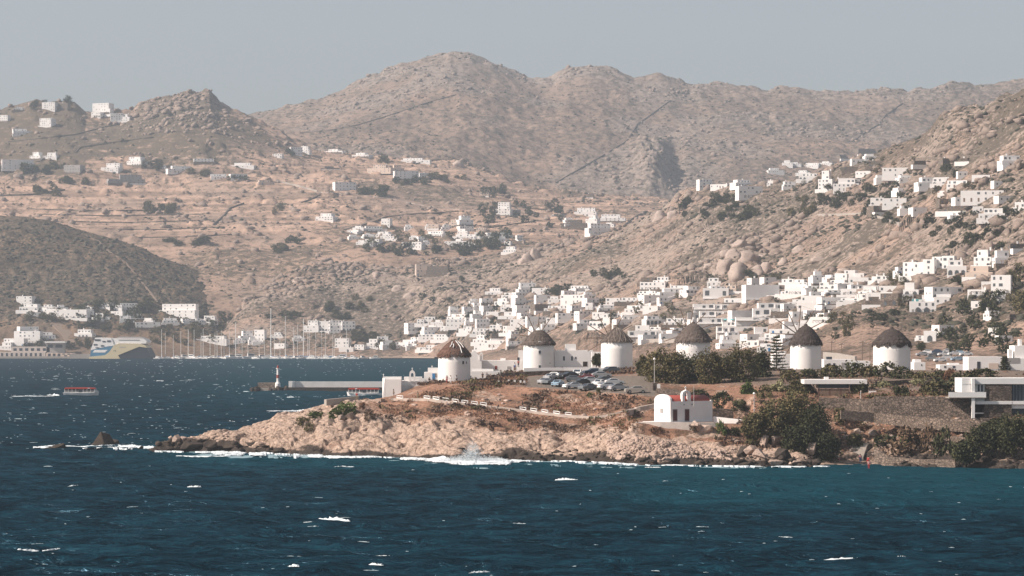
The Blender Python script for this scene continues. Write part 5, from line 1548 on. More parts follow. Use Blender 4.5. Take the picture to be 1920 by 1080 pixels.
def house(x, yb, w, h, label, seed, mat='white', rz=None, group=None, style=None, D=None, name='house'):
    rg = random.Random(seed)
    p = pick(x, yb) if D is None else at(x, yb, D)
    s = p.y / F
    if rz is None: rz = rg.choice([-26, -20, -14, -10, 10, 16, 26])
    a = R(abs(rz)); asp = rg.uniform(.5, .8)
    W = w * s / (math.cos(a) + asp * math.sin(a)); Dp = W * asp
    if w > 42: Dp = min(Dp, 9); W = (w * s - Dp * math.sin(a)) / math.cos(a)
    H = h * s
    t = empty(name, (p.x, p.y + Dp * .5, p.z), R(rz), label, name.replace('_', ' '), group)
    two = H > 4.6
    style = style or rg.choice(['plain', 'side', 'plain', 'setback', 'setback'])
    if style == 'side' and (W < 8.5 or not two): style = 'plain'
    sl = 1.4 + .10 * Dp
    mb = MB(); fl = []     # (x0,x1,front y,z0,z1) faces that carry windows
    if style == 'plain' or (W < 5 and style != 'setback'):
        wbox(mb, -W/2, W/2, -Dp/2, Dp/2, -sl, H); fl.append((-W/2, W/2, -Dp/2, 0, H)); top = [( -W/2, W/2, H)]
        mb.build('wall', MAT[mat], t)
    elif style == 'setback':
        h1 = H * rg.uniform(.5, .62)
        wbox(mb, -W/2, W/2, -Dp/2, Dp/2, -sl, h1); mb.build('wall', MAT[mat], t)
        u0, u1 = -W/2 + W * rg.uniform(0, .25), W/2 - W * rg.uniform(0, .3)
        wbox(MB(), 0, 1, 0, 1, 0, 1); m2 = MB(); wbox(m2, u0, u1, -Dp*.2, Dp/2 - .05, h1 - .3, H); m2.build('upper_floor', MAT[mat], t)
        fl += [(-W/2, W/2, -Dp/2, 0, h1), (u0, u1, -Dp*.2, h1 - .3, H)]
    else:
        sgn = rg.choice([-1, 1]); cut = W * rg.uniform(.4, .62)
        a0, a1 = (-W/2, -W/2 + cut) if sgn < 0 else (W/2 - cut, W/2)
        h2 = H * rg.uniform(.5, .75)
        b0, b1 = (a1, W/2) if sgn < 0 else (-W/2, a0)
        wbox(mb, a0, a1, -Dp/2, Dp/2, -sl, H); mb.build('wall', MAT[mat], t)
        y_ = -Dp/2 + rg.choice([-1, .8]) * Dp * .12
        m2 = MB(); wbox(m2, b0, b1, y_, Dp/2 - .05, -sl, h2); m2.build('wing', MAT[mat], t)
        fl += [(a0, a1, -Dp/2, 0, H), (b0, b1, y_, 0, h2)]
    # openings
    dcol = rg.choice(['blue', 'brown', 'grey', 'grey', 'brown'])
    arch = rg.random() < .16
    for x0, x1, fy, z0, z1 in fl:
        hh = z1 - z0; ns = max(1, int(round(hh / 3.1))); fh = hh / ns
        n = max(1, min(6, int((x1 - x0) / rg.uniform(2.4, 3.3))))
        for k in range(ns):
            for i in range(n):
                if rg.random() < .34: continue
                cx = x0 + (i + .5) * (x1 - x0) / n
                if k == 0 and z0 == 0:
                    if arch: sub(ARCH, 'arch', t, (cx, fy, z0 + .1), min(2.0, (x1-x0)/n*.7), min(2.5, fh*.8))
                    elif rg.random() < .4: sub(DOOR[dcol], 'door', t, (cx, fy, .0), 1.0, min(2.2, fh * .8))
                    else: sub(WIN, 'window', t, (cx, fy, z0 + fh * .52), rg.choice([.9, 1.1]), min(1.25, fh * .45))
                else: sub(WIN, 'window', t, (cx, fy, z0 + fh * k + fh * .52), rg.choice([.9, 1.0, 1.6]), min(1.3, fh * .48))
    if W > 5 and rg.random() < .75:      # low terrace wall before the door
        e0, e1 = -W/2 - rg.uniform(0, 2.5), W/2 + rg.uniform(0, 2.5)
        MB().box(e0, e1, -Dp/2 - 3.2, -Dp/2 - 2.9, -sl, .9).box(e0, e0 + .3, -Dp/2 - 2.9, -Dp/2, -sl, .9).build('terrace_wall', MAT['white' if rg.random() < .75 else 'stone'], t)
    # side windows
    if Dp > 4:
        for sg in ((-1,) if rz > 0 else (1,)):
            for i in range(2):
                if rg.random() < .5: sub(WIN, 'window', t, (sg * W / 2, -Dp * .2 + i * Dp * .4, min(H, fl[0][4] if style != 'side' else H * .4) * .5), .9, 1.0, R(90 * sg))
    if rg.random() < .55: sub(CHM, 'chimney', t, (rg.uniform(-.35, .35) * W, Dp * .3, H - .3 if style in ('plain', 'setback') else H * .5), 1.1, 1.3)
    if rg.random() < .25 and W > 6: sub(PERG, 'pergola', t, (0, -Dp/2 - (.0 if style == 'plain' else Dp * .13), 0), W * .5, 2.4, 0, 2.2)
    return t, p

SZ = lambda w, h: ('tiny' if w < 18 else 'small' if w < 26 else 'middling' if w < 36 else 'long' if w / h > 2.3 else 'large')
def describe(w, h, mat):
    c = {'white': 'white', 'stone': 'stone', 'cream': 'cream', 'grey_wall': 'grey'}[mat]
    return (SZ(w, h) + ' ' if w < 26 or w >= 36 else 'tall ' if h > 20 else '') + c + ' house'
hid = 0
hrr = random.Random(8)
G_T = 'white town houses behind the windmills'
MASS, MASSW = MB(), MB()
def mass_house(x, yb, w, h, seed):
    """one of the smallest houses, past the limit of single ones"""
    rg = random.Random(seed); p = pick(x, yb); s = p.y / F
    rz = R(rg.choice([-22, -14, -8, 8, 16])); W = w * s * .85; Dp = W * rg.uniform(.5, .8); H = h * s
    M = Matrix.Translation((p.x, p.y + Dp * .5, p.z)) @ Matrix.Rotation(rz, 4, 'Z')
    for x0, x1, y0, z1 in ((-W/2, W/2, -Dp/2, H * (.62 if H > 4.5 else 1)),) + (((-W*.35, W*.2, -Dp*.15, H),) if H > 4.5 else ()):
        MASS.box(x0, x1, y0, Dp/2, -1.6, z1, M).box(x0 - .01, x1 + .01, y0 - .01, y0 + .25, z1, z1 + .35, M).box(x0 - .01, x0 + .25, y0 + .25, Dp/2 + .01, z1, z1 + .35, M)
        n = max(1, int((x1 - x0) / 3))
        for i in range(n):
            if rg.random() < .4: continue
            cx = x0 + (i + .5) * (x1 - x0) / n; cz = z1 - 1.5
            MASSW.box(cx - .45, cx + .45, y0 - .05, y0 + .1, cz - .6, cz + .5, M)
def cluster(items, phrase, group, rz=None, style=None):
    """items: (x, ybase, w, h[, mat[, rz[, style]]]) with one place phrase; labels count from the left"""
    global hid
    small = [q for q in items if group == G_T and q[2] * q[3] < 400 and q[4] == 'white']
    for q in small: mass_house(q[0], q[1], q[2], q[3], int(q[0] * 7))
    items = sorted([q for q in items if q not in small], key=lambda q: q[0])
    n = len(items)
    for i, it in enumerate(items):
        x, yb, w, h = it[:4]
        mat = it[4] if len(it) > 4 else 'white'
        rr = it[5] if len(it) > 5 else rz
        st = it[6] if len(it) > 6 else style
        lab = describe(w, h, mat) + (', ' + ordw(i, n) + ' ' + phrase if n > 1 else ' ' + phrase)
        if group != G_T and st is None: st = hrr.choice(['plain', 'setback', 'setback'])
        house(x, yb, w * (1.0 if group == G_T else 1.16), h * (1.0 if group == G_T else 1.10), lab, 5000 + hid, mat, rr, group, st); hid += 1
G_HILL = 'scattered houses on the far hillsides'
cluster([(93, 207, 26, 14), (118, 206, 24, 12, 'stone'), (35, 208, 20, 7), (8, 229, 18, 12), (88, 237, 25, 14), (38, 253, 34, 11)], 'on the far left hilltop', G_HILL)
cluster([(192, 212, 34, 17), (182, 220, 20, 9), (201, 216, 20, 11), (218, 229, 22, 15), (234, 228, 20, 13)], 'in the hilltop clusters by the rocky peak', G_HILL)
cluster([(32, 318, 52, 17), (69, 299, 25, 13), (97, 299, 22, 12), (138, 325, 34, 14, 'grey_wall'), (208, 322, 34, 15), (256, 311, 34, 16), (304, 319, 16, 8), (336, 324, 44, 12), (211, 345, 28, 9, 'grey_wall'), (246, 345, 42, 16, 'grey_wall'), (380, 305, 36, 7), (452, 315, 46, 9), (410, 336, 30, 9), (445, 336, 32, 9)], 'in the upper left field belt', G_HILL)
cluster([(554, 290, 22, 13), (573, 287, 19, 12), (521, 296, 18, 7), (626, 287, 38, 7), (679, 295, 34, 8), (780, 306, 50, 9)], 'along the plateau edge under the mountain', G_HILL)
cluster([(617, 319, 34, 7, 'stone'), (713, 323, 44, 13, 'cream'), (745, 321, 22, 11, 'cream'), (761, 337, 42, 15), (792, 333, 20, 8), (645, 357, 38, 14), (497, 346, 30, 8, 'cream'), (612, 414, 36, 13)], 'on the middle plateau fields', G_HILL)
G_V = 'houses of the valley village'
cluster([(725, 424, 18, 13), (699, 435, 46, 10), (662, 437, 30, 5), (721, 444, 28, 9), (691, 448, 26, 8), (701, 458, 28, 9), (814, 430, 20, 9, 'cream'), (834, 431, 12, 9), (818, 444, 34, 10), (775, 466, 38, 11), (735, 452, 24, 8), (790, 452, 20, 8)], 'in the left half of the valley village', G_V)
cluster([(871, 423, 28, 17), (850, 425, 14, 12, 'cream'), (872, 434, 28, 9), (874, 449, 50, 9), (930, 447, 36, 10), (855, 462, 38, 9), (958, 474, 26, 11), (973, 451, 12, 9), (945, 405, 28, 24), (967, 404, 16, 10, 'grey_wall'), (909, 369, 17, 13, 'cream'), (903, 437, 18, 9, 'cream')], 'in the right half of the valley village', G_V)
cluster([(1099, 405, 38, 14), (1057, 409, 44, 7, 'grey_wall'), (1112, 421, 24, 16), (1150, 416, 42, 13), (1124, 440, 48, 19), (1077, 426, 42, 13, 'stone')], 'in the white cluster under the rocky slope', G_V)
cluster([(1107, 372, 14, 8, 'stone'), (795, 517, 30, 20, 'cream'), (822, 516, 40, 16, 'stone')], 'standing alone in open ground', G_HILL)
def fill(x0, x1, y0, y1, n, phrase, group, seed, slope=0, wr=(14, 28), hr_=(7, 12)):
    r_ = random.Random(seed)
    for k in range(n):
        x = r_.uniform(x0, x1); mass_house(x, r_.uniform(y0, y1) + slope * (x - x0), r_.uniform(*wr), r_.uniform(*hr_), seed * 100 + k)
fill(660, 800, 432, 464, 11, 'scattered through the lower left village gardens', G_V, 1)
fill(800, 960, 428, 462, 11, 'scattered through the lower right village gardens', G_V, 2)
fill(1035, 1165, 412, 440, 5, 'filling the white cluster', G_V, 3)
G_R = 'villas on the right hillside'
cluster([(1321, 353, 25, 15), (1352, 353, 34, 7), (1390, 351, 36, 13), (1405, 371, 44, 20), (1447, 347, 16, 8), (1482, 352, 26, 11), (1526, 314, 30, 8), (1518, 338, 34, 12)], 'along the upper left end of the villa slope', G_R)
cluster([(1551, 357, 28, 34), (1588, 358, 44, 22), (1608, 346, 34, 10), (1580, 299, 18, 8, 'stone'), (1622, 291, 34, 11, 'stone'), (1597, 322, 30, 9, 'stone'), (1644, 314, 26, 12, 'stone')], 'in the middle crest group', G_R)
cluster([(1686, 333, 54, 17), (1741, 353, 42, 19), (1767, 347, 32, 12), (1799, 352, 40, 13), (1695, 363, 38, 10), (1780, 309, 32, 11, 'stone'), (1811, 306, 22, 9, 'stone'), (1740, 312, 60, 10, 'stone'), (1898, 313, 42, 20), (1772, 365, 24, 7)], 'under the red crags', G_R)
cluster([(1646, 386, 24, 14), (1679, 388, 42, 15), (1652, 401, 44, 14, 'stone'), (1844, 378, 72, 19), (1862, 412, 46, 20), (1795, 399, 60, 12, 'stone'), (1793, 409, 26, 9), (1915, 392, 20, 12), (1775, 384, 30, 10, 'stone')], 'right of the green gully', G_R)
fill(1440, 1660, 312, 352, 8, 'strewn along the crest', G_R, 4, -.08, (20, 38), (7, 13))
fill(1650, 1900, 325, 405, 11, 'strewn over the upper right slope', G_R, 5, 0, (22, 44), (8, 14))
G_E = 'houses climbing the slope at the right'
cluster([(1709, 521, 26, 27), (1727, 520, 24, 26), (1745, 517, 24, 28), (1763, 512, 24, 28), (1781, 507, 24, 25)], 'in the row climbing to the right', G_E, rz=-28, style='plain')
cluster([(1796, 516, 34, 26), (1848, 501, 36, 30), (1880, 498, 30, 26), (1841, 523, 52, 22, 'cream'), (1655, 533, 28, 15), (1690, 516, 26, 14), (1905, 470, 30, 12, 'stone')], 'around the arcaded villa above the town', G_E)
cluster([(1880, 553, 36, 34), (1772, 562, 60, 22), (1710, 556, 28, 24), (1673, 573, 36, 21, 'stone'), (1640, 575, 30, 17, 'stone'), (1632, 552, 28, 14), (1668, 548, 34, 11), (1836, 556, 36, 12)], 'level with the dark stone house', G_E)
cluster([(1770, 625, 36, 14), (1745, 641, 22, 19), (1727, 639, 20, 9), (1863, 596, 30, 12), (1900, 600, 22, 10, 'stone')], 'on the brown bank over the broadest windmill', G_E)
# the house with turquoise trim
t, p = house(1733, 589, 54, 24, 'white house with two turquoise arches and turquoise railings above the brown bank', 77, 'white', -8, G_E, 'plain')
for dx in (-2.2, 1.6): sub(ARCH, 'arch', t, (dx, -4.6, 0), 2.4, 3.2)
house(1738, 571, 30, 18, 'white upper house with turquoise balcony standing over the two arches', 78, 'white', -8, G_E, 'setback')
pr = pick(1733, 566); rl = MB().box(-6, 6, 0, .15, 0, 1.3).build('balcony_railing', MAT['turquoise']); rl.location = pr + Vector((0, -1.5, 0)); tag(rl, 'turquoise balcony railing on the white arched house', 'railing')

fill(1640, 1800, 540, 575, 6, 'filling the band right of the town', G_E, 6, 0, (24, 44), (9, 15))
fill(1830, 1915, 520, 650, 5, 'at the right picture edge', G_E, 7, 0, (24, 40), (10, 16))
# left shore settlement
G_L = 'houses of the left harbour shore'
cluster([(47, 573, 30, 16), (55, 583, 34, 12), (90, 581, 28, 9), (106, 592, 44, 12), (135, 598, 56, 16), (198, 578, 28, 10), (222, 585, 18, 12), (240, 586, 30, 16), (178, 606, 28, 10), (235, 603, 22, 10), (254, 598, 22, 9), (279, 606, 18, 9), (276, 616, 42, 11), (165, 585, 20, 9)], 'in the upper row over the harbour trees', G_L)
cluster([(334, 594, 66, 22), (392, 605, 26, 12), (318, 606, 26, 9), (350, 606, 24, 8), (372, 606, 18, 8)], 'at the foot of the dark hill', G_L, style='setback')
cluster([(50, 632, 36, 18), (52, 645, 46, 22), (28, 650, 38, 14), (85, 635, 32, 11), (158, 633, 34, 14), (103, 652, 40, 11, 'grey_wall'), (10, 655, 24, 12)], 'behind the port left of the ferry', G_L)
cluster([(397, 644, 56, 13), (464, 639, 34, 17), (488, 639, 20, 19), (585, 623, 28, 20), (610, 622, 22, 18), (630, 623, 24, 20), (652, 621, 24, 17), (643, 652, 26, 16), (701, 653, 24, 16), (720, 646, 28, 14), (733, 654, 40, 12), (650, 660, 26, 8), (676, 656, 20, 9), (770, 655, 20, 10), (560, 640, 18, 8), (520, 632, 20, 8)], 'behind the marina masts', G_L)

# town: rows from the back to the shore
fill(60, 290, 580, 606, 8, 'low between the harbour trees', G_L, 9, 0, (18, 34), (7, 11))
fill(380, 560, 640, 656, 5, 'low behind the masts', G_L, 10, 0, (18, 30), (8, 13))
rowsT = [
 (526, [(1515, 1560), (1560, 1600)], 'in the topmost town row under the boulders'),
 (536, [(1198, 1250), (1318, 1345), (1398, 1470), (1475, 1660)], 'in the second highest town row'),
 (548, [(965, 1010), (1060, 1100), (1195, 1300), (1325, 1480), (1500, 1640)], 'in the town row level with the sloping wall top'),
 (558, [(905, 1000), (1050, 1110), (1190, 1260), (1400, 1640)], 'in the third highest town row'),
 (571, [(870, 1060), (1085, 1180), (1192, 1240), (1318, 1400), (1470, 1610)], 'in the town row above the middle terraces'),
 (584, [(835, 950), (955, 1140), (1165, 1215), (1460, 1560)], 'in the town row level with the hotel terraces'),
 (598, [(830, 1010), (1035, 1180), (1440, 1560)], 'in the crowded town row behind the first caps'),
 (612, [(780, 1050), (1070, 1165), (1200, 1300), (1460, 1555)], 'in the town row just over the windmill caps'),
 (626, [(750, 960), (985, 1035), (1185, 1300), (1440, 1500)], 'in the town row at windmill cap height'),
 (640, [(748, 830), (880, 975), (1190, 1265), (1345, 1480)], 'in the town row level with the windmill eaves'),
 (655, [(750, 815), (885, 960), (1340, 1450)], 'in the lowest town row by the shore')]
hr = random.Random(42)
for yb, spans, phrase in rowsT:
    items = []
    for a, b in spans:
        x = a + hr.uniform(2, 8)
        while x < b - 6:
            w = hr.uniform(27, 56)
            mat = 'white' if hr.random() < .93 else hr.choice(['cream', 'stone'])
            items.append((x + w / 2, yb + hr.uniform(-4, 4), w, hr.uniform(10, 17), mat))
            x += w * hr.uniform(.62, .88)
    cluster(items, phrase, G_T)

o = tag(MASS.build('small_houses', MAT['white']), 'smallest white houses crowding between the others of town and slopes', None, None, 'stuff')
tag(MASSW.build('small_house_windows', MAT['far_window']), 'window openings of the smallest white houses', None, None, 'stuff')
# hotel terraces in the middle of the town
def terrace_block(label, x0, x1, yt, yb, dep=7, n=6, rz=0, mat='white', cat='hotel', wins=True, D=None, openh=.5, winmat=None):
    xm = (x0 + x1) / 2
    p = pick(xm, yb) if D is None else at(xm, yb, D); s = p.y / F
    t = empty('hotel', p, R(rz), label, cat, 'hotel terraces of the middle town')
    W = (x1 - x0) * s / math.cos(R(rz)); H = (yb - yt) * s
    mb = MB(); wbox(mb, -W/2, W/2, 0, dep, -3.5, H); mb.build('wall', MAT[mat], t)
    if wins:
        for i in range(n):
            cx = -W/2 + (i + .5) * W / n; kk = ((i * 7 + int(x0)) % 5)
            if kk: sub(WIN, 'window', t, (cx, 0, H * (.44 + .03 * kk)), W / n * (.22 + .09 * kk), H * openh * (.7 + .08 * kk))
            if i and kk % 2: MB().box(cx - W/n*.5 - .12, cx - W/n*.5 + .12, -.9, 0, 0, H * .85).build('fin', MAT['white'], t)
    MB().box(-W/2 - .2, W/2 + .2, -1.4, 0, -.15, .12).build('terrace_slab', MAT['white'], t)
    return t
for args in [
 ('upper hotel wing with three openings under the grey gable house', 1318, 1366, 540, 560, 7, 3, -6),
 ('big plain grey sided white hall topping the middle town', 1398, 1462, 534, 562, 9, 1, 12, 'white', 'hotel', False),
 ('long white hotel band with pergolas below the cube houses', 1300, 1420, 570, 580, 6, 9, 0),
 ('right half of the upper white hotel band', 1422, 1500, 568, 580, 6, 5, 4),
 ('white hotel storey with three paired windows above the long terrace', 1312, 1372, 583, 594, 6, 4, 0),
 ('slanting white stair hall in the centre of the hotel', 1372, 1410, 582, 598, 6, 1, 20, 'white', 'hotel', False),
 ('white hotel storey with wide window left of the stair hall end', 1412, 1462, 578, 594, 6, 3, 0),
 ('longest white terrace storey with many small openings', 1308, 1400, 596, 607, 5, 8, 0),
 ('long white parapet terrace over the dark loungers', 1380, 1480, 595, 601, 6, 4, 0),
 ('terrace storey full of dark loungers and parasols', 1355, 1432, 603, 612, 5, 10, 0),
 ('lowest white terrace house with wooden openings', 1344, 1415, 612, 624, 5, 6, 0),
 ('white annexe with plain balcony right of the wooden openings', 1415, 1440, 613, 626, 5, 2, 0),
 ('white restaurant hall with a row of tall dark glass panes', 1178, 1270, 620, 632, 6, 7, 0),
 ('dark stone faced wing between slope and hotel', 1290, 1312, 586, 602, 6, 2, 0, 'grey_wall')]:
    terrace_block(*args)
wall_px([(1165, 592), (1190, 580), (1220, 572), (1260, 560), (1300, 549)], 4.5, .8, MAT['white'], 'long straight pale wall climbing the bare slope through the town', name='sloping_wall')
wall_px([(1345, 636), (1400, 637), (1440, 634)], 9, .6, MAT['grey_wall'], 'grey retaining wall under the lowest terrace house')
wall_px([(1180, 643), (1240, 642), (1290, 643)], 7, .6, MAT['concrete'], 'low tan retaining wall under the glass fronted restaurant')

# ------------------------------------------------------------------ dry stone walls and roads over the hills
dw = [([(282,216),(332,192),(375,189),(405,196)], 2, 'dry_stone', 'dark field wall curving over the rocky left peak'),
 ([(15,267),(140,253),(200,238),(235,232)], 1.8, 'dry_stone', 'dark field wall falling left from the hilltop houses'),
 ([(142,286),(150,277),(225,266),(288,258)], 1.8, 'dry_stone', 'dark field wall with a hooked end below the left peak'),
 ([(562,250),(620,245),(670,235),(720,220),(760,207),(795,195),(855,178)], 1.5, 'dry_stone', 'long dark wall rising up the left mountain flank'),
 ([(1042,343),(1085,318),(1120,298),(1175,265),(1195,233),(1210,223),(1257,189)], 1.6, 'dry_stone', 'long dark wall climbing the mountain beside the shaded crag'),
 ([(1595,268),(1625,247),(1647,234),(1660,217),(1692,194)], 1.6, 'dry_stone', 'dark wall up the mountain above the stone houses'),
 ([(400,422),(420,405),(430,392),(457,382)], 2.6, 'dry_stone', 'short dark stepped wall in the terraced fields'),
 ([(1170,425),(1185,412),(1210,398)], 3, 'dry_stone', 'short wall on the spine above the white cluster'),
 ([(1535,404),(1580,403),(1625,401),(1655,410),(1688,421)], 3, 'concrete', 'pale retaining wall bending down the green gully'),
 ([(517,340),(560,350),(595,360)], 3, 'concrete', 'pale wall running down right from the cream farm'),
 ([(565,381),(585,374),(600,366)], 2.4, 'dry_stone', 'short dark wall below the cream farm'),
 ([(0,368),(60,366),(122,357)], 3, 'dry_stone', 'dark boundary wall under the upper left hedges'),
 ([(50,392),(180,396),(330,394)], 1.6, 'dry_stone', 'highest terrace wall in the straw fields'),
 ([(70,402),(200,405),(380,402)], 1.6, 'dry_stone', 'second terrace wall in the straw fields'),
 ([(130,416),(240,418),(400,413)], 1.6, 'dry_stone', 'third terrace wall in the straw fields'),
 ([(200,430),(300,431),(420,426)], 1.6, 'dry_stone', 'fourth terrace wall in the straw fields'),
 ([(260,446),(340,445),(440,440)], 1.8, 'dry_stone', 'lowest terrace wall in the straw fields'),
 ([(820,440),(900,430),(1000,415)], 1.5, 'dry_stone', 'faint wall behind the valley village'),
 ([(780,308),(805,302),(832,300)], 2.2, 'dry_stone', 'dark wall right of the long plateau villa'),
 ([(940,385),(1000,392),(1050,395)], 1.8, 'dry_stone', 'wall crossing the fields left of the white cluster'),
 ([(1700,300),(1780,296),(1850,292)], 3, 'stone', 'brown retaining wall under the red crags'),
 ([(1640,340),(1700,345),(1760,357)], 2.5, 'stone', 'brown terrace wall between the right hillside villas')]
for i, (pts, h, m_, lab) in enumerate(dw):
    wall_px(pts, h, 1.4, MAT[m_], lab, name='field_wall', group='dry stone field walls')
for pts, w_ in (([(595,360),(640,363),(700,368),(735,373),(797,386),(855,392),(905,393),(940,396)], 5), ([(640,430),(692,416),(717,406),(767,401),(870,395)], 9), ([(150,436),(185,452),(200,468),(237,493),(255,516),(282,548),(297,568)], 1.8),
               ([(95,600),(112,612),(128,628),(135,645)], 12), ([(900,535),(940,555),(900,560),(870,572)], 3)):
    strip('road', pts, w_, MAT['dirt' if w_ < 3 else 'path' if w_ < 8 else 'dirt'], lift=.3)

# ------------------------------------------------------------------ trees and hedges on the land
def patch(x0, x1, y0, y1, n, w, h, cat, label, seed):
    rg = random.Random(seed + int(x0))
    pts = sorted((rg.uniform(x0, x1), rg.uniform(y0, y1), rg.uniform(.7, 1.35)) for _ in range(n))
    mass = cat == 'tree' and n in (30, 16, 14, 34, 12, 26, 22) and (x0 > 690 or x0 == 140)
    mat = 'leaf_dark' if seed % 3 else 'leaf'
    VV, FF, nv = [], [], 0
    for i, (x, y, k) in enumerate(pts):
        p = pick(x, y); s = p.y / F
        lab = label + ', ' + ordw(i, n)
        if len(lab.replace('-', ' ').split()) > 16: lab = label
        if mass:
            v, f = leaf_cloud(seed + i, w*s/2*k*.85, w*s/2*k*.8, h*s/2*k*.9, 26, 12, .11 * w*s/2*k*1.25, flat=.2, zc=h*s/2*k*.9)
            VV.append(v + np.array([p.x, p.y, p.z])); FF.append(f + nv); nv += len(v)
        elif cat == 'tree': plant('tree', FARTREE, p, w * s / 2 * k, h * s / 2 * k, mat, lab, 'tree', 'each ' + label, seed + i * 7)
        else: plant('shrub', SHRUB, p, w * s / 2 * k, h * s * k * .9, mat, lab, 'shrub', 'each ' + label, seed + i * 7)
    if mass:
        tag(link('woodland', np_mesh('woodland', np.vstack(VV), np.vstack(FF)), MAT[mat]), label.replace('tree', 'trees', 1), None, None, 'stuff')
pp = [(268,330,392,401,10,16,14,'shrub','dark shrub in the lone thicket on the straw terraces'),
 (58,122,315,324,8,16,10,'shrub','dark hedge shrub below the largest upper left farm'),(0,50,318,326,5,18,12,'shrub','dark hedge shrub before the wide white farm at far left'),
 (65,122,355,367,9,16,9,'shrub','grey green shrub along the upper left field edge'),(110,165,336,346,8,14,8,'shrub','shrub in the hedge left of the long grey house'),
 (270,310,312,323,6,16,13,'tree','tree clump right of the domed farmhouse'),(350,392,325,332,8,14,10,'tree','dark tree in the hedge row right of the roadside farm'),
 (425,465,336,342,5,12,9,'tree','tree under the paired field houses'),(50,140,180,206,10,16,12,'tree','dark tree round the far left hilltop villa'),
 (697,732,300,306,6,14,12,'tree','dark tree left of the long plateau villa'),(665,727,354,367,10,16,10,'shrub','shrub in the hedge right of the small plateau house'),
 (740,786,340,348,6,14,8,'shrub','shrub under the big white plateau farm'),(785,870,334,347,11,16,9,'shrub','shrub in the dark hedge trailing right of the plateau farm'),(530,560,286,294,4,12,8,'shrub','shrub round the white plateau house'),
 (905,955,358,372,8,16,14,'tree','tree beside the cream house over the village'),
 (685,700,455,475,6,16,12,'tree','tree at the left end of the village wood'),(700,900,464,480,30,18,13,'tree','tree of the wood along the lower village edge'),
 (885,960,440,474,16,20,16,'tree','dark tree in the grove at the right end of the village'),(730,880,440,458,14,14,10,'tree','garden tree among the valley village houses'),
 (960,1050,385,430,14,18,14,'tree','tree in the grove between village and white cluster'),(895,930,395,425,6,18,18,'tree','dark tree left of the towered village house'),
 (505,555,465,476,8,16,10,'shrub','green shrub in the dip above the bare slope'),(540,560,448,458,4,14,10,'shrub','round shrub above the dip'),(600,660,575,600,9,16,11,'shrub','green shrub in the gully behind the marina'),
 (660,700,560,590,6,14,9,'shrub','shrub low on the rocky spur'),(850,900,520,530,3,16,10,'tree','dark tree beside the lone brown house'),
 (310,390,452,462,6,20,8,'shrub','dark green hedge at the straw field corner'),(500,545,388,402,4,12,11,'tree','tree dotted on the middle field'),
 (1280,1420,375,416,26,18,13,'shrub','green shrub on the knoll under the white villa'),(1330,1370,360,385,8,16,13,'tree','dark tree beneath the left villa crest'),
 (1480,1530,375,408,12,18,13,'shrub','shrub in the left arm of the green gully'),(1530,1690,355,395,30,20,13,'shrub','dense shrub in the green gully between the villas'),
 (1620,1720,395,420,14,18,10,'shrub','shrub below the pale retaining wall'),(1700,1830,350,380,16,16,11,'tree','garden tree between the right slope villas'),
 (1720,1915,400,440,26,20,12,'tree','dark garden tree on the lower right slope'),(1500,1560,330,350,6,14,12,'tree','tree among the upper left villas'),
 (1640,1720,300,330,9,14,10,'tree','garden tree by the stone blocks of the crest'),(1770,1915,320,360,12,16,10,'shrub','shrub at the foot of the red crags'),
 (1740,1880,430,465,16,18,10,'shrub','green shrub on the slope above the arcaded villa'),(1665,1700,520,540,6,18,16,'tree','tree left of the stepped terrace row'),
 (1770,1830,525,545,8,18,14,'tree','tree under the stepped terrace row'),(1805,1880,560,600,16,26,20,'tree','large dark tree in the garden right of the arches'),
 (1880,1920,520,590,8,30,30,'tree','large dark tree at the picture edge beside the tall white house'),(1750,1920,610,670,34,24,16,'tree','dark tree in the grove behind the broadest windmill'),
 (1700,1750,650,672,5,18,13,'tree','tree beside the car lot behind the broadest windmill'),(1690,1706,560,585,4,18,16,'tree','tree between stone house and arches'),
 (1000,1070,545,556,9,18,14,'tree','tree in the row at the top left of the town'),(1110,1170,512,524,8,18,14,'tree','tree on the bare slope above the town'),
 (1450,1480,528,545,4,20,14,'tree','tree under the giant pale boulders'),(1330,1450,515,532,9,20,13,'tree','shrubby tree at the foot of the giant pale boulders'),
 (760,1160,560,640,34,16,13,'tree','garden tree between the left town houses'),(1180,1300,555,650,12,14,14,'tree','garden tree between the middle town houses'),(1440,1640,545,640,14,15,12,'tree','garden tree between the right town houses'),
 (660,745,628,646,16,18,12,'tree','tree in the dark wood behind the marina'),(700,745,648,660,5,14,12,'tree','tree by the white house at the marina end'),
 (140,290,572,600,22,20,15,'tree','dark tree between the upper harbour houses'),(150,250,608,628,12,18,12,'tree','tree above the ferry'),(50,140,590,606,10,16,11,'tree','tree between the left harbour houses'),
 (40,110,640,655,8,16,13,'tree','tree before the arched port house'),(120,165,645,660,7,16,14,'tree','tree beside the ferry stern'),(280,420,615,650,18,18,12,'tree','tree behind the left masts'),
 (370,440,595,612,6,16,11,'tree','tree right of the hotel group'),(480,560,590,600,6,16,9,'shrub','shrub on the slope above the masts'),
 (1530,1600,590,635,7,20,14,'shrub','shrub on the brown knoll behind the shaggy windmill'),(1640,1700,590,600,4,18,10,'shrub','shrub on the brown bank under the arches')]
for i, (x0, x1, y0, y1, n, w, h, cat, lab) in enumerate(pp):
    patch(x0, x1, y0, y1, n, w, h, cat, lab, i * 31)
# lone dark trees seen against the slopes
lone = [(1036, 'beside the white cluster'), ]

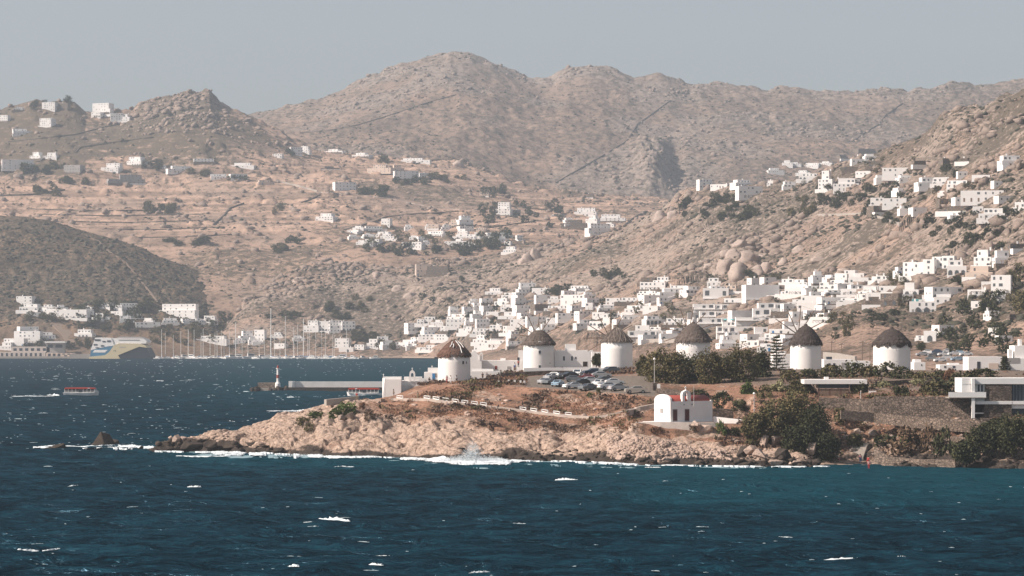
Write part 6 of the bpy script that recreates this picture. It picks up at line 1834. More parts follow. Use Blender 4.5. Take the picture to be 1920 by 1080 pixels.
# ------------------------------------------------------------------ the knolls' giant boulders
gb = [(1362,512,34,34,'tall pale dome at the left of the giant boulders'),(1390,522,42,40,'biggest smooth pale dome in the middle of the giant boulders'),(1420,520,30,32,'pale dome right of the biggest one'),(1376,484,30,24,'pale block crowning the left dome'),
 (1402,488,28,24,'grey pale block above the biggest dome'),(1436,508,22,22,'small dome at the right end of the giant boulders'),(1344,516,18,14,'low pale boulder left of the giant group'),(1330,502,20,11,'flat pale boulder far left of the giant group'),
 (1390,462,30,18,'upper pale outcrop over the giant boulders'),(1362,478,20,14,'low outcrop left of the crowning block'),(1425,488,20,14,'low outcrop right of the crowning block'),(1240,412,30,24,'pale smooth slab boulder on the left spine'),(1262,408,20,18,'grey boulder beside the slab on the spine'),
 (985,492,26,22,'rounded pale boulder on the ridge left of the village trees'),(1003,486,22,28,'tilted pale boulder on the ridge near the bare shoulder'),(858,312,24,16,'pink pointed crag on the plateau'),
 (770,560,24,16,'pale slab boulder in the rock field over the marina'),(745,545,20,14,'leaning slab in the rock field over the marina'),(705,520,18,14,'rounded boulder high in the rock field'),(560,530,24,14,'pale boulder on the bare slope over the masts'),
 (1500,470,26,14,'flat pale boulder right of the giant group'),(1535,490,24,14,'pale boulder at the edge of the green slope'),(1585,512,26,12,'smooth flat boulder above the topmost town row'),(1470,495,20,16,'grey boulder beside the giant group')]
for i, (x, y, w, h, lab) in enumerate(gb):
    p = pick(x, y); s = p.y / F
    o = link('boulder', variant(RD[(i * 5 + 1) % 6], 'pale_rock')); o.location = p + Vector((0, w*s*.45, h*s*.12)); o.rotation_euler = (.1, .15 * (1 if i % 2 else -1), i * 1.3)
    o.scale = (w*s*.62, w*s*.6, h*s*.66); tag(o, lab, 'boulder', 'large pale boulders on the hillsides')

# ------------------------------------------------------------------ far harbour
DQ = 2466.0
strip('beach', [(640, 670.5), (700, 670), (760, 669.5), (822, 670)], 14, plain('sand', (.50, .38, .30), .95, .1, .3), lift=.5)
def quay(x0, x1, yt, yb, D, mat, label, dep=8):
    p = at((x0 + x1) / 2, yb, D); s = D / F
    mb = MB().box(-(x1-x0)*s/2, (x1-x0)*s/2, 0, dep, -1.5, (yb - yt) * s)
    o = mb.build('quay', MAT[mat]); o.location = p
    return tag(o, label, 'quay')
quay(-30, 190, 668.5, 673, DQ - 8, 'concrete', 'grey ferry quay along the left harbour edge', 14)
quay(131, 196, 664, 674, DQ - 14, 'concrete', 'dark stepped quay end at the ferry stern', 5)
quay(290, 480, 670, 673, DQ - 6, 'concrete', 'low marina quay under the left masts', 10)
quay(478, 700, 669.5, 672.5, DQ - 4, 'concrete', 'low marina quay under the right masts', 10)
bld('port_building', 'long low port hall with a row of arches beside the quay', 'port building', 42, 669, DQ + 8,
    [(-20, 85, 660, 669, 0, 10), (20, 92, 650, 660, 3, 12, 'upper_floor')], mat='worn_white', panes=tuple((x, x + 4, 662, 668, 0, 'glass', 'arch') for x in range(2, 82, 9)) + tuple((x, x + 6, 653, 658, 3, 'glass', 'window') for x in range(24, 90, 11)))
bld('port_building', 'grey roofed ferry terminal between arched hall and ferry', 'port building', 110, 669, DQ + 8,
    [(86, 140, 662, 669, 0, 10), (84, 122, 640, 643, -1, 10, 'roof_slab', 'white'), (86, 120, 643, 662, 3, 10, 'upper_floor', 'grey_wall')], mat='cream', panes=tuple((x, x + 5, 663, 668, 0, 'glass', 'window') for x in range(90, 138, 9)) + ((88, 98, 646, 652, 3, 'glass', 'window'), (103, 116, 646, 652, 3, 'glass', 'window')))
bld('kiosk', 'small pale kiosk on the quay corner by the ferry stern', 'kiosk', 125, 669, DQ - 2, [(117, 130, 665, 669, 0, 4)], mat='cream', panes=((120, 126, 666, 668, 0, 'glass', 'window'),))

# the fast ferry
m_y = plain('yellow_hull', (.60, .51, .33), .4, .06, .1); m_dk = plain('bow_shade_and_port', (.012, .022, .035), .5, .1, .1); m_bl = plain('blue_livery', (.06, .20, .34), .4, .3, .12)  # bow material: the bow's shade is put into its near-black colour; ports reuse it
s = (DQ - 30) / F
t = empty('ferry', at(227, 675, DQ - 30), R(-7), 'large catamaran ferry with a yellow hull, dark slanted bow and white upper decks', 'ferry')
def fo(pts): return [((x - 227) * s, (676 - y) * s) for x, y in pts]
MB().prism(fo([(164, 677), (227, 677), (221, 667), (262, 651), (276, 653), (274, 649), (264, 645.5), (222, 645), (212, 650), (204, 661), (196, 667), (166, 670)]), 0, 20).build('hull', m_y, t)
MB().prism(fo([(227.3, 677), (221.4, 667.2), (262, 651.4), (275.6, 653.4), (289, 677)]), .6, 19).build('bow', m_dk, t)
MB().prism(fo([(167, 669.8), (195.8, 666.8), (203.6, 660.8), (211.5, 650), (170, 650)]), .3, 19).build('side_panel', m_bl, t)
MB().prism(fo([(172, 662), (196, 662), (201, 657), (176, 657)]), .15, 1).build('stern_stripe', MAT['white'], t)
MB().prism(fo([(168, 658), (177, 634), (208, 635), (214, 649), (202, 650.3), (178, 655)]), .2, 19).build('cabin', MAT['white'], t)
MB().prism(fo([(206, 635.5), (270, 636), (276, 641), (274, 645), (264, 645.3), (222, 644.8), (211, 649.5)]), 1, 18).build('upper_deck', MAT['white'], t)
MB().prism(fo([(215, 635.4), (268, 635.8), (262, 632.8), (222, 632.4)]), 3, 16).build('bridge_roof', MAT['grey_wall'], t)
for x0, x1, y0, y1 in ((176, 187, 637, 640), (191, 197, 640, 642.3), (200, 207, 639, 642), (174, 181, 646, 648.4), (188, 194, 648, 650.5), (178, 184, 652, 653.5)):
    MB().box((x0-227)*s, (x1-227)*s, -.1, .3, (676-y1)*s, (676-y0)*s).build('window', MAT['glass'], t)
MB().box((222-227)*s, (262-227)*s, .7, 1.1, (676-639)*s, (676-637.6)*s).build('window_band', MAT['grey_wall'], t)
for x0 in (213, 216): MB().box((x0-227)*s, (x0+.9-227)*s, -.15, .1, (676-660)*s, (676-657.5)*s).build('anchor_port', m_dk, t)
MB().box((224-227)*s, (236-227)*s, -.12, .1, (676-652.4)*s, (676-651.2)*s).build('hull_marking', MAT['grey_wall'], t)

# sailing yachts and motor boats of the marina
def sail_proto(L=12.0):
    t = empty('sailboat', (0, 0, 0))
    hw = [(-L/2, 1.3, .9), (-L*.2, 1.8, .95), (L*.15, 1.75, 1.05), (L*.38, .9, 1.2), (L/2, .05, 1.35)]
    vs = []
    for x, w, z in hw: vs += [(x, -w, z), (x, w, z), (x * .94, -w * .6, -.4), (x * .94, w * .6, -.4)]
    fs = []
    for i in range(4):
        a, b = i * 4, i * 4 + 4
        fs += [(a, b, b+1, a+1), (a+2, b+2, b, a), (a+1, b+1, b+3, a+3), (a+3, b+3, b+2, a+2)]
    fs += [(0, 1, 3, 2), (16, 18, 19, 17)]
    MB().add(vs, fs).build('hull', MAT['white'], t)
    MB().box(-L*.15, L*.2, -.9, .9, .95, 1.55).build('cabin', MAT['white'], t)
    MB().tube((-L*.38, 0, 2.2), (L*.05, 0, 2.35), .22, .16, 6).build('furled_sail', MAT['shutter_blue'], t)
    return t
SP = [sail_proto(12), sail_proto(14)]
mast_me = MB().tube((0, 0, .5), (0, 0, 1.0 * 1), .5, .35, 6).mesh('mast')
MAST = MB().tube((0, 0, 0), (0, 0, 1), 1, .7, 6).mesh('mast'); MAST.materials.append(plain('pale_mast', (.80, .78, .75), .5, .05))
SPR = MB().box(-.5, .5, -.5, .5, -.5, .5).mesh('spreader'); SPR.materials.append(MAT['pole'])
bpy.context.view_layer.update()
for q in SP: freeze(q)
masts = [(303,617,1.2),(310,623,.9),(325,627,.9),(339,620,1),(353,617,1.3),(364,618,1.2),(377,624,.9),(381,616,.9),(394,630,.9),(403,622,.8),(407,620,.9),(415,618,.9),(420,625,.9),(430,620,.9),(442,604,1.6),(454,632,.8),(465,616,.9),(486,632,.8),(496,628,.9),(508,578,2.2),(515,615,.9),(525,617,.9),(535,592,1.5),(551,612,1.5),(558,608,1),(569,597,1.7),(577,622,.9),(580,615,1),(592,620,1),(603,622,.9),(610,624,.9),(624,624,.9),(627,628,.8),(650,615,1)]
rg = random.Random(5)
nm = len(masts)
for i, (x, yt, th_) in enumerate(masts):
    Dm = DQ - 12 - rg.uniform(0, 26); sm = Dm / F
    if i < 2: o = SP[i]; kids = KIDS[o.name]
    else:
        src = SP[i % 2]; o = src.copy(); COL.objects.link(o); kids = []
        for ch in KIDS[src.name]:
            c = ch.copy(); COL.objects.link(c); c.parent = o
    p = at(x, 672, Dm); p.z = 0
    o.location = p; o.rotation_euler = (0, 0, R(rg.choice([-70, -50, -35, 60, 100, 110, -100])))
    sc = 1.35 if yt < 600 else 1.0; o.scale = (sc, 1.1, sc)
    H = (672 - yt) * sm
    m_ = link('mast', MAST, None, o); m_.scale = (.22 * th_ / sc, .22 * th_, H / sc)
    for f_ in (.45, .7):
        sp_ = link('spreader', SPR, None, o); sp_.location = (0, 0, H * f_ / sc); sp_.scale = (.12, 2.2, .1)
    lab = ('tallest masted sailing yacht' if yt < 580 else 'tall masted sailing yacht' if yt < 606 else 'short masted sailboat' if yt > 624 else 'white sailboat') + ' in the marina, ' + ordw(i, nm)
    tag(o, lab, 'sailboat', 'sailing boats moored in the marina')
def motor_proto():
    t = empty('motorboat', (0, 0, 0))
    vs = []
    L = 9
    for x, w, z in ((-4.5, 1.4, 1.0), (0, 1.6, 1.1), (3, 1.1, 1.3), (4.5, .05, 1.6)): vs += [(x, -w, z), (x, w, z), (x*.93, -w*.6, -.3), (x*.93, w*.6, -.3)]
    fs = []
    for i in range(3):
        a, b = i*4, i*4+4
        fs += [(a, b, b+1, a+1), (a+2, b+2, b, a), (a+1, b+1, b+3, a+3), (a+3, b+3, b+2, a+2)]
    fs += [(0, 1, 3, 2), (12, 14, 15, 13)]
    MB().add(vs, fs).build('hull', MAT['white'], t)
    MB().prism([(-2, 1.1), (1.8, 1.1), (1.0, 2.5), (-2, 2.6)], -1.0, 1.0).build('cabin', MAT['white'], t)
    MB().prism([(-1.8, 1.6), (1.3, 1.6), (.9, 2.2), (-1.8, 2.25)], -1.04, 1.04).build('window_band', MAT['glass'], t)
    return t
MP = motor_proto(); bpy.context.view_layer.update(); freeze(MP)
xs_m = sorted([296,316,333,347,360,371,386,399,425,436,449,472,480,492,501,519,530,543,556,566,586,597,612,620,634,641,662,681,703])
for i, x in enumerate(xs_m):
    if i == 0: o = MP
    else:
        o = MP.copy(); COL.objects.link(o)
        for ch in KIDS[MP.name]: c = ch.copy(); COL.objects.link(c); c.parent = o
    p = at(x, 672, DQ - 22 - rg.uniform(0, 20)); p.z = 0
    o.location = p; k = rg.uniform(.8, 1.7) * (1.5 if x in (501, 472) else 1); o.scale = (k, 1.1, k); o.rotation_euler = (0, 0, R(rg.choice([0, 180, 20, -30, 150])))
    tag(o, ('big ' if k > 1.6 else 'small ' if k < 1.05 else '') + 'white motorboat at the marina quay, ' + ordw(i, len(xs_m)), 'motorboat', 'motorboats at the marina quay')

# breakwater with its light tower
Db = 1137.0; sb = Db / F
t = empty('breakwater', at(600, 731, Db), 0, 'long white walled breakwater with a dark stone foot', 'breakwater')
P_ = lambda x: (x - 600) * sb
Z_ = lambda y: (732.6 - y) * sb
MB().box(P_(541), P_(760), 2, 3.2, -1.5, Z_(717)).build('parapet_wall', plain('grey_white_wall', (.70, .67, .65), .85, .12, .3), t)
MB().box(P_(516), P_(760), 0, 6, -1.5, Z_(728)).build('stone_foot', MAT['rock_wet'], t)
MB().box(P_(483), P_(516), 0, 5, -1.5, Z_(719)).build('brown_head_block', MAT['stone'], t)
MB().box(P_(488), P_(514), -2.5, 0, -1.5, Z_(729)).build('landing', MAT['concrete'], t)
MB().box(P_(540.5), P_(552), 1.6, 3.4, Z_(728), Z_(716.5)).build('white_end_wall', MAT['white'], t)
rgb = random.Random(3)
for i in range(16):
    o = link('armour_stone', variant(RK[i % 8], 'rock_wet'), None, t); o.location = (P_(474 + i * 1.6 if i < 8 else 480 + rgb.uniform(0, 60)), -1 - rgb.random() * 2, .1); o.scale = (1.2, 1.1, .9 + rgb.random()); o.rotation_euler = (0, 0, i)
t = empty('lighthouse', at(521, 731, Db - .5), 0, 'slim white harbour light with one red band on the breakwater end', 'lighthouse')
MB().lathe([(1.15, 0), (1.15, 2.6), (.75, 3.4)], 12).build('base', MAT['white'], t)
MB().lathe([(.55, 3.4), (.46, 9.2)], 12).build('tower', MAT['white'], t)
MB().lathe([(.57, 5.0), (.55, 6.4)], 12).build('red_band', MAT['red_paint'], t)
MB().lathe([(.8, 9.0), (.85, 9.3)], 12).build('gallery', MAT['white'], t)
MB().lathe([(.4, 9.3), (.4, 10.1), (.1, 10.5)], 8).build('lantern', MAT['red_paint'], t)

# tender boats
m_or = plain('orange_red_canopy', (.46, .045, .02), .5, .12, .5)
def tender(x, yb, rz, label, sc=1.0, flip=False):
    D = SHORE(yb); t = empty('tender_boat', at(x, yb, D), R(rz), label, 'boat', 'red roofed tender boats')
    t.location.z = -.1
    f = -1 if flip else 1
    L = 7.0 * sc
    vs = []
    for u, w, z in ((-1, 1.5, 1.25), (-.3, 2, 1.15), (.5, 1.9, 1.25), (.85, 1.1, 1.5), (1.02, .1, 1.8)): vs += [(f*u*L, -w, z), (f*u*L, w, z), (f*u*L*.93, -w*.6, -.5), (f*u*L*.93, w*.6, -.5)]
    fs = []
    for i in range(4):
        a, b = i*4, i*4+4
        q = [(a, b, b+1, a+1), (a+2, b+2, b, a), (a+1, b+1, b+3, a+3), (a+3, b+3, b+2, a+2)]
        fs += q if not flip else [tuple(reversed(k)) for k in q]
    fs += [(0, 1, 3, 2), (16, 18, 19, 17)]
    MB().add(vs, fs).build('hull', MAT['white'], t)
    MB().box(-L*.92, L*.78, -1.75, 1.75, 1.2, 1.45).build('deck', MAT['white'], t)
    for u in np.linspace(-.9, .78, 9):
        MB().box(u*L - .09, u*L + .09, -1.72, -1.6, 1.4, 2.75).build('canopy_post', MAT['white'], t)
    MB().box(-L*.9, L*.76, -1.4, 1.4, 1.45, 2.1).build('seat_block', MAT['grey_wall'], t)
    MB().box(-L*.9, L*.76, -1.5, -1.45, 2.15, 2.7).build('window_band', MAT['glass'], t)
    o = [(-L*.93, 2.7), (L*.86, 2.7), (L*.78, 3.15), (L*.1, 3.3), (-L*.88, 3.2)]
    MB().prism(o, -1.85, 1.85).build('canopy', m_or, t)
    MB().prism([(-L*.1, 1.42), (L*.08, 1.42), (L*.08, 2.68), (-L*.1, 2.68)], -1.8, -1.62).build('door', MAT['glass'], t)
    MB().box(L*.40*f, L*.52*f, -1.9, -1.85, 2.85, 3.1).build('roof_mark', MAT['white'], t)
    MB().add([(f*L*.7, -1.4, 1.4), (f*L*.98, -.9, 1.6), (f*L*.80, -1.2, 2.7)], [(0, 1, 2)]).add([(f*L*.7, 1.4, 1.4), (f*L*.98, .9, 1.6), (f*L*.8, 1.2, 2.7)], [(0, 2, 1)]).build('bow_screen', MAT['white'], t)
    return t
tender(152, 741.5, 2, 'red roofed tender boat in open water trailing a white wake')
tender(684, 742.5, -3, 'red roofed tender boat beside the breakwater, partly hidden by the low chapel', flip=True)

# ------------------------------------------------------------------ foam
m, nt, bs = new_mat('foam'); bs.inputs['Base Color'].default_value = (.70, .75, .78, 1); bs.inputs['Roughness'].default_value = .9
bump(nt, bs, noise_node(nt, 3.0, 5, .7, N(nt, 'ShaderNodeNewGeometry').outputs['Position']), .6, .3)
MAT['foam'] = m
def surf(name, x0, x1, inten, reach, seed, line=None, thin=False):
    xs = np.arange(x0, x1, .9)
    rows = 16
    v = np.linspace(-1, 1, rows)
    X_, V_ = np.meshgrid(xs, v)
    base = (D0(X_) if line is None else SHORE(line(X_)))
    it = inten(X_); rc = reach(X_)
    D = base + 1.2 - (V_ + 1) / 2 * rc * (1 + .5 * (fbm(X_ / 22, X_ * 0, 3, seed + 4) - .5))
    Xw = (X_ - 960) / F * D
    n = fbm(Xw / 3.4, D / 1.8, 4, seed)
    Zw = .18 + .9 * np.clip(n - .42, 0, 1) * (1 - .6 * (V_ + 1) / 2) * np.clip(it * 1.3, .3, 1.6) + .12 * (ridged(Xw / 1.2, D / 1.2, 2, seed + 2) - .5)
    keep = (n * (1.15 - .5 * ((V_ + 1) / 2)) + (it - .5) * .42 + (fbm(X_ / 16, X_ * 0, 4, seed + 8) - .5) * .95) > .455
    Zw = np.where(keep, Zw, -.5)
    idx = np.arange(X_.size).reshape(X_.shape)
    f = np.stack([idx[:-1, :-1], idx[1:, :-1], idx[1:, 1:], idx[:-1, 1:]], -1)
    k = keep[:-1, :-1] | keep[1:, 1:]
    f = f[k]
    if thin: Zw = Zw * .35
    o = link(name, np_mesh(name, np.stack([Xw, D, Zw * (.6 if thin else 1)], -1).reshape(-1, 3), f, True), MAT['wash' if thin else 'foam'])
    return tag(o, kind='stuff')
m2_ = MAT['foam'].copy(); m2_.name = 'thin_wash'; m2_.node_tree.nodes['Principled BSDF'].inputs['Base Color'].default_value = (.22, .33, .37, 1); MAT['wash'] = m2_
surf('wash', 330, 1500, pl((330,.3),(440,.8),(520,.6),(640,.75),(700,.4),(850,.9),(960,.7),(1100,.4),(1230,.6),(1300,.3),(1500,.3)), pl((330,10),(440,26),(560,16),(700,10),(880,40),(1000,18),(1230,16),(1500,6)), 83, None, True)
surf('surf', 290, 1560, pl((290,.4),(345,.2),(400,.5),(430,.9),(480,1),(530,.6),(570,.5),(600,.85),(640,.9),(690,.45),(750,.5),(800,.85),(860,1.4),(930,1.3),(960,.7),(1000,.5),(1060,.55),(1130,.35),(1200,.42),(1260,.15),(1360,.3),(1440,.45),(1520,.3),(1560,.1)),
     pl((290,3),(380,8),(430,15),(500,11),(560,12),(620,14),(680,5),(740,6),(800,12),(850,22),(930,22),(980,7),(1060,6),(1200,3.4),(1560,2.8)), 61)
surf('surf', 62, 300, pl((62,.5),(80,.95),(120,.5),(140,.9),(200,1.05),(260,.9),(300,.8)), pl((62,5),(140,12),(220,16),(300,8)), 67, pl((62,840),(140,839),(200,837),(300,842)))
surf('surf', 330, 470, pl((330,.2),(400,.5),(470,.9)), pl((330,3),(470,5)), 71, pl((330,857),(400,858),(470,853)))
surf('surf', 500, 610, pl((500,.4),(560,.9),(600,1),(610,.6)), pl((500,5),(610,12)), 75, pl((500,772),(560,771),(610,765)))
def spray(x, yb, w, h, n, seed):
    r = np.random.default_rng(seed)
    p = at(x, yb, SHORE(yb)); s = p.y / F
    u = r.normal(size=n) * .33; hh = np.abs(r.normal(size=n)) * .45
    keep_ = hh < 1.2 - np.abs(u) * .9
    u, hh = u[keep_], hh[keep_]; m_ = len(u)
    P = np.stack([p.x + (u * (1 - hh * .3)) * w * s, p.y + r.normal(size=m_) * .8, hh * h * s], 1)
    P = np.repeat(P, 1, 0); sz = (.03 + .06 * r.random(m_) * (1.2 - hh))[:, None]
    a = r.normal(size=(m_, 3)); a /= np.linalg.norm(a, axis=1)[:, None]; b = np.cross(a, r.normal(size=(m_, 3))); b /= np.linalg.norm(b, axis=1)[:, None]
    v = np.stack([P - a*sz, P + b*sz, P + a*sz, P - b*sz], 1).reshape(-1, 3)
    tag(link('spray', np_mesh('spray', v, np.arange(m_*4).reshape(-1, 4)), MAT['foam']), kind='stuff')
spray(886, 866, 30, 40, 4200, 3); spray(862, 866, 60, 13, 3600, 4); spray(915, 867, 66, 13, 3600, 6); spray(560, 856, 50, 6, 700, 7); spray(425, 853, 40, 6, 500, 8); spray(232, 838, 60, 6, 700, 9); spray(104, 731, 14, 5, 400, 10)

def caps(name, lst, seed):
    """foam crests: (x, y, width px, height px)"""
    r = np.random.default_rng(seed)
    V, Fc, nv = [], [], 0
    for x, y, w, h in lst:
        p = at(x, y, SHORE(y)); s = p.y / F
        k = 9 if w < 16 else 25
        u = np.linspace(-1, 1, k)
        env = np.sqrt(np.clip(1 - u ** 2, 0, 1)) * (.45 + .8 * r.random(k))
        slope_ = r.normal() * .10
        X = p.x + u * w * s / 2
        Y = p.y + u * w * s * .5 * r.normal() * .5
        hh = h * s * env
        zb = .12 + u * slope_ * 0
        a = np.stack([X, Y - .1, np.full(k, .05) + zb * 0 + .1], 1)
        b = np.stack([X + .12 * r.normal(size=k), Y + hh * .5, .15 + hh * 1.0], 1)
        c = np.stack([X, Y + hh * 2.4 + .1, np.full(k, .10)], 1)
        V.append(np.vstack([a, b, c]))
        i = np.arange(k - 1)
        Fc.append(np.vstack([np.stack([i, i+1, i+1+k, i+k], 1), np.stack([i+k, i+1+k, i+1+2*k, i+2*k], 1)]) + nv); nv += 3 * k
    tag(link(name, np_mesh(name, np.vstack(V), np.vstack(Fc), True), MAT['foam']), kind='stuff')
rc_ = random.Random(12); L_ = []
while len(L_) < 900:
    x = rc_.uniform(0, 1000); y = 676 + 175 * rc_.random() ** 1.25
    if y > float(yW(max(x, 285))) - 3 and x > 285: continue
    if x > 285 and head.pick(x, y): continue
    if 470 < x < 760 and 708 < y < 737: continue
    if 110 < x < 195 and 726 < y < 744: continue
    k = min(1.0, (y - 660) / 90)
    if vnoise(np.array([x / 35.]), np.array([y / 9.]), 5)[0] < .38: continue
    big_ = rc_.random() < .10
    L_.append((x, y, (rc_.uniform(1.5, 4.5) if not big_ else rc_.uniform(6, 14)) * (.5 + .7 * k), rc_.uniform(.3, .8) * (.5 + .6 * k) * (1.5 if big_ else 1)))
while len(L_) < 1060:
    x = rc_.uniform(-10, 1930); y = 862 + 225 * rc_.random()
    if y < float(yW(max(x, 285))) + 10: continue
    big_ = rc_.random() < .12
    L_.append((x, y, rc_.uniform(2, 6) if not big_ else rc_.uniform(10, 26), rc_.uniform(.5, 1.2) * (1.3 if big_ else 1)))
LS = L_; L_ = [(627, 978, 64, 6), (590, 981, 40, 1.4), (36, 1037, 70, 5), (100, 1034, 34, 3), (215, 945, 46, 3.5), (1590, 1052, 84, 4), (1062, 902, 44, 4), (1510, 1023, 34, 3), (140, 914, 26, 3), (645, 878, 44, 3), (1225, 878, 30, 1.5),
       (705, 1062, 30, 4), (552, 1065, 20, 4), (900, 1076, 40, 3), (710, 1046, 60, 2.2), (965, 985, 40, 2), (1260, 1048, 36, 3), (1470, 1010, 30, 2), (430, 793, 26, 3), (545, 746, 14, 3), (365, 915, 26, 3), (1690, 1048, 22, 3), (300, 715, 14, 2),
       (60, 744, 80, 1.6), (100, 743, 26, 4), (20, 743, 50, 1.2), (690, 742.6, 60, 1.5)]
caps('whitecaps', L_, 5)
m = MAT['foam'].copy(); m.name = 'thin_foam'; m.node_tree.nodes['Principled BSDF'].inputs['Base Color'].default_value = (.36, .44, .48, 1)
MAT['foam_thick'] = MAT['foam']; MAT['foam'] = m
caps('whitecaps', LS, 6)

# ------------------------------------------------------------------ people
def person_proto(pose):
    import bmesh
    sit = pose == 'sit'
    hip = .50 if sit else .92
    J = {'pel': (0, 0, hip), 'che': (0, .02, hip + .42), 'nec': (0, .01, hip + .56), 'hed': (0, -.01, hip + .68), 'top': (0, 0, hip + .78)}
    E = [('pel', 'che'), ('che', 'nec'), ('nec', 'hed'), ('hed', 'top')]
    for sg, n in ((-1, 'l'), (1, 'r')):
        J['sh' + n] = (sg * .19, .02, hip + .50); J['el' + n] = (sg * .25, .0 if pose != 'walk' else sg * .1, hip + .22); J['wr' + n] = (sg * .24, -.12 - (0 if pose != 'walk' else sg * .08), hip + .02); J['ha' + n] = (sg * .23, -.18, hip - .06)
        E += [('che', 'sh' + n), ('sh' + n, 'el' + n), ('el' + n, 'wr' + n), ('wr' + n, 'ha' + n)]
        st = sg * .18 if pose == 'walk' else 0
        if sit: J['hi' + n] = (sg * .1, -.02, hip); J['kn' + n] = (sg * .12, -.42, hip + .02); J['an' + n] = (sg * .12, -.45, .08); J['to' + n] = (sg * .13, -.6, .03)
        else: J['hi' + n] = (sg * .09, 0, hip - .05); J['kn' + n] = (sg * .10, -.04 - st * .5, .5); J['an' + n] = (sg * .10, st, .08); J['to' + n] = (sg * .12, st - .16, .03)
        E += [('pel', 'hi' + n), ('hi' + n, 'kn' + n), ('kn' + n, 'an' + n), ('an' + n, 'to' + n)]
    rad = dict(pel=.13, che=.14, nec=.055, hed=.10, top=.06)
    for n in 'lr': rad.update({'sh'+n: .07, 'el'+n: .045, 'wr'+n: .032, 'ha'+n: .035, 'hi'+n: .095, 'kn'+n: .06, 'an'+n: .042, 'to'+n: .035})
    def skin(keys, grow, name):
        ks = [k for k in J if k in keys]; me = bpy.data.meshes.new(name)
        me.from_pydata([J[k] for k in ks], [(ks.index(a), ks.index(b)) for a, b in E if a in ks and b in ks], [])
        o = bpy.data.objects.new(name, me); COL.objects.link(o)
        md = o.modifiers.new('s', 'SKIN'); o.modifiers.new('b', 'SUBSURF').levels = 1
        for i, k in enumerate(ks):
            me.skin_vertices[0].data[i].radius = (rad[k] * grow, rad[k] * grow)
            me.skin_vertices[0].data[i].use_root = k == ks[0]
        dg = bpy.context.evaluated_depsgraph_get(); m2 = bpy.data.meshes.new_from_object(o.evaluated_get(dg))
        bpy.data.objects.remove(o); m2.name = name
        return m2
    body = skin(list(J), 1.0, 'body')
    shirt = skin(['pel', 'che', 'shl', 'shr', 'ell', 'elr'], 1.16, 'shirt')
    trous = skin(['pel', 'hil', 'hir', 'knl', 'knr'] + (['anl', 'anr'] if pose != 'walk' else []), 1.14, 'trousers')
    hair = MB().lathe([(.075, hip + .60), (.115, hip + .68), (.11, hip + .76), (.05, hip + .83)], 10, Matrix.Translation((0, .025, 0))).mesh('hair', True)
    return body, shirt, trous, hair
PO = {k: person_proto(k) for k in ('stand', 'walk', 'sit')}
SKIN = plain('skin', (.42, .24, .17), .6, .05); HAIR = plain('hair_dark', (.03, .02, .015), .7, .1)
CL = {'white': (.7, .7, .7), 'black': (.02, .02, .025), 'red': (.45, .05, .05), 'blue': (.05, .12, .35), 'pink': (.6, .3, .3), 'khaki': (.3, .25, .17), 'grey': (.2, .2, .2)}
CLM = {k: plain('cloth_' + k, v, .9, .05) for k, v in CL.items()}
def person(x, y, pose, rz, top_, bot, label, D=None, group=None):
    p = pick(x, y) if D is None else at(x, y, D)
    t = empty('person', p, R(rz), label, 'person', group)
    for me, m_, nm in zip(PO[pose], (SKIN, CLM[top_], CLM[bot], HAIR), ('body', 'shirt', 'trousers', 'hair')):
        k = (me.name, m_.name)
        if k not in VAR:
            m2 = me.copy(); m2.materials.clear(); m2.materials.append(m_); VAR[k] = m2
        link(nm, VAR[k], None, t)
for a in [(805, 718, 'sit', 30, 'black', 'grey', 'person in black sitting left of the blue door', 608), (838, 718.5, 'stand', 10, 'pink', 'red', 'person in pink and red before the torn windmill', 588), (845, 718.5, 'stand', -20, 'white', 'white', 'person dressed in white before the torn windmill', 588),
          (856, 718, 'walk', 40, 'white', 'black', 'person in white shirt and black trousers walking by the torn windmill', 588), (905, 713, 'stand', 0, 'black', 'black', 'person in black standing under the church terrace wall', 600), (913, 713, 'stand', 0, 'grey', 'black', 'person in grey standing next to one in black at the terrace wall', 600),
          (738, 744, 'walk', 80, 'khaki', 'grey', 'person in khaki walking at the start of the walkway', None), (669, 750, 'stand', 0, 'red', 'khaki', 'person in a red top alone at the walkway tip', 584), (783, 749, 'stand', 0, 'khaki', 'khaki', 'person in sandy clothes on the walkway left of the long railing', None),
          (980, 769, 'walk', 60, 'black', 'grey', 'person in dark clothes walking inside the lower railing', None), (1560, 864, 'sit', 0, 'pink', 'red', 'sunbather in pink sitting at the left end of the beach', None), (1571, 864, 'sit', 40, 'white', 'pink', 'sunbather in white sitting beside the one in pink', None),
          (1613, 868, 'stand', 10, 'pink', 'blue', 'bather standing at the beach water edge in blue shorts', None), (1628, 868, 'sit', -30, 'red', 'red', 'sunbather in red sitting at the foot of the beach steps', None), (1629, 880, 'stand', 0, 'pink', 'red', 'wading bather in red shorts in front of the beach', 497),
          (1822, 773, 'stand', 0, 'grey', 'black', 'person in grey standing under the villa balcony', 519.5), (972, 689, 'stand', 0, 'red', 'black', 'person in red top on the terrace beside the triple windowed mill', 622), (965, 690, 'sit', 0, 'white', 'blue', 'person in white sitting on the terrace left of the triple windowed mill', 622)]:
    person(*a)

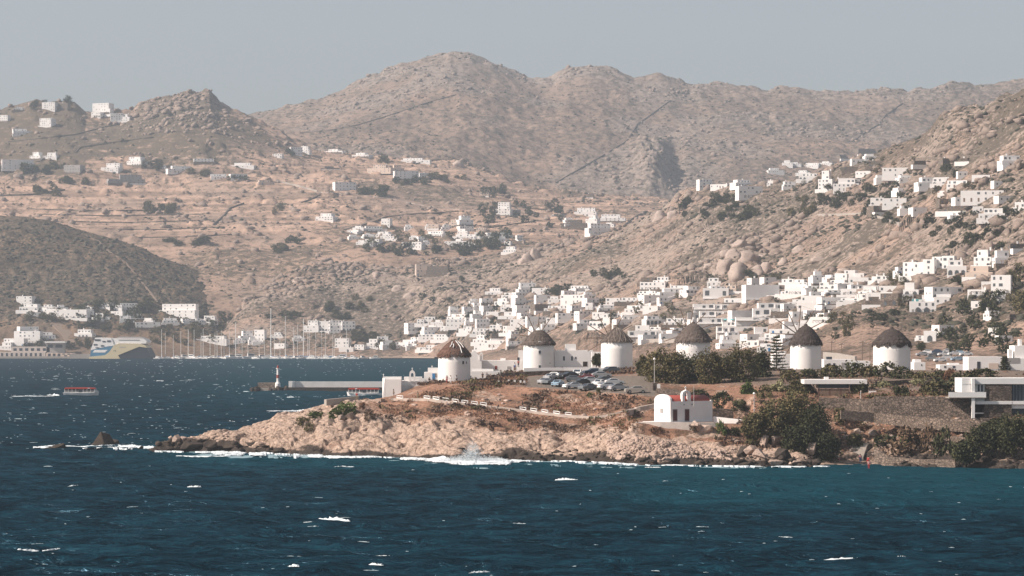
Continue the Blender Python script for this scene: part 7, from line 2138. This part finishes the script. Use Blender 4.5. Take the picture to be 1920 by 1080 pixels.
# ------------------------------------------------------------------ poles, pillar, steps
def pole(name, x, yt, yb, D, r, mat, label, cat, head=None, group=None):
    p = at(x, yb, D) if D else pick(x, yb); s = p.y / F; h = (yb - yt) * s
    t = empty(name, p, 0, label, cat, group)
    MB().tube((0, 0, -.6), (0, 0, h), r, r * .7, 8).build('post', MAT[mat], t)
    if head == 'lamp':
        MB().lathe([(.12, h), (.3, h + .15), (.12, h + .5)], 8).build('lamp_head', MAT['white'], t)
    elif head == 'cross':
        MB().box(-.9, .9, -.06, .06, h - .5, h - .35).build('crossarm', MAT['wood'], t)
        for q in (-.7, .7): MB().lathe([(.06, h - .35), (.08, h - .15)], 6, Matrix.Translation((q, 0, 0))).build('insulator', MAT['white'], t)
    elif head == 'arm':
        MB().tube((0, 0, h), (.9, 0, h + .15), .05, n=6).build('lamp_arm', MAT[mat], t)
        MB().box(.7, 1.2, -.1, .1, h + .08, h + .18).build('lamp_head', MAT['white'], t)
    return t
pole('lamp_post', 1227, 675, 741, 572, .085, 'pole', 'tall pale pole rising before the leftmost tamarisk', 'lamp post', 'lamp')
t, p, s_ = bld('meter_pillar', 'stone meter pillar with a white box at the foot of the tall pale pole', 'pillar', 1229, 742, 571, [(1224, 1234, 718, 742, 0, .9), (1232, 1238, 720, 731, -.2, .3, 'white_box', 'white')], mat='stone_near', panes=((1225.5, 1228.5, 723, 730, 0, 'dark_wood_and_opening', 'meter_door'),))
pole('flagpole', 1301, 723, 757, 533, .05, 'pole', 'thin pale pole standing behind the chapel bell gable', 'pole')
pole('lamp_post', 1414, 740, 782, 540, .09, 'pole', 'white garden lamp pole among the shore tamarisks', 'lamp post', 'lamp')
pole('lamp_post', 1614, 732, 771, 537, .10, 'pole', 'slender white pole on the reddish garden wall', 'lamp post')
pole('lamp_post', 1492, 694, 709, 596, .09, 'pole', 'short lamp post under the shaggy windmill', 'lamp post', 'lamp')
pole('lamp_post', 1711, 731, 745, 546, .12, 'pole', 'short white post on the garden terrace', 'lamp post')
for i, x in enumerate((1559, 1578, 1617, 1631)):
    pole('utility_pole', x, 639 + (i % 2) * 4, 674, 820, .13, 'wood', ['utility pole right behind the shaggy windmill cap', 'utility pole second from the shaggy windmill', 'utility pole third from the shaggy windmill', 'utility pole nearest the broadest windmill'][i], 'utility pole', 'cross', 'utility poles on the brown knoll')
t = empty('stairway', pick(1612, 846), R(-20), 'pale stone steps going down to the small beach', 'steps')
for i in range(11):
    MB().box(-1.6, 1.6, i * -.42, i * -.42 + .42, -1.6 - i * .2, 1.6 - i * .24).build('step', MAT['concrete'], t)
t, p, s_ = bld('planter', 'white box planter with square holes right of the beach house', 'planter', 1636, 744, 546, [(1629, 1633, 733, 744, 0, .4), (1633, 1643, 733, 736, 0, .4)])
strip('beach', [(1538, 868), (1570, 870), (1610, 871), (1645, 871)], 4.5, plain('beach_sand', (.42, .30, .23), .95, .12, .6), lift=.06)

# cars far behind the broadest windmill
fc = [(1730,668,'silver'),(1742,664,'white'),(1752,669,'grey'),(1760,663,'dark blue'),(1771,668,'white'),(1780,662,'silver'),(1790,667,'white'),(1802,665,'pale blue'),(1812,668,'white'),(1748,676,'grey'),(1764,679,'white'),(1778,674,'silver'),(1796,677,'pale blue')]
for i, (x, y, c) in enumerate(fc):
    place_car(new_car(), x, y, 10 + 160 * (i % 2), c, c + ' car in the far car lot, ' + ordw(i, len(fc)) , 1.1, 'cars in the lot behind the broadest windmill')
# parasols and loungers on the hotel terrace
for i, x in enumerate((1360, 1372, 1384, 1396, 1408, 1420, 1432)):
    p = pick(x, 607); s_ = p.y / F
    t = empty('parasol', p + Vector((0, -2.2, .0)), 0, ('pale' if i % 2 else 'greenish') + ' parasol on the hotel terrace, ' + ordw(i, 7), 'parasol', 'parasols on the hotel terrace')
    MB().tube((0, 0, -.5), (0, 0, 2.4), .06, n=5).build('pole', MAT['wood'], t)
    MB().lathe([(1.7, 2.1), (.1, 2.8)], 8).build('canopy', MAT['turquoise' if i < 2 else 'grey_wall'], t)
